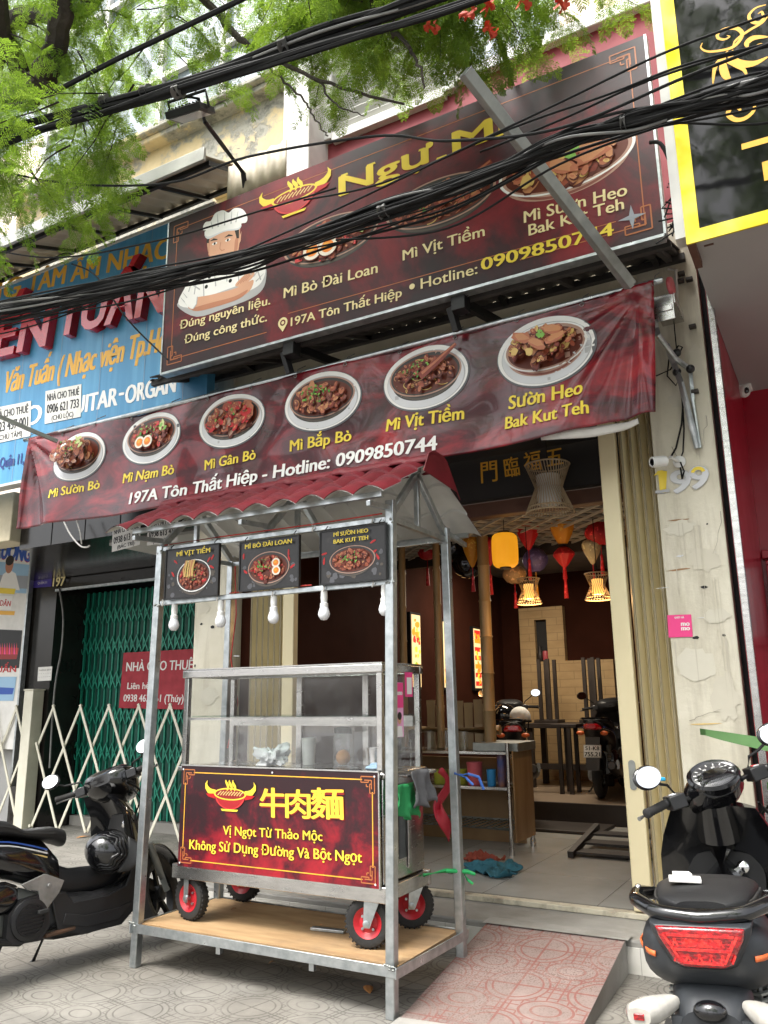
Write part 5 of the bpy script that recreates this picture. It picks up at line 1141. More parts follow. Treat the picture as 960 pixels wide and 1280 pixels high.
# cloths and straps on the cart handle
def cloth(pts, mtl, name, label, cat='cloth'):
    m = MB(); nu, nv = 14, 10
    def f(u, v):
        p = [(Vector(pts[0])*(1-u)+Vector(pts[1])*u), (Vector(pts[3])*(1-u)+Vector(pts[2])*u)]
        q = p[0]*(1-v)+p[1]*v; return q+Vector((.022*sin(u*11+v*4)*v+.02*noise.noise((u*4,v*4,pts[0][1]*7)), .018*sin(u*13+v*3)*v, .012*sin(u*10)*v))
    m.grid(f, nu, nv); return tag(m.build(name, mtl, solid=.005), label, cat)
cloth([(-2.125,4.04,1.125),(-2.125,4.25,1.125),(-2.10,4.27,.95),(-2.10,4.07,.93)], 'cloth_grey', 'grey_cloth', 'grey folded cloth draped over the push handle of the cart')
cloth([(-2.165,3.95,1.06),(-2.165,4.16,1.06),(-2.16,4.17,.875),(-2.16,3.95,.895)], 'cloth_green', 'green_cloth', 'green cloth hanging behind the grey cloth on the cart side')
m = MB(); m.tube([(-2.21,4.33,.545),(-2.12,4.43,.56),(-2.03,4.53,.545),(-1.99,4.55,.53)], [.010,.012,.012,.008], 8); m.tube([(-2.06,4.52,.55),(-2.03,4.535,.50),(-2.0,4.54,.48)], .008, 6); tag(m.build('green_strap', 'strap_green'), 'bright green tie strap between the cart chassis and the rear post', 'strap')
m = MB(); m.tube([(-2.05,4.53,1.07),(-1.99,4.50,1.08),(-1.95,4.56,1.06),(-1.93,4.58,.99)], .009, 6); m.tube([(-2.06,4.46,1.085),(-2.0,4.49,1.06),(-1.96,4.5,1.02)], .008, 6); tag(m.build('blue_strap', 'strap_blue'), 'blue tie strap knotted round the rear right post of the stand', 'strap')
m = MB(); m.grid(lambda u, v: (-2.19+.03*u+.03*sin(v*8+u), 4.51+.05*u*(1.2-v)+.035*sin(v*7)+.03*v, 1.08-.36*v+.03*sin(u*5+v*4)), 6, 20); tag(m.build('red_strap', 'strap_red', solid=.006), 'red plastic strip hanging beside the rear of the cart', 'strap')
m = MB(); m.box((-2.83,4.13,.2395),(-2.62,4.17,.256), rz=.12); tag(m.build('metal_offcut', 'galv', bevel=.003), 'short flat metal offcut lying on the plywood deck', 'offcut')

# ---------------------------------------------------------------- tiled concrete ramp
m = MB(); ra = [(-2.08,3.80),(-1.24,3.86),(-1.27,4.97),(-2.10,4.97)]; zt = [.012,.030,.178,.178]
top = [(*p, z) for p, z in zip(ra, zt)]; m.add(top, [(0,1,2,3)], 0)
m.add([(*p, z-.0005) for p, z in zip(ra, zt)]+[(*p, 0) for p in ra], [(4,7,6,5),(0,4,5,1),(1,5,6,2),(2,6,7,3),(3,7,4,0)], 1)
m.add([(-2.10,3.72,.002),(-1.20,3.78,.004),(-1.236,3.857,.034),(-2.085,3.797,.016)], [(0,1,2,3)], 1); m.add([(-2.12,4.93,.181),(-1.25,4.94,.182),(-1.25,5.06,.186),(-2.12,5.06,.186)], [(0,1,2,3)], 1)
rp_ = m.build('entrance_ramp', ['ramp_tile','concrete'], recalc=False); tag(rp_, 'short concrete ramp faced with red patterned tiles leading up to the shop step', 'ramp')
# litter on the pavement
def leaf_litter(px, py, Z, l, mtl, label, z=None):
    q = at(px, py, Z=Z); m = MB(); an = R.uniform(0, 3); m.grid(lambda u, v: (q.x+(u-.5)*l*cos(an)-(v-.5)*l*.4*sin(an)*sin(u*pi+.1), q.y+(u-.5)*l*sin(an)+(v-.5)*l*.4*cos(an)*sin(u*pi+.1), Z+.006+.010*sin(u*pi)), 6, 3); tag(m.build('dry_leaf', mtl, solid=.0015), label, 'leaf', 'dry leaves on the pavement')
leaf_litter(460,1238,0,.13,'sponge','curled brown dry leaf on the paving below the cart deck'); leaf_litter(104,1047,0,.16,'sponge','dry leaf lying at the foot of the cream barrier'); leaf_litter(340,1205,0,.05,'leaf_stain','tiny dry leaf in front of the cart stand'); leaf_litter(292,1138,.24,.05,'leaf_stain','small dry leaf on the plywood deck')
def smooth_path(P, n=10):
    out = []; k = len(P)
    for i in range(k-1):
        p0, p1, p2, p3 = P[max(i-1,0)], P[i], P[i+1], P[min(i+2,k-1)]
        for j in range(n): s = j/n; out.append(.5*((p1*2)+(p2-p0)*s+(p0*2-p1*5+p2*4-p3)*s*s+(p1*3-p0-p2*3+p3)*s**3))
    out.append(P[-1]); return out
# ---------------------------------------------------------------- scooters (x forward, y left, z up; wheels touch z = 0)
def ring_wheel(par, x, r, w, front, mt='engine_alu', steer=None):
    t = bpy.data.objects.new('wheel', None); COL.objects.link(t); t.parent = par; t.location = (x, 0, r)
    m = MB(); p = [(r*.70,-w*.42),(r*.86,-w*.5),(r*.97,-w*.28),(r,0),(r*.97,w*.28),(r*.86,w*.5),(r*.70,w*.42),(r*.70,-w*.42)]; m.lathe(p, (0,0,0), (0,1,0), 40, caps=False); m.build('tyre', 'rubber', t, local=True)
    m = MB(); m.lathe([(r*.58,-w*.30),(r*.71,-w*.44),(r*.71,w*.44),(r*.58,w*.30),(r*.58,-w*.30)], (0,0,0), (0,1,0), 32, caps=False); m.lathe([(.035,-w*.5),(.05,-w*.4),(.05,w*.4),(.035,w*.5)], (0,0,0), (0,1,0), 16)
    for i in range(5): an = 2*pi*i/5; m.bar((.04*cos(an),0,.04*sin(an)),(r*.62*cos(an+.25),0,r*.62*sin(an+.25)), .03, .022)
    if front: m.lathe([(.05,w*.5),(.115,w*.5),(.115,w*.56),(.05,w*.56)], (0,0,0), (0,1,0), 28)
    m.build('rim', mt, t, local=True); return t
def scooter(name, loc, heading, lean, label, opt, group=None):
    """heading: angle of the forward direction from +X; lean in radians to the left"""
    t = thing(name, loc, label, 'scooter', group); t.rotation_euler = Euler((-lean, 0, 0)).to_matrix().to_euler(); t.matrix_world = Matrix.Translation(loc) @ Matrix.Rotation(heading, 4, 'Z') @ Matrix.Rotation(-lean, 4, 'X')
    B = opt.get('body', 'black_gloss'); D = opt.get('dark', 'black_plastic'); st = opt.get('steer', 0.0); r = opt.get('r', .27); hz = opt.get('hz', 0)
    bl = lambda m, n, mt, par=t, **k: m.build(n, mt, par, local=True, **k)
    ring_wheel(t, -.63, r, .10, False, opt.get('rim', 'black_metal'))
    # rear body shell, seat
    m = MB()
    if opt.get('tail') == 'big':
        m.loft([(-.875,.075,.70,.775,3),(-.85,.135,.655,.80,3),(-.79,.175,.62,.815,2.8),(-.68,.19,.585,.82,2.6),(-.5,.185,.55,.80,2.6),(-.3,.165,.48,.765,2.6),(-.14,.13,.42,.72,2.6),(-.06,.09,.40,.62,2.4)], 28)
    else:
        m.loft([(-.98,.03,.80,.845,2.4),(-.92,.075,.745,.86,2.4),(-.78,.125,.665,.845,2.4),(-.58,.15,.585,.80,2.5),(-.36,.155,.52,.755,2.6),(-.18,.13,.45,.72,2.6),(-.08,.09,.42,.62,2.4)], 28)
    bl(m, 'body_shell', B if opt.get('tail') != 'big' else 'grey_matt')
    m = MB()
    if opt.get('tail') == 'big': m.loft([(-.76,.07,.815,.845,2.4),(-.72,.125,.800,.862,2.8),(-.55,.150,.785,.872,3),(-.38,.150,.765,.850,3),(-.28,.135,.745,.80,3),(-.08,.115,.705,.785,2.8),(.0,.06,.69,.745,2.4)], 28)
    else: m.loft([(-.86,.05,.84,.865,2.4),(-.80,.115,.815,.888,2.8),(-.6,.145,.79,.885,3),(-.42,.15,.765,.850,3),(-.32,.14,.745,.79,3),(-.12,.12,.70,.785,2.8),(-.03,.08,.66,.76,2.4)], 28)
    so_ = bl(m, 'seat', 'seat_vinyl')
    if opt.get('tail') == 'big': pp = [(-.735,0,.838),(-.70,.120,.830),(-.55,.1515,.83),(-.38,.1515,.81),(-.28,.137,.775),(-.08,.116,.745)]
    else: pp = [(-.83,0,.858),(-.78,.118,.853),(-.6,.1465,.84),(-.42,.1515,.81),(-.32,.1415,.768),(-.12,.121,.742)]
    for sg in (-1, 1): m = MB(); m.tube(smooth_path([Vector((x, sg*y, z)) for x, y, z in pp], 6), .0045, 6); bl(m, 'seat_piping', 'rubber', so_)
    for zz, mt_ in ((0,'i_lgrey'),(-.022,'i_gold'),(.02,'i_blue')) if opt.get('tail') != 'big' else ():
        for sg in (-1, 1): m = MB(); m.tube([(-.86+.68*u/14, sg*(.1535-.10*(abs(u/14-.45))**2.2-.02*(1-u/14)), .715+zz-.03*u/14+.05*(1-u/14)-.16*max(0,u/14-.62)**1.3) for u in range(15)], .0045, 5); bl(m, 'pinstripe', mt_)
    # floorboard, tunnel and lower side panels
    for sg in (-1, 1):
        m = MB(); m.prism([(-.17,.40),(-.12,.21),(.02,.165),(.30,.165),(.45,.27),(.50,.44),(.45,.60),(.40,.52),(.33,.38),(.20,.345),(-.02,.345),(-.08,.42)], lambda u, v, w, sg=sg: Vector((u, sg*(.142-.04*max(0,u-.3)+w), v)), .016); bl(m, 'lower_side_panel', D, bevel=.006)
        m = MB(); m.prism([(-.10,.245),(.05,.20),(.28,.20),(.40,.29),(.28,.265),(.05,.265),(-.08,.30)], lambda u, v, w, sg=sg: Vector((u, sg*(.1585+w), v)), .007); bl(m, 'side_strake', D, bevel=.003)
    m = MB(); m.loft([(-.64,.035,.37,.50,2.8,-.13),(-.56,.05,.35,.53,2.8,-.135),(-.44,.05,.36,.53,2.8,-.135),(-.37,.03,.39,.50,2.6,-.13)], 18); bl(m, 'air_box', 'black_gloss')
    m = MB(); m.tube([(-.30,-.13,.23),(-.20,-.16,.205),(-.02,-.15,.21),(.02,-.10,.24)], .013, 8); bl(m, 'exhaust_pipe', 'rust_pipe')
    for a_, b_, c_ in (((.30,.22,1.0),(.44,.14,.93),(.47,.05,.80)),((.30,-.22,1.0),(.45,-.16,.92),(.47,-.06,.78)),((.31,-.17,1.0),(.40,-.22,.88),(.44,-.10,.70))): m = MB(); m.tube(smooth_path([Vector(a_), Vector(b_), Vector(c_)], 6), .0055, 6); bl(m, 'control_cable', 'wire_black')
    m = MB(); m.loft([(-.16,.10,.25,.46,3),(.0,.125,.24,.40,3.4),(.18,.135,.235,.375,3.6),(.33,.13,.25,.40,3.2),(.44,.10,.30,.52,2.8)], 24); bl(m, 'floorboard', D)
    m = MB(); m.loft([(-.20,.07,.22,.42,4),(-.10,.135,.16,.40,4.5),(.10,.150,.15,.37,5),(.30,.150,.16,.39,5),(.43,.12,.22,.50,4),(.47,.08,.30,.56,3)], 28); bl(m, 'belly_fairing', D)
    m = MB(); m.loft([(-.14,.065,.38,.60,2.6),(.02,.062,.37,.53,2.6),(.2,.062,.37,.52,2.6),(.34,.07,.38,.60,2.6),(.42,.085,.42,.74,2.6)], 20); bl(m, 'centre_tunnel', D)
    # leg shield and front apron
    m = MB(); sec = []
    for z, xf, w in ((.36,.47,.10),(.46,.53,.155),(.58,.54,.185),(.70,.515,.19),(.80,.47,.185),(.88,.42,.165),(.93+hz,.385-hz*.4,.125)): sec.append((z, xf, w))
    v = []; n = 16; sec = [(z, xf, w*opt.get('ws', 1)) for z, xf, w in sec]
    for z, xf, w in sec:
        for j in range(n+1):
            q = -1+2*j/n; v.append((xf-.16*abs(q)**2.2*(1.05 if z < .8 else .8), w*q, z+.015*(1-q*q)))
        for j in range(n+1):
            q = 1-2*j/n; v.append((xf-.16*abs(q)**2.2*(1.05 if z < .8 else .8)-.045-.03*(1-q*q), w*q*.985, z))
    k_ = 2*(n+1); f = [(i*k_+j, i*k_+(j+1)%k_, (i+1)*k_+(j+1)%k_, (i+1)*k_+j) for i in range(len(sec)-1) for j in range(k_)]+[tuple(range(k_-1,-1,-1)), tuple((len(sec)-1)*k_+j for j in range(k_))]
    m.add(v, f, 0, True); bl(m, 'leg_shield', B)
    m = MB(); m.loft([(.385,.15,.60,.80,3),(.405,.155,.59,.81,3),(.44,.14,.57,.82,3)], 20); bl(m, 'inner_panel', D)
    if hz: m = MB(); m.tube([(.40,0,.70),(.36,0,.86),(.305,0,1.01)], [.095,.085,.075], 18); bl(m, 'column_cover', 'black_gloss')
    m = MB(); m.lathe([(.001,0),(.022,.001),(.024,.008),(.018,.012),(.001,.013)], (.383,-.07,.74), (-1,0,.15), 16); bl(m, 'ignition_lock', 'chrome')
    m = MB(); m.tube([(.38,0,.66),(.345,0,.66),(.335,0,.635),(.345,0,.615)], .006, 8); bl(m, 'bag_hook', 'chrome')
    # front assembly turns with the steering
    s = bpy.data.objects.new('front_assembly', None); COL.objects.link(s); s.parent = t; axis = Vector((-.45,0,.89)).normalized()
    piv = Vector((.44,0,.80)); s.matrix_local = Matrix.Translation(piv) @ Matrix.Rotation(st, 4, axis) @ Matrix.Translation(-piv)
    w_ = ring_wheel(s, .66, r, .085, True, opt.get('rim', 'black_metal'))
    HANDLE = ('handlebar_cover','switch_housing','grip','brake_lever','mirror_stem','mirror','mirror_glass','button','dial_housing','dial_face','dial_glass','headlight')
    P = lambda n, mtl, m, **k: (m.shift(lambda p: p+Vector((-.45*hz/.89,0,hz))) if n in HANDLE and hz else m).build(n, mtl, s, local=True, **k)
    m = MB()
    for y in (-.068,.068): m.tube([(.66,y,r),(.60,y,r+.16),(.545,y,.58)], [.020,.024,.022], 10)
    m.tube([(.545,-.07,.55),(.545,.07,.55)], .02, 8); P('fork', 'grey_tube', m)
    m = MB(); R0 = r+.03
    m.grid(lambda u, v: (.66+R0*cos(radians(15+140*u))*(1+.0*v), (v-.5)*.135, r+R0*sin(radians(15+140*u))+.02*(1-(2*v-1)**2)), 20, 8); P('mudguard', B, m, solid=.006)
    m = MB(); m.loft([(.215,.07,.985,1.05,3),(.26,.15,.945,1.085,3),(.33,.175,.905,1.10,2.8),(.42,.15,.87,1.07,2.6),(.50,.09,.88,1.0,2.3)] if opt.get('tail') != 'big' else [(.235,.085,.97,1.05,2.2),(.275,.115,.93,1.075,2.2),(.34,.125,.90,1.07,2.3),(.42,.11,.87,1.04,2.3),(.49,.07,.88,.99,2.2)], 24); P('handlebar_cover', B, m)
    for sg in (-1, 1):
        m = MB(); m.tube([(.33,sg*.08,.985),(.315,sg*.18,1.005),(.27,sg*.24,1.01)], [.03,.022,.016], 10); m.box((.255,sg*.185-.035,.975),(.33,sg*.185+.035,1.03)); P('switch_housing', D, m, bevel=.012)
        for bx_, bm_ in ((.275,'i_grey'),(.295,'bull_red' if sg < 0 else 'i_lgrey')): m = MB(); m.box((bx_-.006,sg*.19-.012,1.028),(bx_+.006,sg*.19+.012,1.034)); P('button', bm_, m, bevel=.002)
        m = MB(); a_, b_ = Vector((.285,sg*.225,1.008)), Vector((.225,sg*.345,1.005)); d = b_-a_; m.lathe([(.016,0),(.018,.004)]+[(.0165+.0018*(i % 2), .012+i*.0075) for i in range(14)]+[(.019,.122),(.019,.130),(.010,.134)], a_, d, 14); P('grip', 'rubber', m)
        m = MB(); m.tube([(.335,sg*.20,1.0),(.325,sg*.26,.998),(.28,sg*.34,.992),(.265,sg*.365,.99)], [.006,.0055,.005,.009], 8); P('brake_lever', 'engine_alu', m)
        m = MB(); mx, my, mz = opt.get('mirror', (.22,.32,1.17)); m.tube([(.31,sg*.165,1.02),(.30,sg*.19,1.07),(mx+.05,sg*(my-.06),mz-.045),(mx+.012,sg*my,mz-.005)], .006, 8); sm = P('mirror_stem', 'black_metal', m)
        q = Matrix.Rotation(radians(sg*6), 3, 'Z') @ Matrix.Rotation(radians(8), 3, 'Y'); m = MB(); m.ell((mx+.008,sg*my,mz), (.016,.062,.048), 24, 12, rot=q); P('mirror', 'black_gloss', m)
        m = MB(); c0 = Vector((mx+.008,sg*my,mz))+q @ Vector((-.013,0,0)); m.add([c0+q @ Vector((-.0045,.054*cos(i*pi/14),.041*sin(i*pi/14))) for i in range(28)], [tuple(range(28))]); P('mirror_glass', 'mirror', m, recalc=False)
    # dash dial
    m = MB(); dn = Vector((-.62,0,.78)).normalized(); dc = Vector((.275,0,1.045)) if opt.get('tail') == 'big' else Vector((.27,0,1.03)); ds = 1.0 if opt.get('tail') == 'big' else .75
    _, da, db = frame_of(dn)
    def oval(rx, ry, z, n=36): return [dc+dn*z+Vector((0,1,0))*rx*cos(2*pi*i/n)+dn.cross(Vector((0,1,0)))*ry*sin(2*pi*i/n) for i in range(n)]
    def rings(*L): 
        q = MB(); n = 36; q.add([p for l in L for p in oval(*l)], [(i*n+j, i*n+(j+1)%n, (i+1)*n+(j+1)%n, (i+1)*n+j) for i in range(len(L)-1) for j in range(n)]+[tuple((len(L)-1)*n+j for j in range(n))], 0, True); return q
    P('dial_housing', 'black_gloss', rings((.105*ds,.078*ds,-.03),(.112*ds,.085*ds,.008),(.104*ds,.078*ds,.018),(.094*ds,.068*ds,.010)))
    P('dial_face', 'dial_dark', rings((.092*ds,.066*ds,.011),(.09*ds,.064*ds,.0125)))
    a = Art(.0135); a.dw = 1e-4
    for i in range(11): an = radians(200-220*i/10); a.stroke([(.072*ds*cos(an),.048*ds*sin(an)),(.084*ds*cos(an),.058*ds*sin(an))], .004*ds, 'i_white')
    for i in range(6): an = radians(190-200*i/5); a.text(str(i*20), (.058*ds*cos(an)-.008*ds,.036*ds*sin(an)-.004), (.058*ds*cos(an)+.008*ds,.036*ds*sin(an)-.004), .010*ds, 'i_white')
    a.rect(-.022*ds,-.035*ds,.022*ds,-.018*ds,'i_lgrey'); a.stroke([(0,0),(-.04*ds,.02*ds)], .003, 'i_red2')
    rt = Vector((0,-1,0)); up_ = dn.cross(rt)*-1 if dn.cross(rt).z < 0 else dn.cross(rt); ob = a.build('dial_marks', s, lambda u, v, w: dc+rt*u+up_*v+dn*w+Vector((-.45*hz/.89,0,hz)), off=False)
    P('dial_glass', 'glass_clear', rings((.088*ds,.062*ds,.0165),(.06*ds,.04*ds,.021)))
    m = MB(); m.loft([(.425,.10,.90,.985,2.4),(.475,.085,.91,.98,2.4),(.50,.05,.925,.965,2.2)], 20); P('headlight', 'clear_lens', m)
    for sg in (-1, 1): m = MB(); m.ell((.49,sg*.135,.78), (.035,.045,.03), 14, 8); bl(m, 'front_indicator', 'clear_lens')
    # engine, CVT case, shock, exhaust, stand
    m = MB(); m.loft([(-.72,.035,.20,.32,2.6,.085),(-.62,.05,.17,.36,2.6,.085),(-.45,.05,.19,.36,2.6,.085),(-.30,.055,.18,.37,2.6,.085),(-.2,.04,.22,.34,2.4,.085)], 20); bl(m, 'belt_case', 'engine_alu')
    m = MB(); m.loft([(-.45,.11,.24,.50,2.6),(-.3,.12,.22,.48,2.6),(-.16,.10,.24,.42,2.6)], 20); bl(m, 'engine', 'grey_tube')
    m = MB(); m.lathe([(.02,0),(.105,.0),(.115,-.015),(.108,-.035),(.085,-.04)], (-.31,-.155,.31), (0,1,0), 28); m.prism([(-.44,.24),(-.40,.20),(-.24,.19),(-.19,.25),(-.185,.38),(-.24,.43),(-.36,.42),(-.43,.36)], lambda u, v, w: Vector((u, -.13-w, v)), .05); fo = bl(m, 'fan_cover', D)
    m = MB()
    for i in range(9): z = -.072+i*.018; hw = sqrt(max(.0, .078**2-z*z)); m.box((-.31-hw,-.202,.31+z-.004),(-.31+hw,-.193,.31+z+.004))
    m.lathe([(.078,-.036),(.086,-.036),(.086,-.046),(.078,-.046),(.078,-.036)], (-.31,-.155,.31), (0,1,0), 28, caps=False); bl(m, 'fan_grille', 'black_metal', fo)
    for y in (-.115,.115): m = MB(); m.tube([(-.67,y,.34),(-.59,y,.62)], .012, 8); m.tube([Vector((-.67,y,.34)).lerp(Vector((-.59,y,.62)), .25+.6*i/60)+Vector((.028*cos(i*1.05),.028*sin(i*1.05),0)) for i in range(61)], .006, 5); bl(m, 'rear_shock', 'grey_tube')
    m = MB(); m.tube([(-.12,-.12,.24),(-.35,-.15,.20),(-.52,-.175,.24),(-.6,-.18,.27)], [.016,.018,.02,.035], 10); m.tube([(-.56,-.18,.255),(-.64,-.185,.29),(-.92,-.19,.37),(-.96,-.19,.38)], [.035,.052,.058,.04], 14); ex = bl(m, 'exhaust', D)
    m = MB(); m.loft([(-.93,.02,.34,.44,2.6,-.252),(-.75,.022,.28,.385,2.6,-.245),(-.62,.018,.25,.32,2.6,-.235)], 14); bl(m, 'heat_shield', opt.get('shield', 'engine_alu'), ex)
    m = MB(); m.tube([(-.02,.10,.24),(-.06,.22,.03),(-.085,.245,.008)], [.012,.011,.014], 8); bl(m, 'side_stand', 'black_metal')
    for sg in (-1, 1): m = MB(); m.tube([(-.22,sg*.11,.33),(-.24,sg*.20,.34)], .010, 8); m.box((-.275,sg*.18-.045,.33),(-.215,sg*.18+.045,.352)); bl(m, 'foot_peg', 'rubber', bevel=.005)
    m = MB(); m.prism([(-.36,.50),(-.22,.535),(-.10,.48),(-.13,.42),(-.19,.36),(-.22,.33),(-.245,.37),(-.26,.45),(-.33,.47)], lambda u, v, w: Vector((u, -.165-w, v)), .018); m.tube([(-.20,-.186,.47),(-.20,-.20,.47)], .014, 10); bl(m, 'frame_bracket', 'engine_alu', bevel=.004)
    # tail
    if opt.get('tail') == 'big':
        def tl(k, zo, x): return [Vector((x-.05*0, y*k, .760+(z-.760)*k+zo)) for y, z in ((-.118,.805),(.118,.805),(.112,.780),(.075,.714),(.05,.704),(-.05,.704),(-.075,.714),(-.112,.780))]
        def shell(ks, mt, nm, par=t):
            q = MB(); n = 8; q.add([p for k, x in ks for p in tl(k, 0, x)], [(i*n+j, i*n+(j+1)%n, (i+1)*n+(j+1)%n, (i+1)*n+j) for i in range(len(ks)-1) for j in range(n)]+[tuple((len(ks)-1)*n+j for j in range(n))], 0, False)
            return bl(q, nm, mt, par, bevel=.004)
        for sub in (0,): pass
        bez = shell(((1.18,-.80),(1.16,-.872),(1.02,-.889)), 'grey_matt', 'tail_bezel')
        lens = shell(((1.0,-.85),(1.0,-.894),(.93,-.903)), 'lens_red', 'tail_light')
        m = MB()
        for z, hw in ((.786,.088),(.750,.074)):
            m.bar((-.9035,-hw,z),(-.9035,hw,z), .010, .006)
        m.bar((-.9035,-.096,.788),(-.9035,-.055,.718), .010, .006); m.bar((-.9035,.096,.788),(-.9035,.055,.718), .010, .006); m.bar((-.9035,-.053,.718),(-.9035,.053,.718), .010, .006); bl(m, 'light_guide', 'lens_red_hi', lens)
        m = MB()
        for i in range(11):
            for j in range(2): y_ = -.075+.015*i; m.bar((-.9033,y_,.768-.038*j-.010),(-.9033,y_+.010*(1 if i % 2 else -1),.768-.038*j+.010), .006, .005)
        bl(m, 'lens_facets', 'lens_red_hi', lens)
        for sg in (-1, 1):
            for x_, z_ in ((-.62,.835),(-.52,.812)): m = MB(); m.ell((x_,sg*.195,z_+.02), (.010,.010,.006), 10, 6); bl(m, 'rail_bolt', 'chrome')
        m = MB(); m.box((-.9035,-.05,.757),(-.9015,.05,.779)); bl(m, 'reflector_cells', 'lens_red_hi', lens)
        # glossy grab rail sweeping round the tail
        m = MB(); P_ = [(-.45,.175,.80),(-.62,.20,.835),(-.76,.185,.845),(-.845,.115,.83),(-.865,0,.822),(-.845,-.115,.83),(-.76,-.185,.845),(-.62,-.20,.835),(-.45,-.175,.80)]
        sp = []
        for i in range(len(P_)-1):
            for j in range(5): sp.append(Vector(P_[i]).lerp(Vector(P_[i+1]), j/5))
        sp.append(Vector(P_[-1])); sp = [sp[0]]+[(sp[i-1]+sp[i]*2+sp[i+1])/4 for i in range(1, len(sp)-1)]+[sp[-1]]; m.tube(sp, .021, 12); bl(m, 'grab_rail', 'black_gloss')
        m = MB(); m.loft([(-.90,.10,.765,.79,3),(-.86,.13,.772,.812,3),(-.78,.14,.79,.83,3)], 20); bl(m, 'tail_cap', 'black_gloss')
        for sg in (-1, 1): m = MB(); m.grid(lambda u, v: (-.855+.36*u, sg*(.131+.064*min(1,u*2.2)**.6+.001), .715-.015*u+.014*v), 16, 1); bl(m, 'side_stripe', 'orange_trim', solid=.004)
        m = MB(); m.loft([(-.90,.085,.44,.60,3),(-.86,.10,.45,.64,3),(-.78,.11,.50,.66,3)], 20); m.prism([(-.09,.16),(.09,.16),(.105,.58),(-.105,.58)], lambda u, v, w: Vector((-.885-.15*(.58-v)-w, u, v)), .012); mg = bl(m, 'rear_mudguard', 'grey_matt')
        m = MB(); m.ell((-.905,0,.60), (.03,.045,.028), 14, 8); bl(m, 'plate_lamp', 'black_gloss')
        for sg in (-1, 1):
            m = MB(); m.loft([(-.99,.03,.58,.62,3,sg*.175),(-.955,.046,.568,.625,3,sg*.17),(-.91,.05,.572,.628,3,sg*.15),(-.87,.03,.585,.625,3,sg*.11)], 18); ri = bl(m, 'rear_indicator', 'clear_lens')
            m = MB(); m.box((-.9945,sg*.175-.014,.592),(-.9855,sg*.175+.014,.608)); bl(m, 'indicator_reflector', 'lens_red', ri, bevel=.002)
    else:
        m = MB(); m.loft([(-1.0,.055,.775,.82,2.6),(-.95,.085,.76,.83,2.6),(-.88,.10,.75,.80,2.6)], 18); bl(m, 'tail_light', 'lens_red')
        for sg in (-1, 1): m = MB(); m.ell((-.93,sg*.13,.72), (.03,.045,.025), 12, 8); bl(m, 'rear_indicator', 'orange_trim'); m = MB(); m.tube([(-.55,sg*.14,.83),(-.75,sg*.15,.875),(-.93,sg*.10,.88),(-.95,0,.88)], .012, 8); bl(m, 'grab_rail', 'black_gloss')
        m = MB(); m.prism([(-.07,.33),(.07,.33),(.08,.68),(-.08,.68)], lambda u, v, w: Vector((-.93-.28*(.68-v)-w, u, v)), .012); bl(m, 'rear_mudguard', D)
    pl_ = opt.get('plate')
    if pl_:
        pz, pxx = (.53, -1.0) if opt.get('tail') != 'big' else (.38, -.94)
        tilt = radians(18); up2 = Vector((sin(tilt),0,cos(tilt))); nr = Vector((-cos(tilt),0,sin(tilt))); oc = Vector((pxx,0,pz))
        m = MB(); m.prism([(-.095,-.07),(.095,-.07),(.095,.07),(-.095,.07)], lambda u, v, w: oc+Vector((0,-1,0))*u+up2*v-nr*w, .003); po = bl(m, 'number_plate', 'plate_white', bevel=.001)
        a = Art(.0008); a.dw = 1e-4; a.text(pl_[0], (-.075,.012), (.075,.012), .044, 'i_black', .05); a.text(pl_[1], (-.082,-.055), (.082,-.055), .048, 'i_black', .05); a.frame(-.092,-.067,.092,.067,.003,'i_black'); a.build('plate_number', po, lambda u, v, w: oc+Vector((0,-1,0))*u+up2*v+nr*w, off=False)
    return t
rs = scooter('parked_scooter', (-.50,3.62,.0), radians(94.5), radians(3), 'glossy black scooter with large red tail light parked at the right edge', dict(tail='big', hz=.06, ws=1.3, steer=radians(32), mirror=(.22,.285,1.13), body='black_gloss', rim='black_metal'))
lsc = scooter('parked_scooter', (-4.25,3.62,.0), radians(81), radians(7), 'dusty black scooter with grey leg panels parked left of the cart', dict(steer=radians(30), body='black_gloss', mirror=(.20,.34,1.12), plate=None))
scooter('parked_scooter', (-3.56,9.35,.40), radians(112), 0, 'dim black scooter with a white helmet on its seat inside the shop', dict(steer=0, body='black_plastic', plate=('59-EZ','189.85')), None)
scooter('parked_scooter', (-2.64,10.15,.40), radians(95), 0, 'dim black scooter parked against the folded gate inside the shop', dict(steer=.3, body='black_plastic', plate=('51-K8','755.21')), None)
rs.scale = (1.05, 1.05, 1.05); bpy.context.view_layer.update()
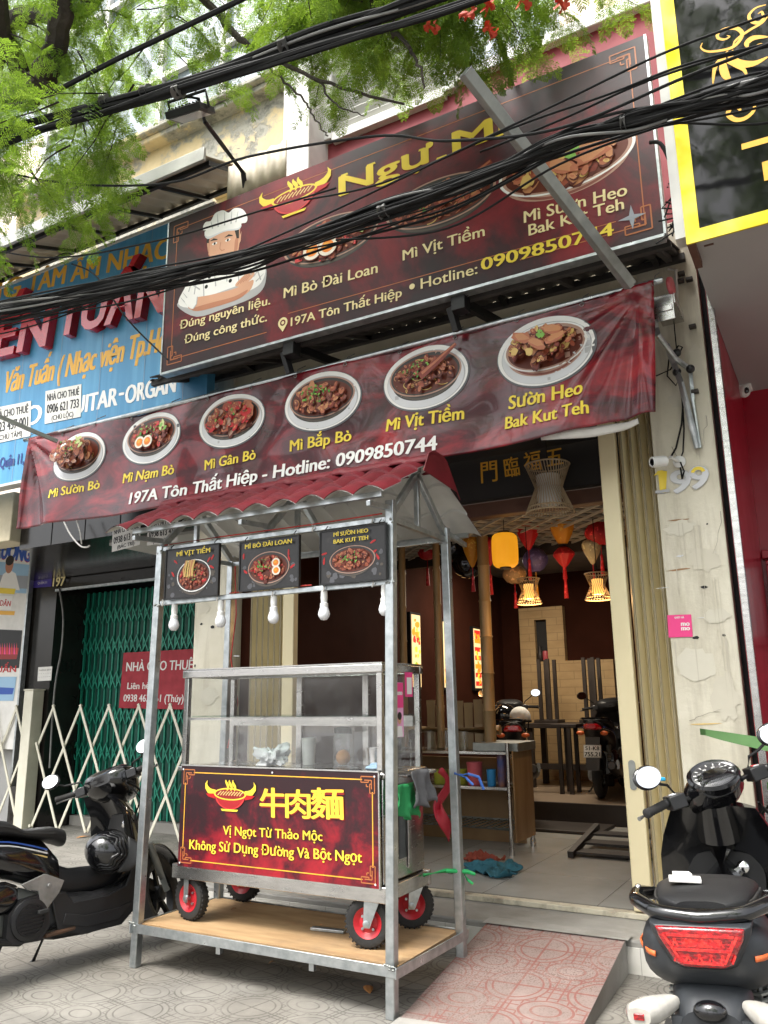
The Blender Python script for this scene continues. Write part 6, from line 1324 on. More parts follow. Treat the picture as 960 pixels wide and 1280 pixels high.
# things on the scooters
q = rs.matrix_world @ Vector((-.62,.05,.872)); m = MB(); m.box((q.x-.05,q.y-.03,q.z),(q.x+.05,q.y+.03,q.z+.012), rz=.2); m.box((q.x-.035,q.y-.02,q.z+.0125),(q.x+.02,q.y+.02,q.z+.026), rz=.4); tag(m.build('parking_tag', ['paper'], bevel=.002), 'small white parking tag left on the black scooter seat', 'tag')
q = rs.matrix_world @ Vector((.22,.20,1.10)); m = MB(); m.box((q.x-.03,q.y-.02,q.z),(q.x+.03,q.y+.02,q.z+.014), rz=.6); tag(m.build('blue_tag', 'blue_box', bevel=.003), 'small bright blue tag on the left handlebar of the right scooter', 'tag')
def helmet(loc, rot, mtl, label, s=1.0, visor=True):
    h = thing('helmet', loc, label, 'helmet'); h.rotation_euler = rot
    m = MB(); m.ell((0,0,0), (.135*s,.115*s,.125*s), 28, 16, lo=-.28); m.build('shell', mtl, h, local=True)
    m = MB(); m.lathe([(.128*s,-.055*s),(.134*s,-.045*s),(.132*s,-.03*s),(.124*s,-.05*s)], (0,0,0), n=28, caps=False); m.build('rim_band', 'rubber', h, local=True)
    for k in (range(3) if visor else ()):
        m = MB(); m.tube([(.137*s*cos(e)*cos(t), .117*s*cos(e)*sin(t), .127*s*sin(e)) for e, t in [(.25+.22*k+.10*sin(i*.9), -1.5+3.0*i/24) for i in range(25)]], [.002+.007*s*sin(pi*i/24) for i in range(25)], 6); m.build('ridge', 'black_plastic', h, local=True)
    if visor: m = MB(); m.lathe([(.136*s*cos(e), .127*s*sin(e)) for e in (-.30,-.15,0,.12)], (0,0,0), n=28, caps=False); m.shift(lambda p: Vector((p.x*1.01, p.y*.862, p.z))); m.build('lower_band', 'grey_matt', h, local=True)
    if visor: m = MB(); m.grid(lambda u, v: (.10*s+.10*s*v*cos((u-.5)*2.2)*1.0+.02*s*cos((u-.5)*2.2), (.125*s)*sin((u-.5)*2.0)*(1-.15*v), .0*s-.035*s*v), 12, 4); m.build('peak', 'black_plastic', h, local=True, solid=.005)
    m = MB(); m.tube([(.02*s,.11*s,-.03*s),(.03*s,.09*s,-.12*s),(.03*s,0,-.19*s),(.03*s,-.09*s,-.12*s),(.02*s,-.11*s,-.03*s)], .006, 6); m.build('chin_strap', 'wire_black', h, local=True); return h
helmet(lsc.matrix_world @ Vector((.20,-.15,.60)), (radians(75), radians(10), radians(20)), 'black_gloss', 'black helmet hanging from the bag hook of the dusty scooter')
helmet(Vector((-3.50,9.02,1.31)), (0,0,1.4), 'black_gloss', 'black helmet resting on the seat of the indoor scooter', 1.1, False)
helmet(Vector((-3.22,8.75,1.30)), (0,0,1.2), 'paper', 'pale helmet resting at the tail of the indoor scooter', .95, False)
# ---------------------------------------------------------------- inside the shop
def bamboo(x, y, z1, r, label):
    m = MB(); pts = []; rr = []; z = 1.046
    while z < z1:
        pts += [(x,y,z),(x,y,z+.012),(x,y,z+.03)]; rr += [r*1.0,r*1.13,r]; z += .34
    pts.append((x,y,z1)); rr.append(r); m.tube(pts, rr, 14); tag(m.build('bamboo_pole', 'bamboo'), label, 'pole', 'bamboo poles inside the entrance')
bamboo(at(608,800,Y=7.2).x,7.20,3.05,.055,'bamboo pole right of the rear steel post, in front of the metal rack'); bamboo(at(548,800,Y=7.2).x,7.20,3.05,.036,'bamboo pole just left of the rear steel post'); bamboo(at(504,800,Y=7.2).x,7.20,3.05,.036,'bamboo pole immediately right of the front steel post'); 
m = MB(); m.tube([(-3.9,7.33,1.22),(-2.9,7.33,1.22)], .045, 12)
for x, h_ in ((-3.03,1.46),(-3.12,1.50),(-3.22,1.47),(-3.32,1.49),(-3.52,1.45),(-3.62,1.50)): m.tube([(x,7.34,1.046),(x,7.34,h_)], .045, 10)
tag(m.build('bamboo_rail', 'bamboo'), 'low bamboo rail and short canes standing on the rack top', 'fence')
# steel rack with a wooden side board
rk = thing('steel_rack', (-3.1,7.1,Rm), 'stainless steel rack with a wooden side panel holding cups just inside the door', 'rack')
rx0, rx1, ry0, ry1 = -3.95, -2.70, 6.98, 7.52
for x, y in ((rx0,ry0),(rx1,ry0),(rx0,ry1),(rx1,ry1)): m = MB(); m.cyl((x,y,Rm+.06),(x,y,1.12), .019, 12); m.cyl((x,y,Rm),(x,y,Rm+.06), .026, 12); m.build('leg', 'stainless', rk)
for z in (1.02,.72): m = MB(); m.box((rx0,ry0-.01,z),(rx1,ry1+.01,z+.025)); m.build('shelf', 'stainless', rk, bevel=.003)
m = MB(); m.tube([(rx0,ry0,.40),(rx1,ry0,.40),(rx1,ry1,.40),(rx0,ry1,.40)], .012, 8, closed=True)
for i in range(18): x = rx0+.05+i*.068; m.cyl((x,ry0,.40),(x,ry1,.40), .007, 6)
m.build('wire_shelf', 'grey_tube', rk)
m = MB(); m.box((rx1+.021,ry0+.03,Rm+.10),(rx1+.037,ry1-.02,1.05)); m.build('side_panel', 'wood_side', rk, bevel=.003)
m = MB(); m.box((-3.9,7.6,Rm),(-2.8,7.63,.95)); m.build('back_panel', 'wood_side', rk)
m = MB(); m.box((-3.05,7.02,1.047),(-2.62,7.5,1.12)); m.build('top_tray', 'grey_tube', rk, bevel=.004)
def cup(x, y, z, r, h, mt, name, label, cat='cup', group=None):
    m = MB(); m.lathe([(r*.82,0),(r*.9,.01),(r,h*.96),(r*1.04,h),(r*.94,h*.99),(r*.8,.02)], (x,y,z), n=20, caps=True); return tag(m.build(name, mt), label, cat, group)
cup(-3.06,7.07,.746,.072,.20,'pink_cup','plastic_jug','salmon pink plastic jug on the middle shelf of the rack','jug')
cup(-2.90,7.07,.746,.042,.14,'blue_can','drink_can','small blue can right of the pink jug','can'); cup(-2.80,7.08,.746,.042,.27,'dark_can','tall_can','tall dark blue and brown can at the right end of the rack shelf','can')
cup(-3.24,7.1,.746,.095,.13,'yellow_bowl','plastic_bowl','olive yellow bowl left of the pink jug','bowl'); cup(-3.42,7.1,.746,.07,.12,'yellow_bowl','plastic_bowl','olive yellow bowl partly behind the rear steel post','bowl')
for i, x in enumerate((-3.15,-3.32,-3.5)): cup(x,7.04,1.048,.05,.17,'glass',"glass_jar",('clear jar on the rack top nearest its side panel','clear middle jar of the three on the rack top','clear jar on the rack top nearest the bamboo')[i],'jar','clear jars on the rack top')
# metal ramp, mat, rags
gr = thing('metal_ramp', (-1.95,7.5,Rm), 'rusty slatted metal ramp lying on the tiled floor by the gate', 'ramp'); fz = lambda y: Rm+.03+(y-7.1)/1.5*.20
m = MB()
for x in (-2.22,-1.42): m.bar((x,7.08,fz(7.1)),(x,7.95,fz(7.95)), .05, .05)
m.build('side_rail', 'grate', gr)
m = MB()
for i in range(3): y = 7.15+i*.27; m.box((-2.2,y,fz(y)-.012),(-1.44,y+.20,fz(y)+.006))
m.build('tread_plate', 'grate', gr)
m = MB(); m.box((-3.2,8.3,Rm+.001),(-2.3,8.9,Rm+.03)); tag(m.build('door_mat', 'wood_dark', bevel=.006), 'dark mat in front of the raised floor', 'mat')
def floor_rag(x, y, sx, sy, mt, label, seed):
    m = MB(); r = random.Random(seed); m.grid(lambda u, v: (x+(u-.5)*sx*(1+.3*sin(v*9+seed)+.12*sin(v*23))+.04*sin(v*7), y+(v-.5)*sy*(1+.3*sin(u*8+seed)), Rm+.008+.07*max(0,noise.noise((u*6+seed,v*6,1.3)))+.03*abs(noise.noise((u*13,v*11,seed)))+.05*sin(u*pi)*sin(v*pi)*.5), 40, 32); tag(m.build('floor_rag', mt, solid=.006), label, 'rag')
floor_rag(-2.62,6.32,.40,.42,'cloth_teal','teal blue rag dropped on the shop floor near the rack',2); floor_rag(-2.84,6.62,.25,.22,'cloth_red','dull red rag on the floor behind the teal rag',5)
# tables with stools stacked legs-up
tb = thing('dark_table', (-3.3,10.6,.40), 'dark wooden table in front of the tiled wall', 'table')
m = MB(); m.box((-3.75,10.3,1.13),(-2.75,10.95,1.19)); m.build('tabletop', 'wood_dark', tb, bevel=.005)
for x, y in ((-3.68,10.36),(-2.82,10.36),(-3.68,10.88),(-2.82,10.88)): m = MB(); m.box((x-.035,y-.035,.40),(x+.035,y+.035,1.128)); m.build('leg', 'wood_dark', tb)
m = MB(); m.box((-3.66,10.39,.62),(-2.84,10.43,.69)); m.build('stretcher', 'wood_dark', tb)
def stool(x, y, z, up, label):
    t = thing('bench', (x,y,z), label, 'bench', 'dark benches at the back table')
    s = -1 if up else 1; zb = z+(.02 if up else .80); m = MB(); m.box((x-.16,y-.16,z if up else z+.76),(x+.16,y+.16,z+.04 if up else z+.80)); m.build('seat', 'wood_dark', t, bevel=.004)
    for dx in (-.06,.06):
        for dy in (-.14,.14): m = MB(); m.box((x+dx-.022,y+dy-.022,z+.041 if up else z),(x+dx+.022,y+dy+.022,z+.82 if up else z+.759)); m.build('leg', 'wood_dark', t)
stool(-3.50,10.62,1.191,True,'dark bench turned legs up on the table, below the wall niche'); stool(-2.90,10.62,1.191,True,'dark bench turned legs up on the right half of the table')
stool(-3.05,9.9,.40,False,'dark bench standing on the raised floor under the table edge')
# lit pictures on the side wall
for i, (y, z0, z1) in enumerate(((at(520,790,X=-4.4).y,1.62,2.52),(at(558.5,790,X=-4.4).y,1.62,2.50),(at(596,790,X=-4.4).y,1.62,2.48))):
    lb = thing('light_box', (-4.44,y,z0), ('backlit picture nearest the door, partly green','backlit picture half hidden by the rear steel post','backlit picture right of the bamboo pole with red stripes')[i], 'light box', 'backlit pictures on the brown wall')
    m = MB(); m.box((-4.449,y-.13,z0),(-4.405,y+.13,z1)); m.build('case', 'black_metal', lb); m = MB(); m.box((-4.404,y-.11,z0+.03),(-4.398,y+.11,z1-.03)); m.build('lit_panel', 'panel_lit', lb)
    a = Art(.001); a.dw = 2e-4; r = random.Random(i)
    if i == 2:
        for k in range(7): a.rect(y-.10, z0+.06+k*.115, y+.10, z0+.12+k*.115, ('lit_red','lit_red','lit_orange')[k % 3])
    for k in range(26): a.blob(y+r.uniform(-.08,.08), z0+.08+r.uniform(0,z1-z0-.16), r.uniform(.018,.045), r.choice(['lit_red','lit_orange','lit_yellow','lit_orange'] + (['lit_green'] if i == 0 else [])), r)
    a.build('picture_print', lb, lambda u, v, w: Vector((-4.398+w, u, v)))
# lanterns
HG = 3.05
def cord(m, x, y, z): m.tube([(x,y,z),(x,y,HG)], .004, 5)
def lan(px, py, Y, label, group=None):
    q = at(px, py, Y=Y); return q, thing('hanging_lantern', q, label, 'lantern', group)
def tassel(par, q, z, mt='silk_red', l=.25):
    m = MB(); m.tube([q+Vector((0,0,z)), q+Vector((0,0,z-.08))], .004, 5); m.lathe([(.006,0),(.016,-.02),(.012,-.04),(.022,-l)], q+Vector((0,0,z-.08)), n=10); m.build('tassel', mt, par)
def silk(px, py, Y, w, h, mt, label, shape='drop', tl=.25):
    w *= .78; h *= .78; tl *= .8
    q, t = lan(px, py, Y, label); prof = dict(drop=[(.02,-.5),(.10,-.45),(.24,-.25),(.40,.0),(.49,.22),(.50,.32),(.42,.43),(.2,.5)], round=[(.12,-.5),(.32,-.38),(.46,-.16),(.5,0),(.46,.16),(.32,.38),(.12,.5)], diamond=[(.05,-.5),(.26,-.22),(.48,.12),(.46,.22),(.26,.44),(.12,.5)])[shape]
    m = MB(); n = 48; v = []; f = []
    for r_, z in prof:
        for j in range(n): v.append(q+Vector((r_*w*(1-.05*abs(sin(j*pi/n*8)))*cos(2*pi*j/n), r_*w*(1-.05*abs(sin(j*pi/n*8)))*sin(2*pi*j/n), z*h)))
    f = [(i*n+j, i*n+(j+1)%n, (i+1)*n+(j+1)%n, (i+1)*n+j) for i in range(len(prof)-1) for j in range(n)]; m.add(v, f, 0, True); m.build('shade', mt, t)
    m = MB(); m.lathe([(.03,0),(.05,.005),(.05,.02),(.01,.03)], q+Vector((0,0,h*.5)), n=14); m.tube([q+Vector((0,0,h*.5+.02)), (q.x,q.y,HG)], .004, 5); m.build('hanger', 'wood_dark', t)
    tassel(t, q, -h*.5, 'silk_orange' if mt == 'silk_blue' else 'silk_red', tl); return t
YQ = 7.3
silk(660,671,YQ,.30,.34,'silk_red','dark red silk lantern right of the lit yellow lantern'); silk(703,668,YQ,.30,.36,'silk_orange','orange silk teardrop lantern above a small red one'); silk(750,666,YQ,.38,.30,'silk_red','broad dark red patterned lantern nearest the folded gate','round')
silk(705,697,YQ,.28,.26,'silk_red','small bright red heart shaped lantern with gold fringe','diamond'); silk(740,690,YQ,.24,.30,'silk_pale','pale ribbed teardrop lantern above a lit cane lamp'); silk(669,700,YQ+.2,.34,.30,'silk_blue','blue patterned round lantern between the red and orange ones','round',.2)
silk(643,718,YQ+.2,.32,.24,'silk_pattern','brown patterned round lantern below the lit yellow lantern','round',.2); silk(612,690,YQ,.24,.36,'silk_red','red silk lantern half behind the lit yellow one'); silk(590,690,YQ,.26,.40,'silk_orange','dull orange lantern beside the cart roof','drop',.2); silk(534,691,YQ+.4,.28,.20,'silk_red','small red lantern seen below the cart roof edge','round',.25)
# lit drum lantern
q, t = lan(631,688,6.6,'large glowing yellow drum lantern with ribs'); m = MB(); n = 64; prof = [(.10,-.5),(.36,-.49),(.46,-.42),(.49,-.3),(.5,0),(.49,.3),(.46,.42),(.36,.49),(.10,.5)]; w, h = .235, .30
v = [q+Vector((r_*w*(1-.035*abs(cos(j*pi/n*11)))*cos(2*pi*j/n), r_*w*(1-.035*abs(cos(j*pi/n*11)))*sin(2*pi*j/n), z*h)) for r_, z in prof for j in range(n)]
m.add(v, [(i*n+j, i*n+(j+1)%n, (i+1)*n+(j+1)%n, (i+1)*n+j) for i in range(len(prof)-1) for j in range(n)], 0, True); m.build('shade', 'silk_lit', t)
m = MB(); m.tube([q+Vector((0,0,h*.5)), (q.x,q.y,HG)], .004, 5); m.lathe([(.05,.5*h),(.05,.5*h+.02)], q, n=14); m.lathe([(.05,-.5*h-.015),(.05,-.5*h)], q, n=14); m.build('hanger', 'wood_dark', t)
# cane lamps: hourglass of rods round a paper core
def cane(px, py, Y, w, h, label, lit, waist=.56):
    q, t = lan(px, py, Y, label); m = MB(); n = 44 if not lit else 26; rw = w/2; k = waist
    for j in range(n):
        a0 = 2*pi*j/n; tw = .5 if lit else .35
        P = lambda r_, z, da: q+Vector((r_*cos(a0+da), r_*sin(a0+da), z))
        m.tube([P(rw*.92,h*.5,0), P(rw*k,h*.02,tw*.5), P(rw,-h*.5,tw)], .0032 if lit else .0036, 4)
    for r_, z in ((rw*.92,h*.5),(rw,-h*.5),(rw*.9,-h*.40)): m.tube([q+Vector((r_*cos(2*pi*j/32), r_*sin(2*pi*j/32), z)) for j in range(32)], .006, 6, closed=True)
    m.build('cane_frame', 'cane', t)
    m = MB(); cr = rw*(.42 if lit else .50); m.lathe([(cr*.2,-h*.32),(cr,-h*.32),(cr,h*.28),(cr*.2,h*.28)], q, n=20); m.build('paper_core', 'paper_lit' if lit else 'white_paint', t)
    m = MB(); m.tube([q+Vector((0,0,h*.28)), (q.x,q.y,HG if Y > 6.2 else 3.7)], .004, 5); m.build('cable', 'wire_black', t)
    if lit:
        l = bpy.data.lights.new('lamp_glow', 'POINT'); l.energy = 3; l.color = (1,.6,.25); l.shadow_soft_size = .05; o = bpy.data.objects.new('lamp_glow', l); COL.objects.link(o); o.parent = t; o.location = (0,0,-h*.5)
cane(661,739,7.0,.22,.225,'lit cane lamp under the blue patterned lantern, left of two',True); cane(747,733,7.0,.225,.225,'lit cane lamp beside the folded gate, right of two',True); cane(686,611,5.75,.36,.37,'big unlit woven cane lamp hanging below the dark name board',False)
# shiny dark globes under the ceiling
for px, py, w, l in ((566,684,.30,'glossy dark silver globe lantern left of the rear post'),(585,704,.34,'glossy dark silver globe lantern right of the rear post')):
    q = at(px, py, Y=7.5); t = thing('globe_lantern', q, l, 'lantern', 'shiny globes under the ceiling'); m = MB(); m.ell(q, (w*.5,w*.5,w*.46), 28, 18); m.build('globe', 'foil', t); m = MB(); m.tube([q+Vector((0,0,w*.4)), (q.x,q.y,HG)], .004, 5); m.build('cable', 'wire_black', t)

tl = thing('tube_lamp', (-3.2,9.4,3.2), 'white tube lamp under the shop ceiling', 'lamp')
m = MB(); m.box((-3.9,9.36,3.255),(-2.5,9.44,3.298)); m.build('fitting', 'bulb_socket', tl, bevel=.004)
m = MB(); m.cyl((-3.86,9.4,3.235),(-2.54,9.4,3.235), .016, 12); glow('tube_lit', (1,.93,.82), 6); m.build('tube', 'tube_lit', tl)
l = bpy.data.lights.new('tube_light', 'AREA'); l.shape = 'RECTANGLE'; l.size = 1.3; l.size_y = .06; l.energy = 24; l.color = (1,.88,.70); o = bpy.data.objects.new('tube_light', l); COL.objects.link(o); o.parent = tl; o.location = (0,0,.0)
# ---------------------------------------------------------------- cameras, brackets, poles, lamps
def seccam(q, d, label, par_off):
    t = thing('security_camera', q, label, 'camera'); d = Vector(d).normalized(); m = MB(); a_ = q-d*.045; m.lathe([(.02,-.01),(.034,0),(.036,.02),(.036,.095),(.031,.10),(.026,.095)], a_, d, 20); m.build('body', 'bulb_socket', t); m = MB(); m.lathe([(.025,.0),(.022,.004),(.001,.005)], a_+d*.094, d, 18); m.build('lens', 'black_gloss', t)
    m = MB(); w = q+Vector(par_off); m.tube([q-d*.02, q-d*.06+Vector((.02,0,.02)), w], .012, 8); m.lathe([(.04,0),(.04,.015),(.02,.02)], w, (0,-1,0), 16); m.build('bracket', 'bulb_socket', t); m = MB(); m.tube([w, w+Vector((.03,-.02,.06)), w+Vector((.05,-.01,.22)), w+Vector((.06,-.005,.5))], .005, 6); m.tube([w+Vector((.01,-.03,-.01)), w+Vector((.03,-.05,-.08)), w+Vector((.01,-.03,-.12)), w], .006, 6); m.build('cable', 'wire_black', t); return t
seccam(at(824,577,Y=5.20), (-.75,-.62,-.12), 'white bullet security camera on the cream pillar above the house number', (.10,.155,.02))
q = at(930,487,Y=6.9); t = thing('security_camera', q, 'white dome security camera under the grey ceiling of the red shop', 'camera'); m = MB(); m.box((q.x-.06,q.y-.05,q.z+.01),(q.x+.06,q.y+.12,q.z+.09)); m.build('base', 'bulb_socket', t, bevel=.01); m = MB(); m.ell(q+Vector((0,-.02,-.02)), (.05,.05,.055), 20, 12); m.build('dome', 'bulb_socket', t); m = MB(); m.ell(q+Vector((.02,-.055,-.03)), (.022,.018,.028), 14, 8); m.build('lens', 'black_gloss', t)
# awning hardware at the right end of the banner, folded arms on the pillar
ah = thing('awning_bracket', at(832,385,Y=5.1), 'galvanised awning bracket with pink end cap fixed to the right pillar', 'bracket')
q = at(830,372,Y=5.0); m = MB(); m.box((q.x-.07,q.y-.02,q.z-.06),(q.x+.07,q.y+.30,q.z+.01)); m.box((q.x-.07,q.y-.03,q.z-.17),(q.x+.06,q.y-.022,q.z+.0)); m.box((q.x-.06,q.y-.04,q.z-.11),(q.x+.05,q.y-.031,q.z-.07)); m.build('mount_plate', 'stainless', ah, bevel=.004)
m = MB(); m.lathe([(.055,0),(.06,.008),(.055,.025),(.02,.03)], at(836,358,Y=4.98), (1,-.15,0), 20); m.build('end_cap', 'pink_cup', ah)
m = MB(); A = [at(*p, Y=y) for p, y in (((818,400),4.9),((822,418),4.95),((844,448),5.15),((863,462),5.28))]; m.tube(A, .018, 8); B_ = [at(*p, Y=y) for p, y in (((833,430),5.1),((851,478),5.22),((872,560),5.33))]; m.tube(B_, .020, 8); C_ = [at(*p, Y=5.33) for p in ((863,462),(866,500),(875,560))]; m.tube(C_, .012, 8); m.build('folded_arm', 'galv', ah)
m = MB()
for p in ((846,441),(863,461),(846,465)): m = MB(); m.ell(at(*p, Y=5.2), (.028,.03,.028), 12, 8); m.build('joint', 'black_metal', ah)
m = MB(); m.tube([at(*p, Y=5.32) for p in ((835,336),(845,338),(846,380),(842,384))], .012, 8); m.build('conduit', 'white_paint', ah)
m = MB(); m.tube([at(*p, Y=5.31) for p in ((842,384),(843,410),(846,440))], .004, 5); m.tube([at(*p, Y=5.25) for p in ((820,470),(838,462),(850,440),(853,434),(848,432),(836,450),(834,470),(845,482),(850,470))], .005, 6); m.tube([at(*p, Y=5.33) for p in ((855,490),(852,530),(845,560),(838,572))], .006, 6); m.build('cable', 'wire_black', ah)
m = MB()
for p in ((869,490),(862,350),(852,343),(851,352),(866,409)): q = at(*p, Y=5.345); m.box((q.x-.022,q.y-.03,q.z-.012),(q.x+.022,q.y+.01,q.z+.012))
tag(m.build('pipe_clip', 'wood_dark', bevel=.003), 'rusty pipe clips left on the cream pillar', 'clips')
m = MB(); q0 = at(788,357,Y=4.71); q1 = at(582,90,Y=3.40); m.bar(q0, q1, .062, .062, roll=.5); po = m.build('steel_tube', 'grey_tube', bevel=.004); tag(po, 'square grey steel awning tube sticking out over the big red sign', 'pole')
d_ = (q1-q0).normalized(); _, fa, fb = frame_of(d_); fa, fb = fa*cos(.5)+fb*sin(.5), fb*cos(.5)-fa*sin(.5); m = MB(); m.bar(q1, q1+d_*.004, .063, .063, roll=.5); m.build('end_plate', 'galv', po)
m = MB(); q1 = at(72,552,Y=4.80); q0 = at(-30,508,Y=4.2); m.bar(q0, q1, .035, .035); tag(m.build('banner_pole', 'grey_tube', bevel=.003), 'grey steel bar holding the left end of the banner', 'pole')
m = MB(); q = at(238,645,Y=4.9); m.bar(at(222,622,Y=4.95), at(246,640,Y=4.6), .025); tag(m.build('stay_bar', 'galv'), 'short galvanised stay behind the banner above the cart roof', 'bar')
# flood lamps on arms
fl = thing('flood_lamp', at(305,232,Y=4.64), 'black flood lamp with pale panel on a long arm above the chef', 'lamp')
A0, A1, A2 = at(307,240,Y=4.66), at(304,216,Y=4.56), at(256,152,Y=3.95)
m = MB(); m.tube([A0, A1], .022, 8); m.tube([A1, A1.lerp(A2,.5), A2], .018, 8); m.build('arm', 'black_metal', fl)
c = at(238,142,Y=3.82); rq = Euler((radians(28), radians(0), radians(8))).to_matrix()
def obox(m, lo, hi, mi=0):
    v = [c+rq @ Vector((x,y,z)) for z in (lo[2],hi[2]) for x, y in ((lo[0],lo[1]),(hi[0],lo[1]),(hi[0],hi[1]),(lo[0],hi[1]))]; m.add(v, [(3,2,1,0),(4,5,6,7),(0,1,5,4),(1,2,6,5),(2,3,7,6),(3,0,4,7)], mi)
m = MB(); obox(m, (-.15,-.11,-.02), (.15,.11,.03))
for i in range(9): obox(m, (-.13+i*.03,-.09,.031), (-.122+i*.03,.09,.05))
m.build('housing', 'black_metal', fl, bevel=.006); m = MB(); obox(m, (-.125,-.085,-.024), (.125,.085,-.0205)); m.build('lamp_glass', 'lamp_panel', fl)
m = MB(); m.tube([c+rq @ Vector(p) for p in ((-.165,0,.0),(-.165,0,.12),(.165,0,.12),(.165,0,0))], .012, 8); m.tube([c+rq @ Vector((.0,0,.12)), c+rq @ Vector((.06,.06,.10)), A2], .014, 8); m.tube([c+rq @ Vector(p) for p in ((.0,.02,.05),(-.06,.03,.16),(.02,.02,.19),(.08,.03,.13))], .006, 6); m.build('yoke', 'black_metal', fl)
f2 = thing('lamp_arm', at(638,105,Y=4.64), 'black lamp arm with pale bands rising from the middle of the big sign', 'lamp arm'); A0, A1, A2 = at(639,107,Y=4.64), at(638,92,Y=4.58), at(588,-60,Y=3.6); m = MB(); m.tube([A0,A1,A2], .020, 8); m.build('arm', 'black_metal', f2)
m = MB()
for k in (.15,.35,.55): q = A1.lerp(A2, k); m.tube([q, q+(A2-A1)*.012], .0215, 8)
m.build('band', 'paper', f2)
# ---------------------------------------------------------------- cables
def cat_pts(P, sag=0, n=16):
    out = []
    for i in range(len(P)-1):
        for j in range(n): s = j/n; out.append(P[i].lerp(P[i+1], s)+Vector((0,0,-sag*4*s*(1-s))))
    out.append(P[-1]); return out
def smooth_path(P, n=10):
    out = []; k = len(P)
    for i in range(k-1):
        p0, p1, p2, p3 = P[max(i-1,0)], P[i], P[i+1], P[min(i+2,k-1)]
        for j in range(n): s = j/n; out.append(.5*((p1*2)+(p2-p0)*s+(p0*2-p1*5+p2*4-p3)*s*s+(p1*3-p0-p2*3+p3)*s**3))
    out.append(P[-1]); return out
def bundle(name, P, count, rad, spread, label, seed, mt='wire_black', r0=.0068, ties=()):
    r = random.Random(seed); t = thing(name, P[len(P)//2], label, 'cables'); base = smooth_path(P, 10)
    for k in range(count):
        off = [Vector((0, r.gauss(0,1), r.gauss(0,1)))*(spread[i] if isinstance(spread, list) else spread) for i, _ in enumerate(P)]; offs = smooth_path(off, 10); rr = r0*r.uniform(.6,1.25)
        m = MB(); m.tube([b+o for b, o in zip(base, offs)], rr, 6); m.build('cable', 'wire_grey' if r.random() < .10 else mt, t)
    for f in ties:
        i = int(f*(len(base)-1)); d = base[min(i+1, len(base)-1)]-base[i-1]; m = MB(); m.tube([base[i]-d*.15, base[i]+d*.15], rad, 12); m.build('tie', 'wire_grey', t)
    return t
Yc = 3.15
bundle('lower_cable_bundle', [at(*p, Y=Yc) for p in ((-160,420),(0,388),(150,356),(300,325),(480,264),(600,221),(700,178),(800,149),(900,122),(960,104),(1120,60))], 54, .04, [.036,.034,.026,.020,.018,.015,.015,.016,.017,.018,.02], 'thick sagging bundle of black cables crossing in front of both signs', 1, ties=(.68,.4))
bundle('loose_cable_bundle', [at(*p, Y=Yc+.12) for p in ((-160,436),(0,404),(150,364),(300,328),(430,284),(560,245),(760,172),(960,120),(1120,85))], 11, .05, .045, 'loose cables fanning out below the thick bundle', 2, r0=.006)
bundle('upper_cable_bundle', [at(*p, Y=2.9) for p in ((-200,232),(0,172),(120,130),(250,97),(400,40),(520,4),(700,-60))], 9, .04, .016, 'black cable pair crossing the leaves at upper left', 3, r0=.013, ties=(.35,.42,.62))
bundle('upper_cable_bundle', [at(*p, Y=2.9) for p in ((-200,250),(0,180),(120,143),(250,106),(400,58),(560,12),(760,-60))], 7, .04, .012, 'lower strand of the cable pair in the leaves, ending under the steel tube', 9, r0=.013, ties=(.47,))
def wire(P, Y, r, label, name='overhead_wire', mt='wire_black'):
    m = MB(); m.tube(smooth_path([at(*p, Y=Y) for p in P], 10), r, 6); tag(m.build(name, mt), label, 'wire')
wire(((-120,160),(0,137),(60,118),(150,72),(290,5),(420,-60)), 2.8, .016, 'single thick black wire slanting up past the big branch')
wire(((-100,205),(0,215),(60,226),(130,232),(220,227),(310,196),(470,170),(560,176),(700,160),(860,95),(1000,40)), 3.1, .007, 'thin wire dipping past the flood lamp arm')
for i, (P, l) in enumerate(((((300,316),(420,262),(560,195),(700,128),(840,62),(1000,5)),'thin wire rising across the big letters'),(((380,250),(480,228),(640,160),(760,118),(860,80),(1000,45)),'upper of two thin wires above the thick bundle at right'),(((600,190),(700,150),(800,105),(900,72),(1000,50)),'lower of two thin wires above the thick bundle at right'),(((420,300),(560,285),(700,205),(850,150),(1000,110)),'thin wire under the thick bundle at right'),(((-60,300),(60,322),(200,300),(330,262),(420,235)),'thin wire in front of the sheet awning'),(((90,330),(120,345),(160,400),(210,450)),'slack wire in front of the raised red letters'))): wire(P, 3.1+.04*i, .0055, l)
m = MB(); q = smooth_path([at(*p, Y=4.5) for p in ((812,178),(826,180),(838,205),(840,230),(850,250),(856,265),(842,280),(858,292))], 8); m.tube(q, .012, 8)
for i in range(14): b0 = at(840+R.uniform(-8,16), 225+R.uniform(0,60), Y=4.5); m.tube([b0, b0+Vector((R.uniform(-.08,.08),.02,R.uniform(-.1,.1))), b0+Vector((R.uniform(-.12,.12),0,R.uniform(-.15,.05)))], .005, 5)
tag(m.build('tangled_wires', 'wire_black'), 'tangle of loose wires between the red sign and the black sign', 'wires')
m = MB(); m.tube(smooth_path([at(*p, Y=5.3) for p in ((78,648),(88,668),(100,682),(108,684),(112,682))], 6), .008, 6); m.tube(smooth_path([at(*p, Y=5.3) for p in ((94,645),(100,665),(102,680))], 6), .007, 6); tag(m.build('hanging_wire', 'paper'), 'pale loose wires hanging below the banner on the black tiles', 'wires')
m = MB(); m.tube(smooth_path([at(*p, Y=7.05) for p in ((74,735),(79,770),(77,810),(70,850),(66,890),(62,960)) ], 8), .012, 8); tag(m.build('wall_cable', 'wire_grey'), 'grey cable running down the edge of the black column', 'cable')
m = MB(); q = at(352,205,Y=3.1)
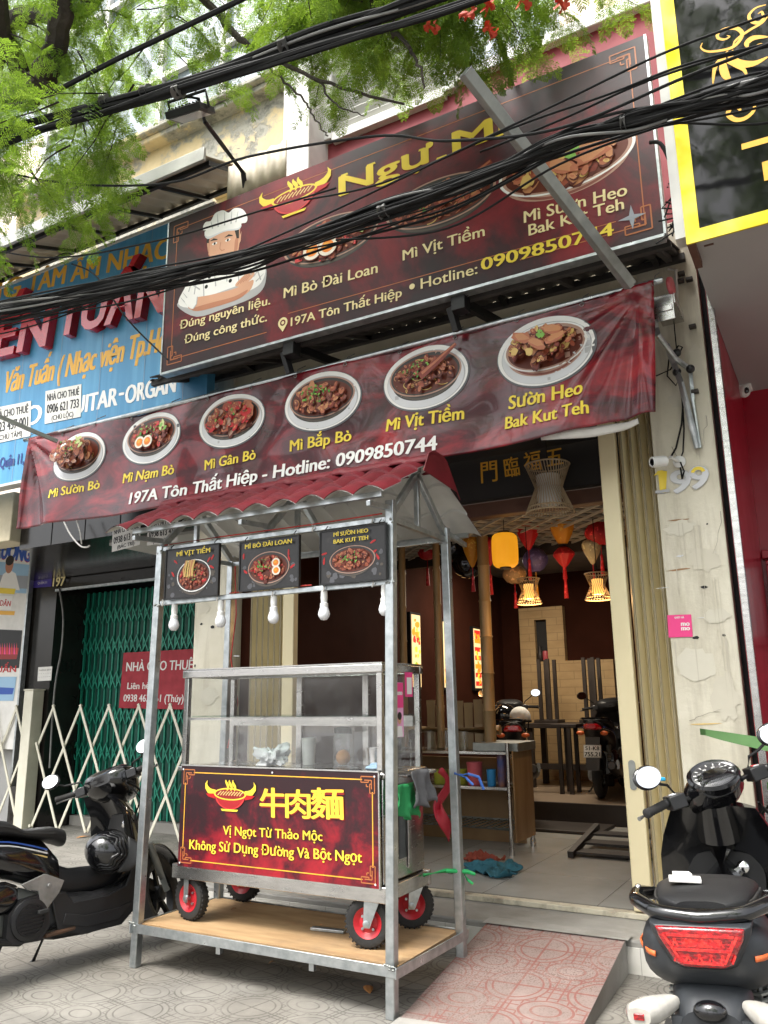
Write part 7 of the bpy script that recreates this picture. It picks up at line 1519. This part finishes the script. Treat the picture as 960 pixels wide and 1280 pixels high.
# broad leaves of a potted plant by the red shop
def broad_leaf(P, w, label):
    P = smooth_path(P, 8); m = MB(); n = len(P); v = []; f = []
    for i, p in enumerate(P):
        s = i/(n-1); hw = w*sin(pi*min(1, s*1.02+.04))**.7*(1-.25*s); d = (P[min(i+1,n-1)]-P[max(i-1,0)]).normalized(); a_ = d.cross(Vector((.25,-.85,.5))).normalized()
        for j in range(-3, 4): v.append(p+a_*(hw*j/3)+Vector((0,0,-.03*abs(j)/3+.02)))
    f = [(i*7+j, i*7+j+1, (i+1)*7+j+1, (i+1)*7+j) for i in range(n-1) for j in range(6)]; m.add(v, f, 0, True); return m
pl_ = thing('potted_plant', (.22,4.55,0), 'broad leaved plant whose green leaves reach past the scooter mirror', 'plant')
for P, w in ((((.05,4.5,1.15),(-.12,4.42,1.22),(-.35,4.34,1.28),(-.66,4.28,1.33)),.05),(((.1,4.5,1.1),(-.02,4.3,1.2),(-.2,4.1,1.16),(-.36,3.95,1.12)),.06),(((.2,4.5,1.1),(.3,4.3,1.3),(.4,4.15,1.3)),.06),(((.2,4.55,1.1),(.25,4.8,1.4),(.3,4.95,1.5)),.06)): broad_leaf([Vector(p) for p in P], w, '').build('leaf', 'leaf_broad', pl_)
m = MB(); m.tube([(.22,4.55,.3),(.2,4.53,.8),(.12,4.5,1.15)], [.03,.022,.014], 8); m.tube([(.22,4.55,.5),(.21,4.55,1.12)], .015, 8); m.build('stem', 'leaf_broad', pl_)
m = MB(); m.lathe([(.12,0),(.17,.02),(.21,.34),(.23,.35),(.23,.38),(.19,.38),(.18,.33)], (.22,4.55,0), n=28); m.build('pot', 'brown_beam', pl_)
# ---------------------------------------------------------------- feathery street trees
def frond_arrays():
    """one bipinnate leaf along +X: (verts, quads)"""
    v = []; f = []
    L = .34
    def quad(c, d, n, l, w):
        b = len(v); a = np.cross(n, d); v.extend([c, c+d*l*.5+a*w, c+d*l, c+d*l*.5-a*w]); f.append((b,b+1,b+2,b+3))
    rng = np.random.default_rng(3); up = np.array([0,0,1.])
    for i in range(11):
        s = (i+1)/11; x = L*s; droop = -.10*s*s
        for sg in (-1, 1):
            d = np.array([.55+rng.normal()*.1, sg*.83, -.12+rng.normal()*.18]); d /= np.linalg.norm(d); pl = .105*(sin(pi*min(1, .15+s*.80)))**.6
            base = np.array([x, 0, droop]); pn = np.cross(d, np.array([1,0,0])); pn /= np.linalg.norm(pn); pn = pn if pn[2] > 0 else -pn
            for j in range(8):
                c = base+d*pl*(j+.6+rng.uniform(-.15,.15))/8+np.array([0,0,-.012*(j/8)**2])
                for s2 in (-1, 1):
                    q = d*rng.uniform(.3,.65)+s2*np.cross(pn, d); q /= np.linalg.norm(q); pj = pn+rng.normal(size=3)*.35; pj -= q*pj.dot(q); pj /= np.linalg.norm(pj); quad(c, q, pj, .019*rng.uniform(.75,1.1), .0046)
    # midrib
    b = len(v); v.extend([np.array([0,-.0018,0]), np.array([L,-.0008,-.10]), np.array([L,.0008,-.10]), np.array([0,.0018,0])]); f.append((b,b+1,b+2,b+3))
    return np.array(v), np.array(f)
FV, FF = frond_arrays()
def crown(name, parent, bases, rnd, mats=('leaf_a','leaf_b','leaf_c')):
    """bases: list of (point, outward direction)"""
    n = len(bases); nv = len(FV); V = np.empty((n, nv, 3), 'f'); mi = np.empty((n, len(FF)), 'i')
    for k, (p, d, sc) in enumerate(bases):
        d = Vector(d).normalized(); a = d.cross(Vector((0,0,1))); a = a.normalized() if a.length > 1e-3 else Vector((1,0,0)); u = a.cross(d).normalized(); ro = rnd.gauss(0,.5); a, u = a*cos(ro)+u*sin(ro), u*cos(ro)-a*sin(ro)
        M_ = np.array([d, a, u])*sc; V[k] = FV @ M_ + np.array(p); mi[k] = rnd.choices(range(len(mats)), (6,3,3))[0]
    off = np.array([0,0,0.]); q = parent
    while q is not None: off += np.array(q.location); q = q.parent
    V -= off.astype('f'); F = (FF[None]+(np.arange(n)*nv)[:,None,None]).reshape(-1)
    me = bpy.data.meshes.new(name); me.vertices.add(n*nv); me.vertices.foreach_set('co', V.ravel()); nf = n*len(FF); me.loops.add(nf*4); me.loops.foreach_set('vertex_index', F.astype('i')); me.polygons.add(nf); me.polygons.foreach_set('loop_start', np.arange(0, nf*4, 4, dtype='i')); me.polygons.foreach_set('material_index', mi.ravel())
    for m_ in mats: me.materials.append(MAT[m_])
    me.update(calc_edges=True); o = bpy.data.objects.new(name, me); COL.objects.link(o); o.parent = parent; return o
def branch(m, P, r0, r1, wob=.03, rnd=R, n=7):
    P = smooth_path([Vector(p) for p in P], n); k = len(P); P = [p+Vector((rnd.gauss(0,wob),rnd.gauss(0,wob),rnd.gauss(0,wob))) if 0 < i < k-1 else p for i, p in enumerate(P)]; m.tube(P, [r0+(r1-r0)*i/(k-1) for i in range(k)], 8); return P
TR = random.Random(11)
tr = thing('street_tree', (-6.4,2.6,0), 'feathery leaved street tree with orange flowers arching over the shop signs', 'tree')
m = MB(); Y0 = 3.0
T = branch(m, [(-6.4,2.6,0),(-6.35,2.6,1.5),(-6.2,2.65,3.2),(-5.9,2.75,4.8)], .24, .16, .02, TR); m.build('trunk', 'trunk', tr)
limbs = []
def limb(P, r0, r1, wob=.02): m = MB(); L = branch(m, P, r0, r1, wob, TR); m.build('limb', 'trunk', tr); limbs.append((L, r0)); return L
b1 = limb([(-5.9,2.75,4.8), at(-30,118,Y=2.9), at(28,122,Y=2.9), at(60,82,Y=2.85), at(72,45,Y=2.8), (-3.6,2.6,6.2),(-2.8,2.4,7.0)], .115, .05, .008)
b2 = limb([(-5.9,2.75,4.8), (-5.2,3.0,5.6), at(2,45,Y=3.1), at(40,18,Y=3.05), at(95,16,Y=3.0), (-3.4,3.0,6.4), (-2.0,2.8,6.7)], .09, .035, .010)
b3 = limb([at(28,112,Y=2.9), (-3.9,2.2,6.2), (-2.5,1.6,6.9), (-.6,1.3,7.0)], .07, .03)
b4 = limb([(-5.9,2.75,4.8),(-5.4,1.6,6.2),(-4.0,.4,7.2),(-2.0,-.4,7.4),(.5,-.6,7.3)], .10, .03)
b5 = limb([(-5.9,2.75,4.8),(-7.2,2.6,6.2),(-8.6,2.6,7.2)], .09, .04)
b6 = limb([(-2.0,2.8,6.7),(-1.2,3.0,6.3),(-.3,3.0,6.0),(.8,2.8,6.0)], .035, .015)
# visible thin branches in front of the parapet and shutter
b7 = limb([(-3.4,3.0,6.4), at(270,15,Y=3.4), at(305,52,Y=3.45), at(345,75,Y=3.5), at(400,100,Y=3.5), at(505,130,Y=3.5)], .030, .007, .006)
b8 = limb([at(330,66,Y=3.5), at(342,90,Y=3.5), at(375,120,Y=3.5), at(392,145,Y=3.5), at(410,170,Y=3.5)], .010, .004, .006)
b9 = limb([(-2.0,2.8,6.7), at(470,10,Y=3.4), at(500,45,Y=3.4), at(520,75,Y=3.4), at(530,110,Y=3.4)], .020, .005, .006)
b10 = limb([at(395,98,Y=3.5), at(420,130,Y=3.5), at(455,145,Y=3.5)], .008, .003, .006)
twigs = MB(); bases = []
def spray(p, d, L, k, zmin=None):
    """a drooping twig with fronds along it"""
    d = Vector(d).normalized(); P = [Vector(p)]
    for i in range(5): d = (d+Vector((TR.gauss(0,.18), TR.gauss(0,.18), -.16+TR.gauss(0,.1)))).normalized(); P.append(P[-1]+d*L/5)
    twigs.tube(P, [.007*(1-i/6.5) for i in range(6)], 4)
    for i in range(k):
        s = .15+.85*(i+TR.random())/k; j = min(4, int(s*5)); q = P[j].lerp(P[j+1], s*5-j) if s < 1 else P[-1]
        an = TR.uniform(0, 2*pi); side = Vector((cos(an), sin(an), TR.uniform(-.9,.15))); bases.append((q, (P[j+1]-P[j]).normalized()*.5+side, TR.uniform(.5,.9)))
def fill(lo, hi, count, zlow, k=9):
    for _ in range(count):
        x, y = TR.uniform(lo[0],hi[0]), TR.uniform(lo[1],hi[1]); zb = zlow(x, y); z = zb+TR.random()**1.1*(hi[2]-zb)
        an = TR.uniform(0, 2*pi); spray((x,y,z+.25), (cos(an), sin(an), -.05), TR.uniform(.4,.8), k)
# underside of the crown: lower at the far left, higher over the sign
def under(x, y):
    xs = x*3/y; pts = ((-6,4.55),(-4.4,4.72),(-3.75,4.72),(-3.45,4.82),(-3.25,5.35),(-2.75,5.5),(-2.1,5.35),(-1.9,4.9),(-1.5,4.60),(-1.1,4.52),(-.8,4.75),(-.4,5.2),(2,5.4))
    for (a0, z0_), (a1, z1_) in zip(pts, pts[1:]):
        if a0 <= xs <= a1: break
    base = z0_+(z1_-z0_)*(xs-a0)/(a1-a0)
    return 1.5+(base-1.5)*y/3+.22*noise.noise((x*1.3, y*1.3, 2))
fill((-6.8,2.5,0),(-3.1,3.8,6.8), 135, under, 10)
fill((-3.3,2.6,0),(-1.9,3.8,7.0), 14, lambda x, y: under(x, y), 8)
fill((-2.5,3.3,0),(-1.0,4.2,5.9), 95, under, 12)
fill((-.7,2.3,0),(1.2,3.6,7.2), 8, lambda x, y: under(x, y)+.75, 8)
fill((-7.0,-1.5,0),(2.5,2.4,8.0), 36, lambda x, y: 5.7+.4*noise.noise((x,y,5))+max(0,(1.5-y))*.15, 9)
fill((-1.5,-2.5,0),(1.6,1.5,10.2), 34, lambda x, y: 7.4+(1.5-y)*.3, 13)
twigs.build('twigs', 'trunk', tr); cr_ = crown('crown', tr, bases, TR)
for px, py, Y in ((608,8,3.3),(612,40,3.3),(540,36,3.4),(700,5,3.2),(585,15,3.2),(655,3,3.2)):
    q = at(px, py, Y=Y); m = MB()
    for j in range(9): an = TR.uniform(0,6.3); e = Vector((cos(an), sin(an), TR.uniform(-.4,.6)))*.035; m.add([q+Vector((TR.gauss(0,.02),TR.gauss(0,.02),TR.gauss(0,.02))), q+e+Vector((.012,0,.012)), q+e*1.4, q+e+Vector((-.012,0,-.012))], [(0,1,2,3)])
    m.build('flower', 'flower', tr, recalc=False)
# a sprig reaching in front of the black sign
# trees across the street, seen as reflections in the black sign and the glass
for i, (x, y) in enumerate(((-3,-9),(3.5,-8.5),(9,-10))):
    t2 = thing('street_tree', (x,y,0), ('tall tree across the street behind the left traffic lane','tall tree across the street opposite the black sign','tall tree across the street furthest to the right')[i], 'tree', 'trees across the street'); m = MB(); branch(m, [(x,y,0),(x+.1,y,3),(x,y+.2,6),(x+.3,y,14)], .25, .08, .02, TR); m.build('trunk', 'trunk', t2)
    bases = []; twigs = MB()
    for _ in range(110):
        an = TR.uniform(0, 6.3); rr = 3.2*sqrt(TR.random()); z = 6.0+TR.random()*11; spray((x+rr*cos(an), y+rr*sin(an), z), (cos(an), sin(an), .1), .9, 7)
    bases = [(p, d, s*3.2) for p, d, s in bases]; twigs.build('twigs', 'trunk', t2); crown('crown', t2, bases, TR)
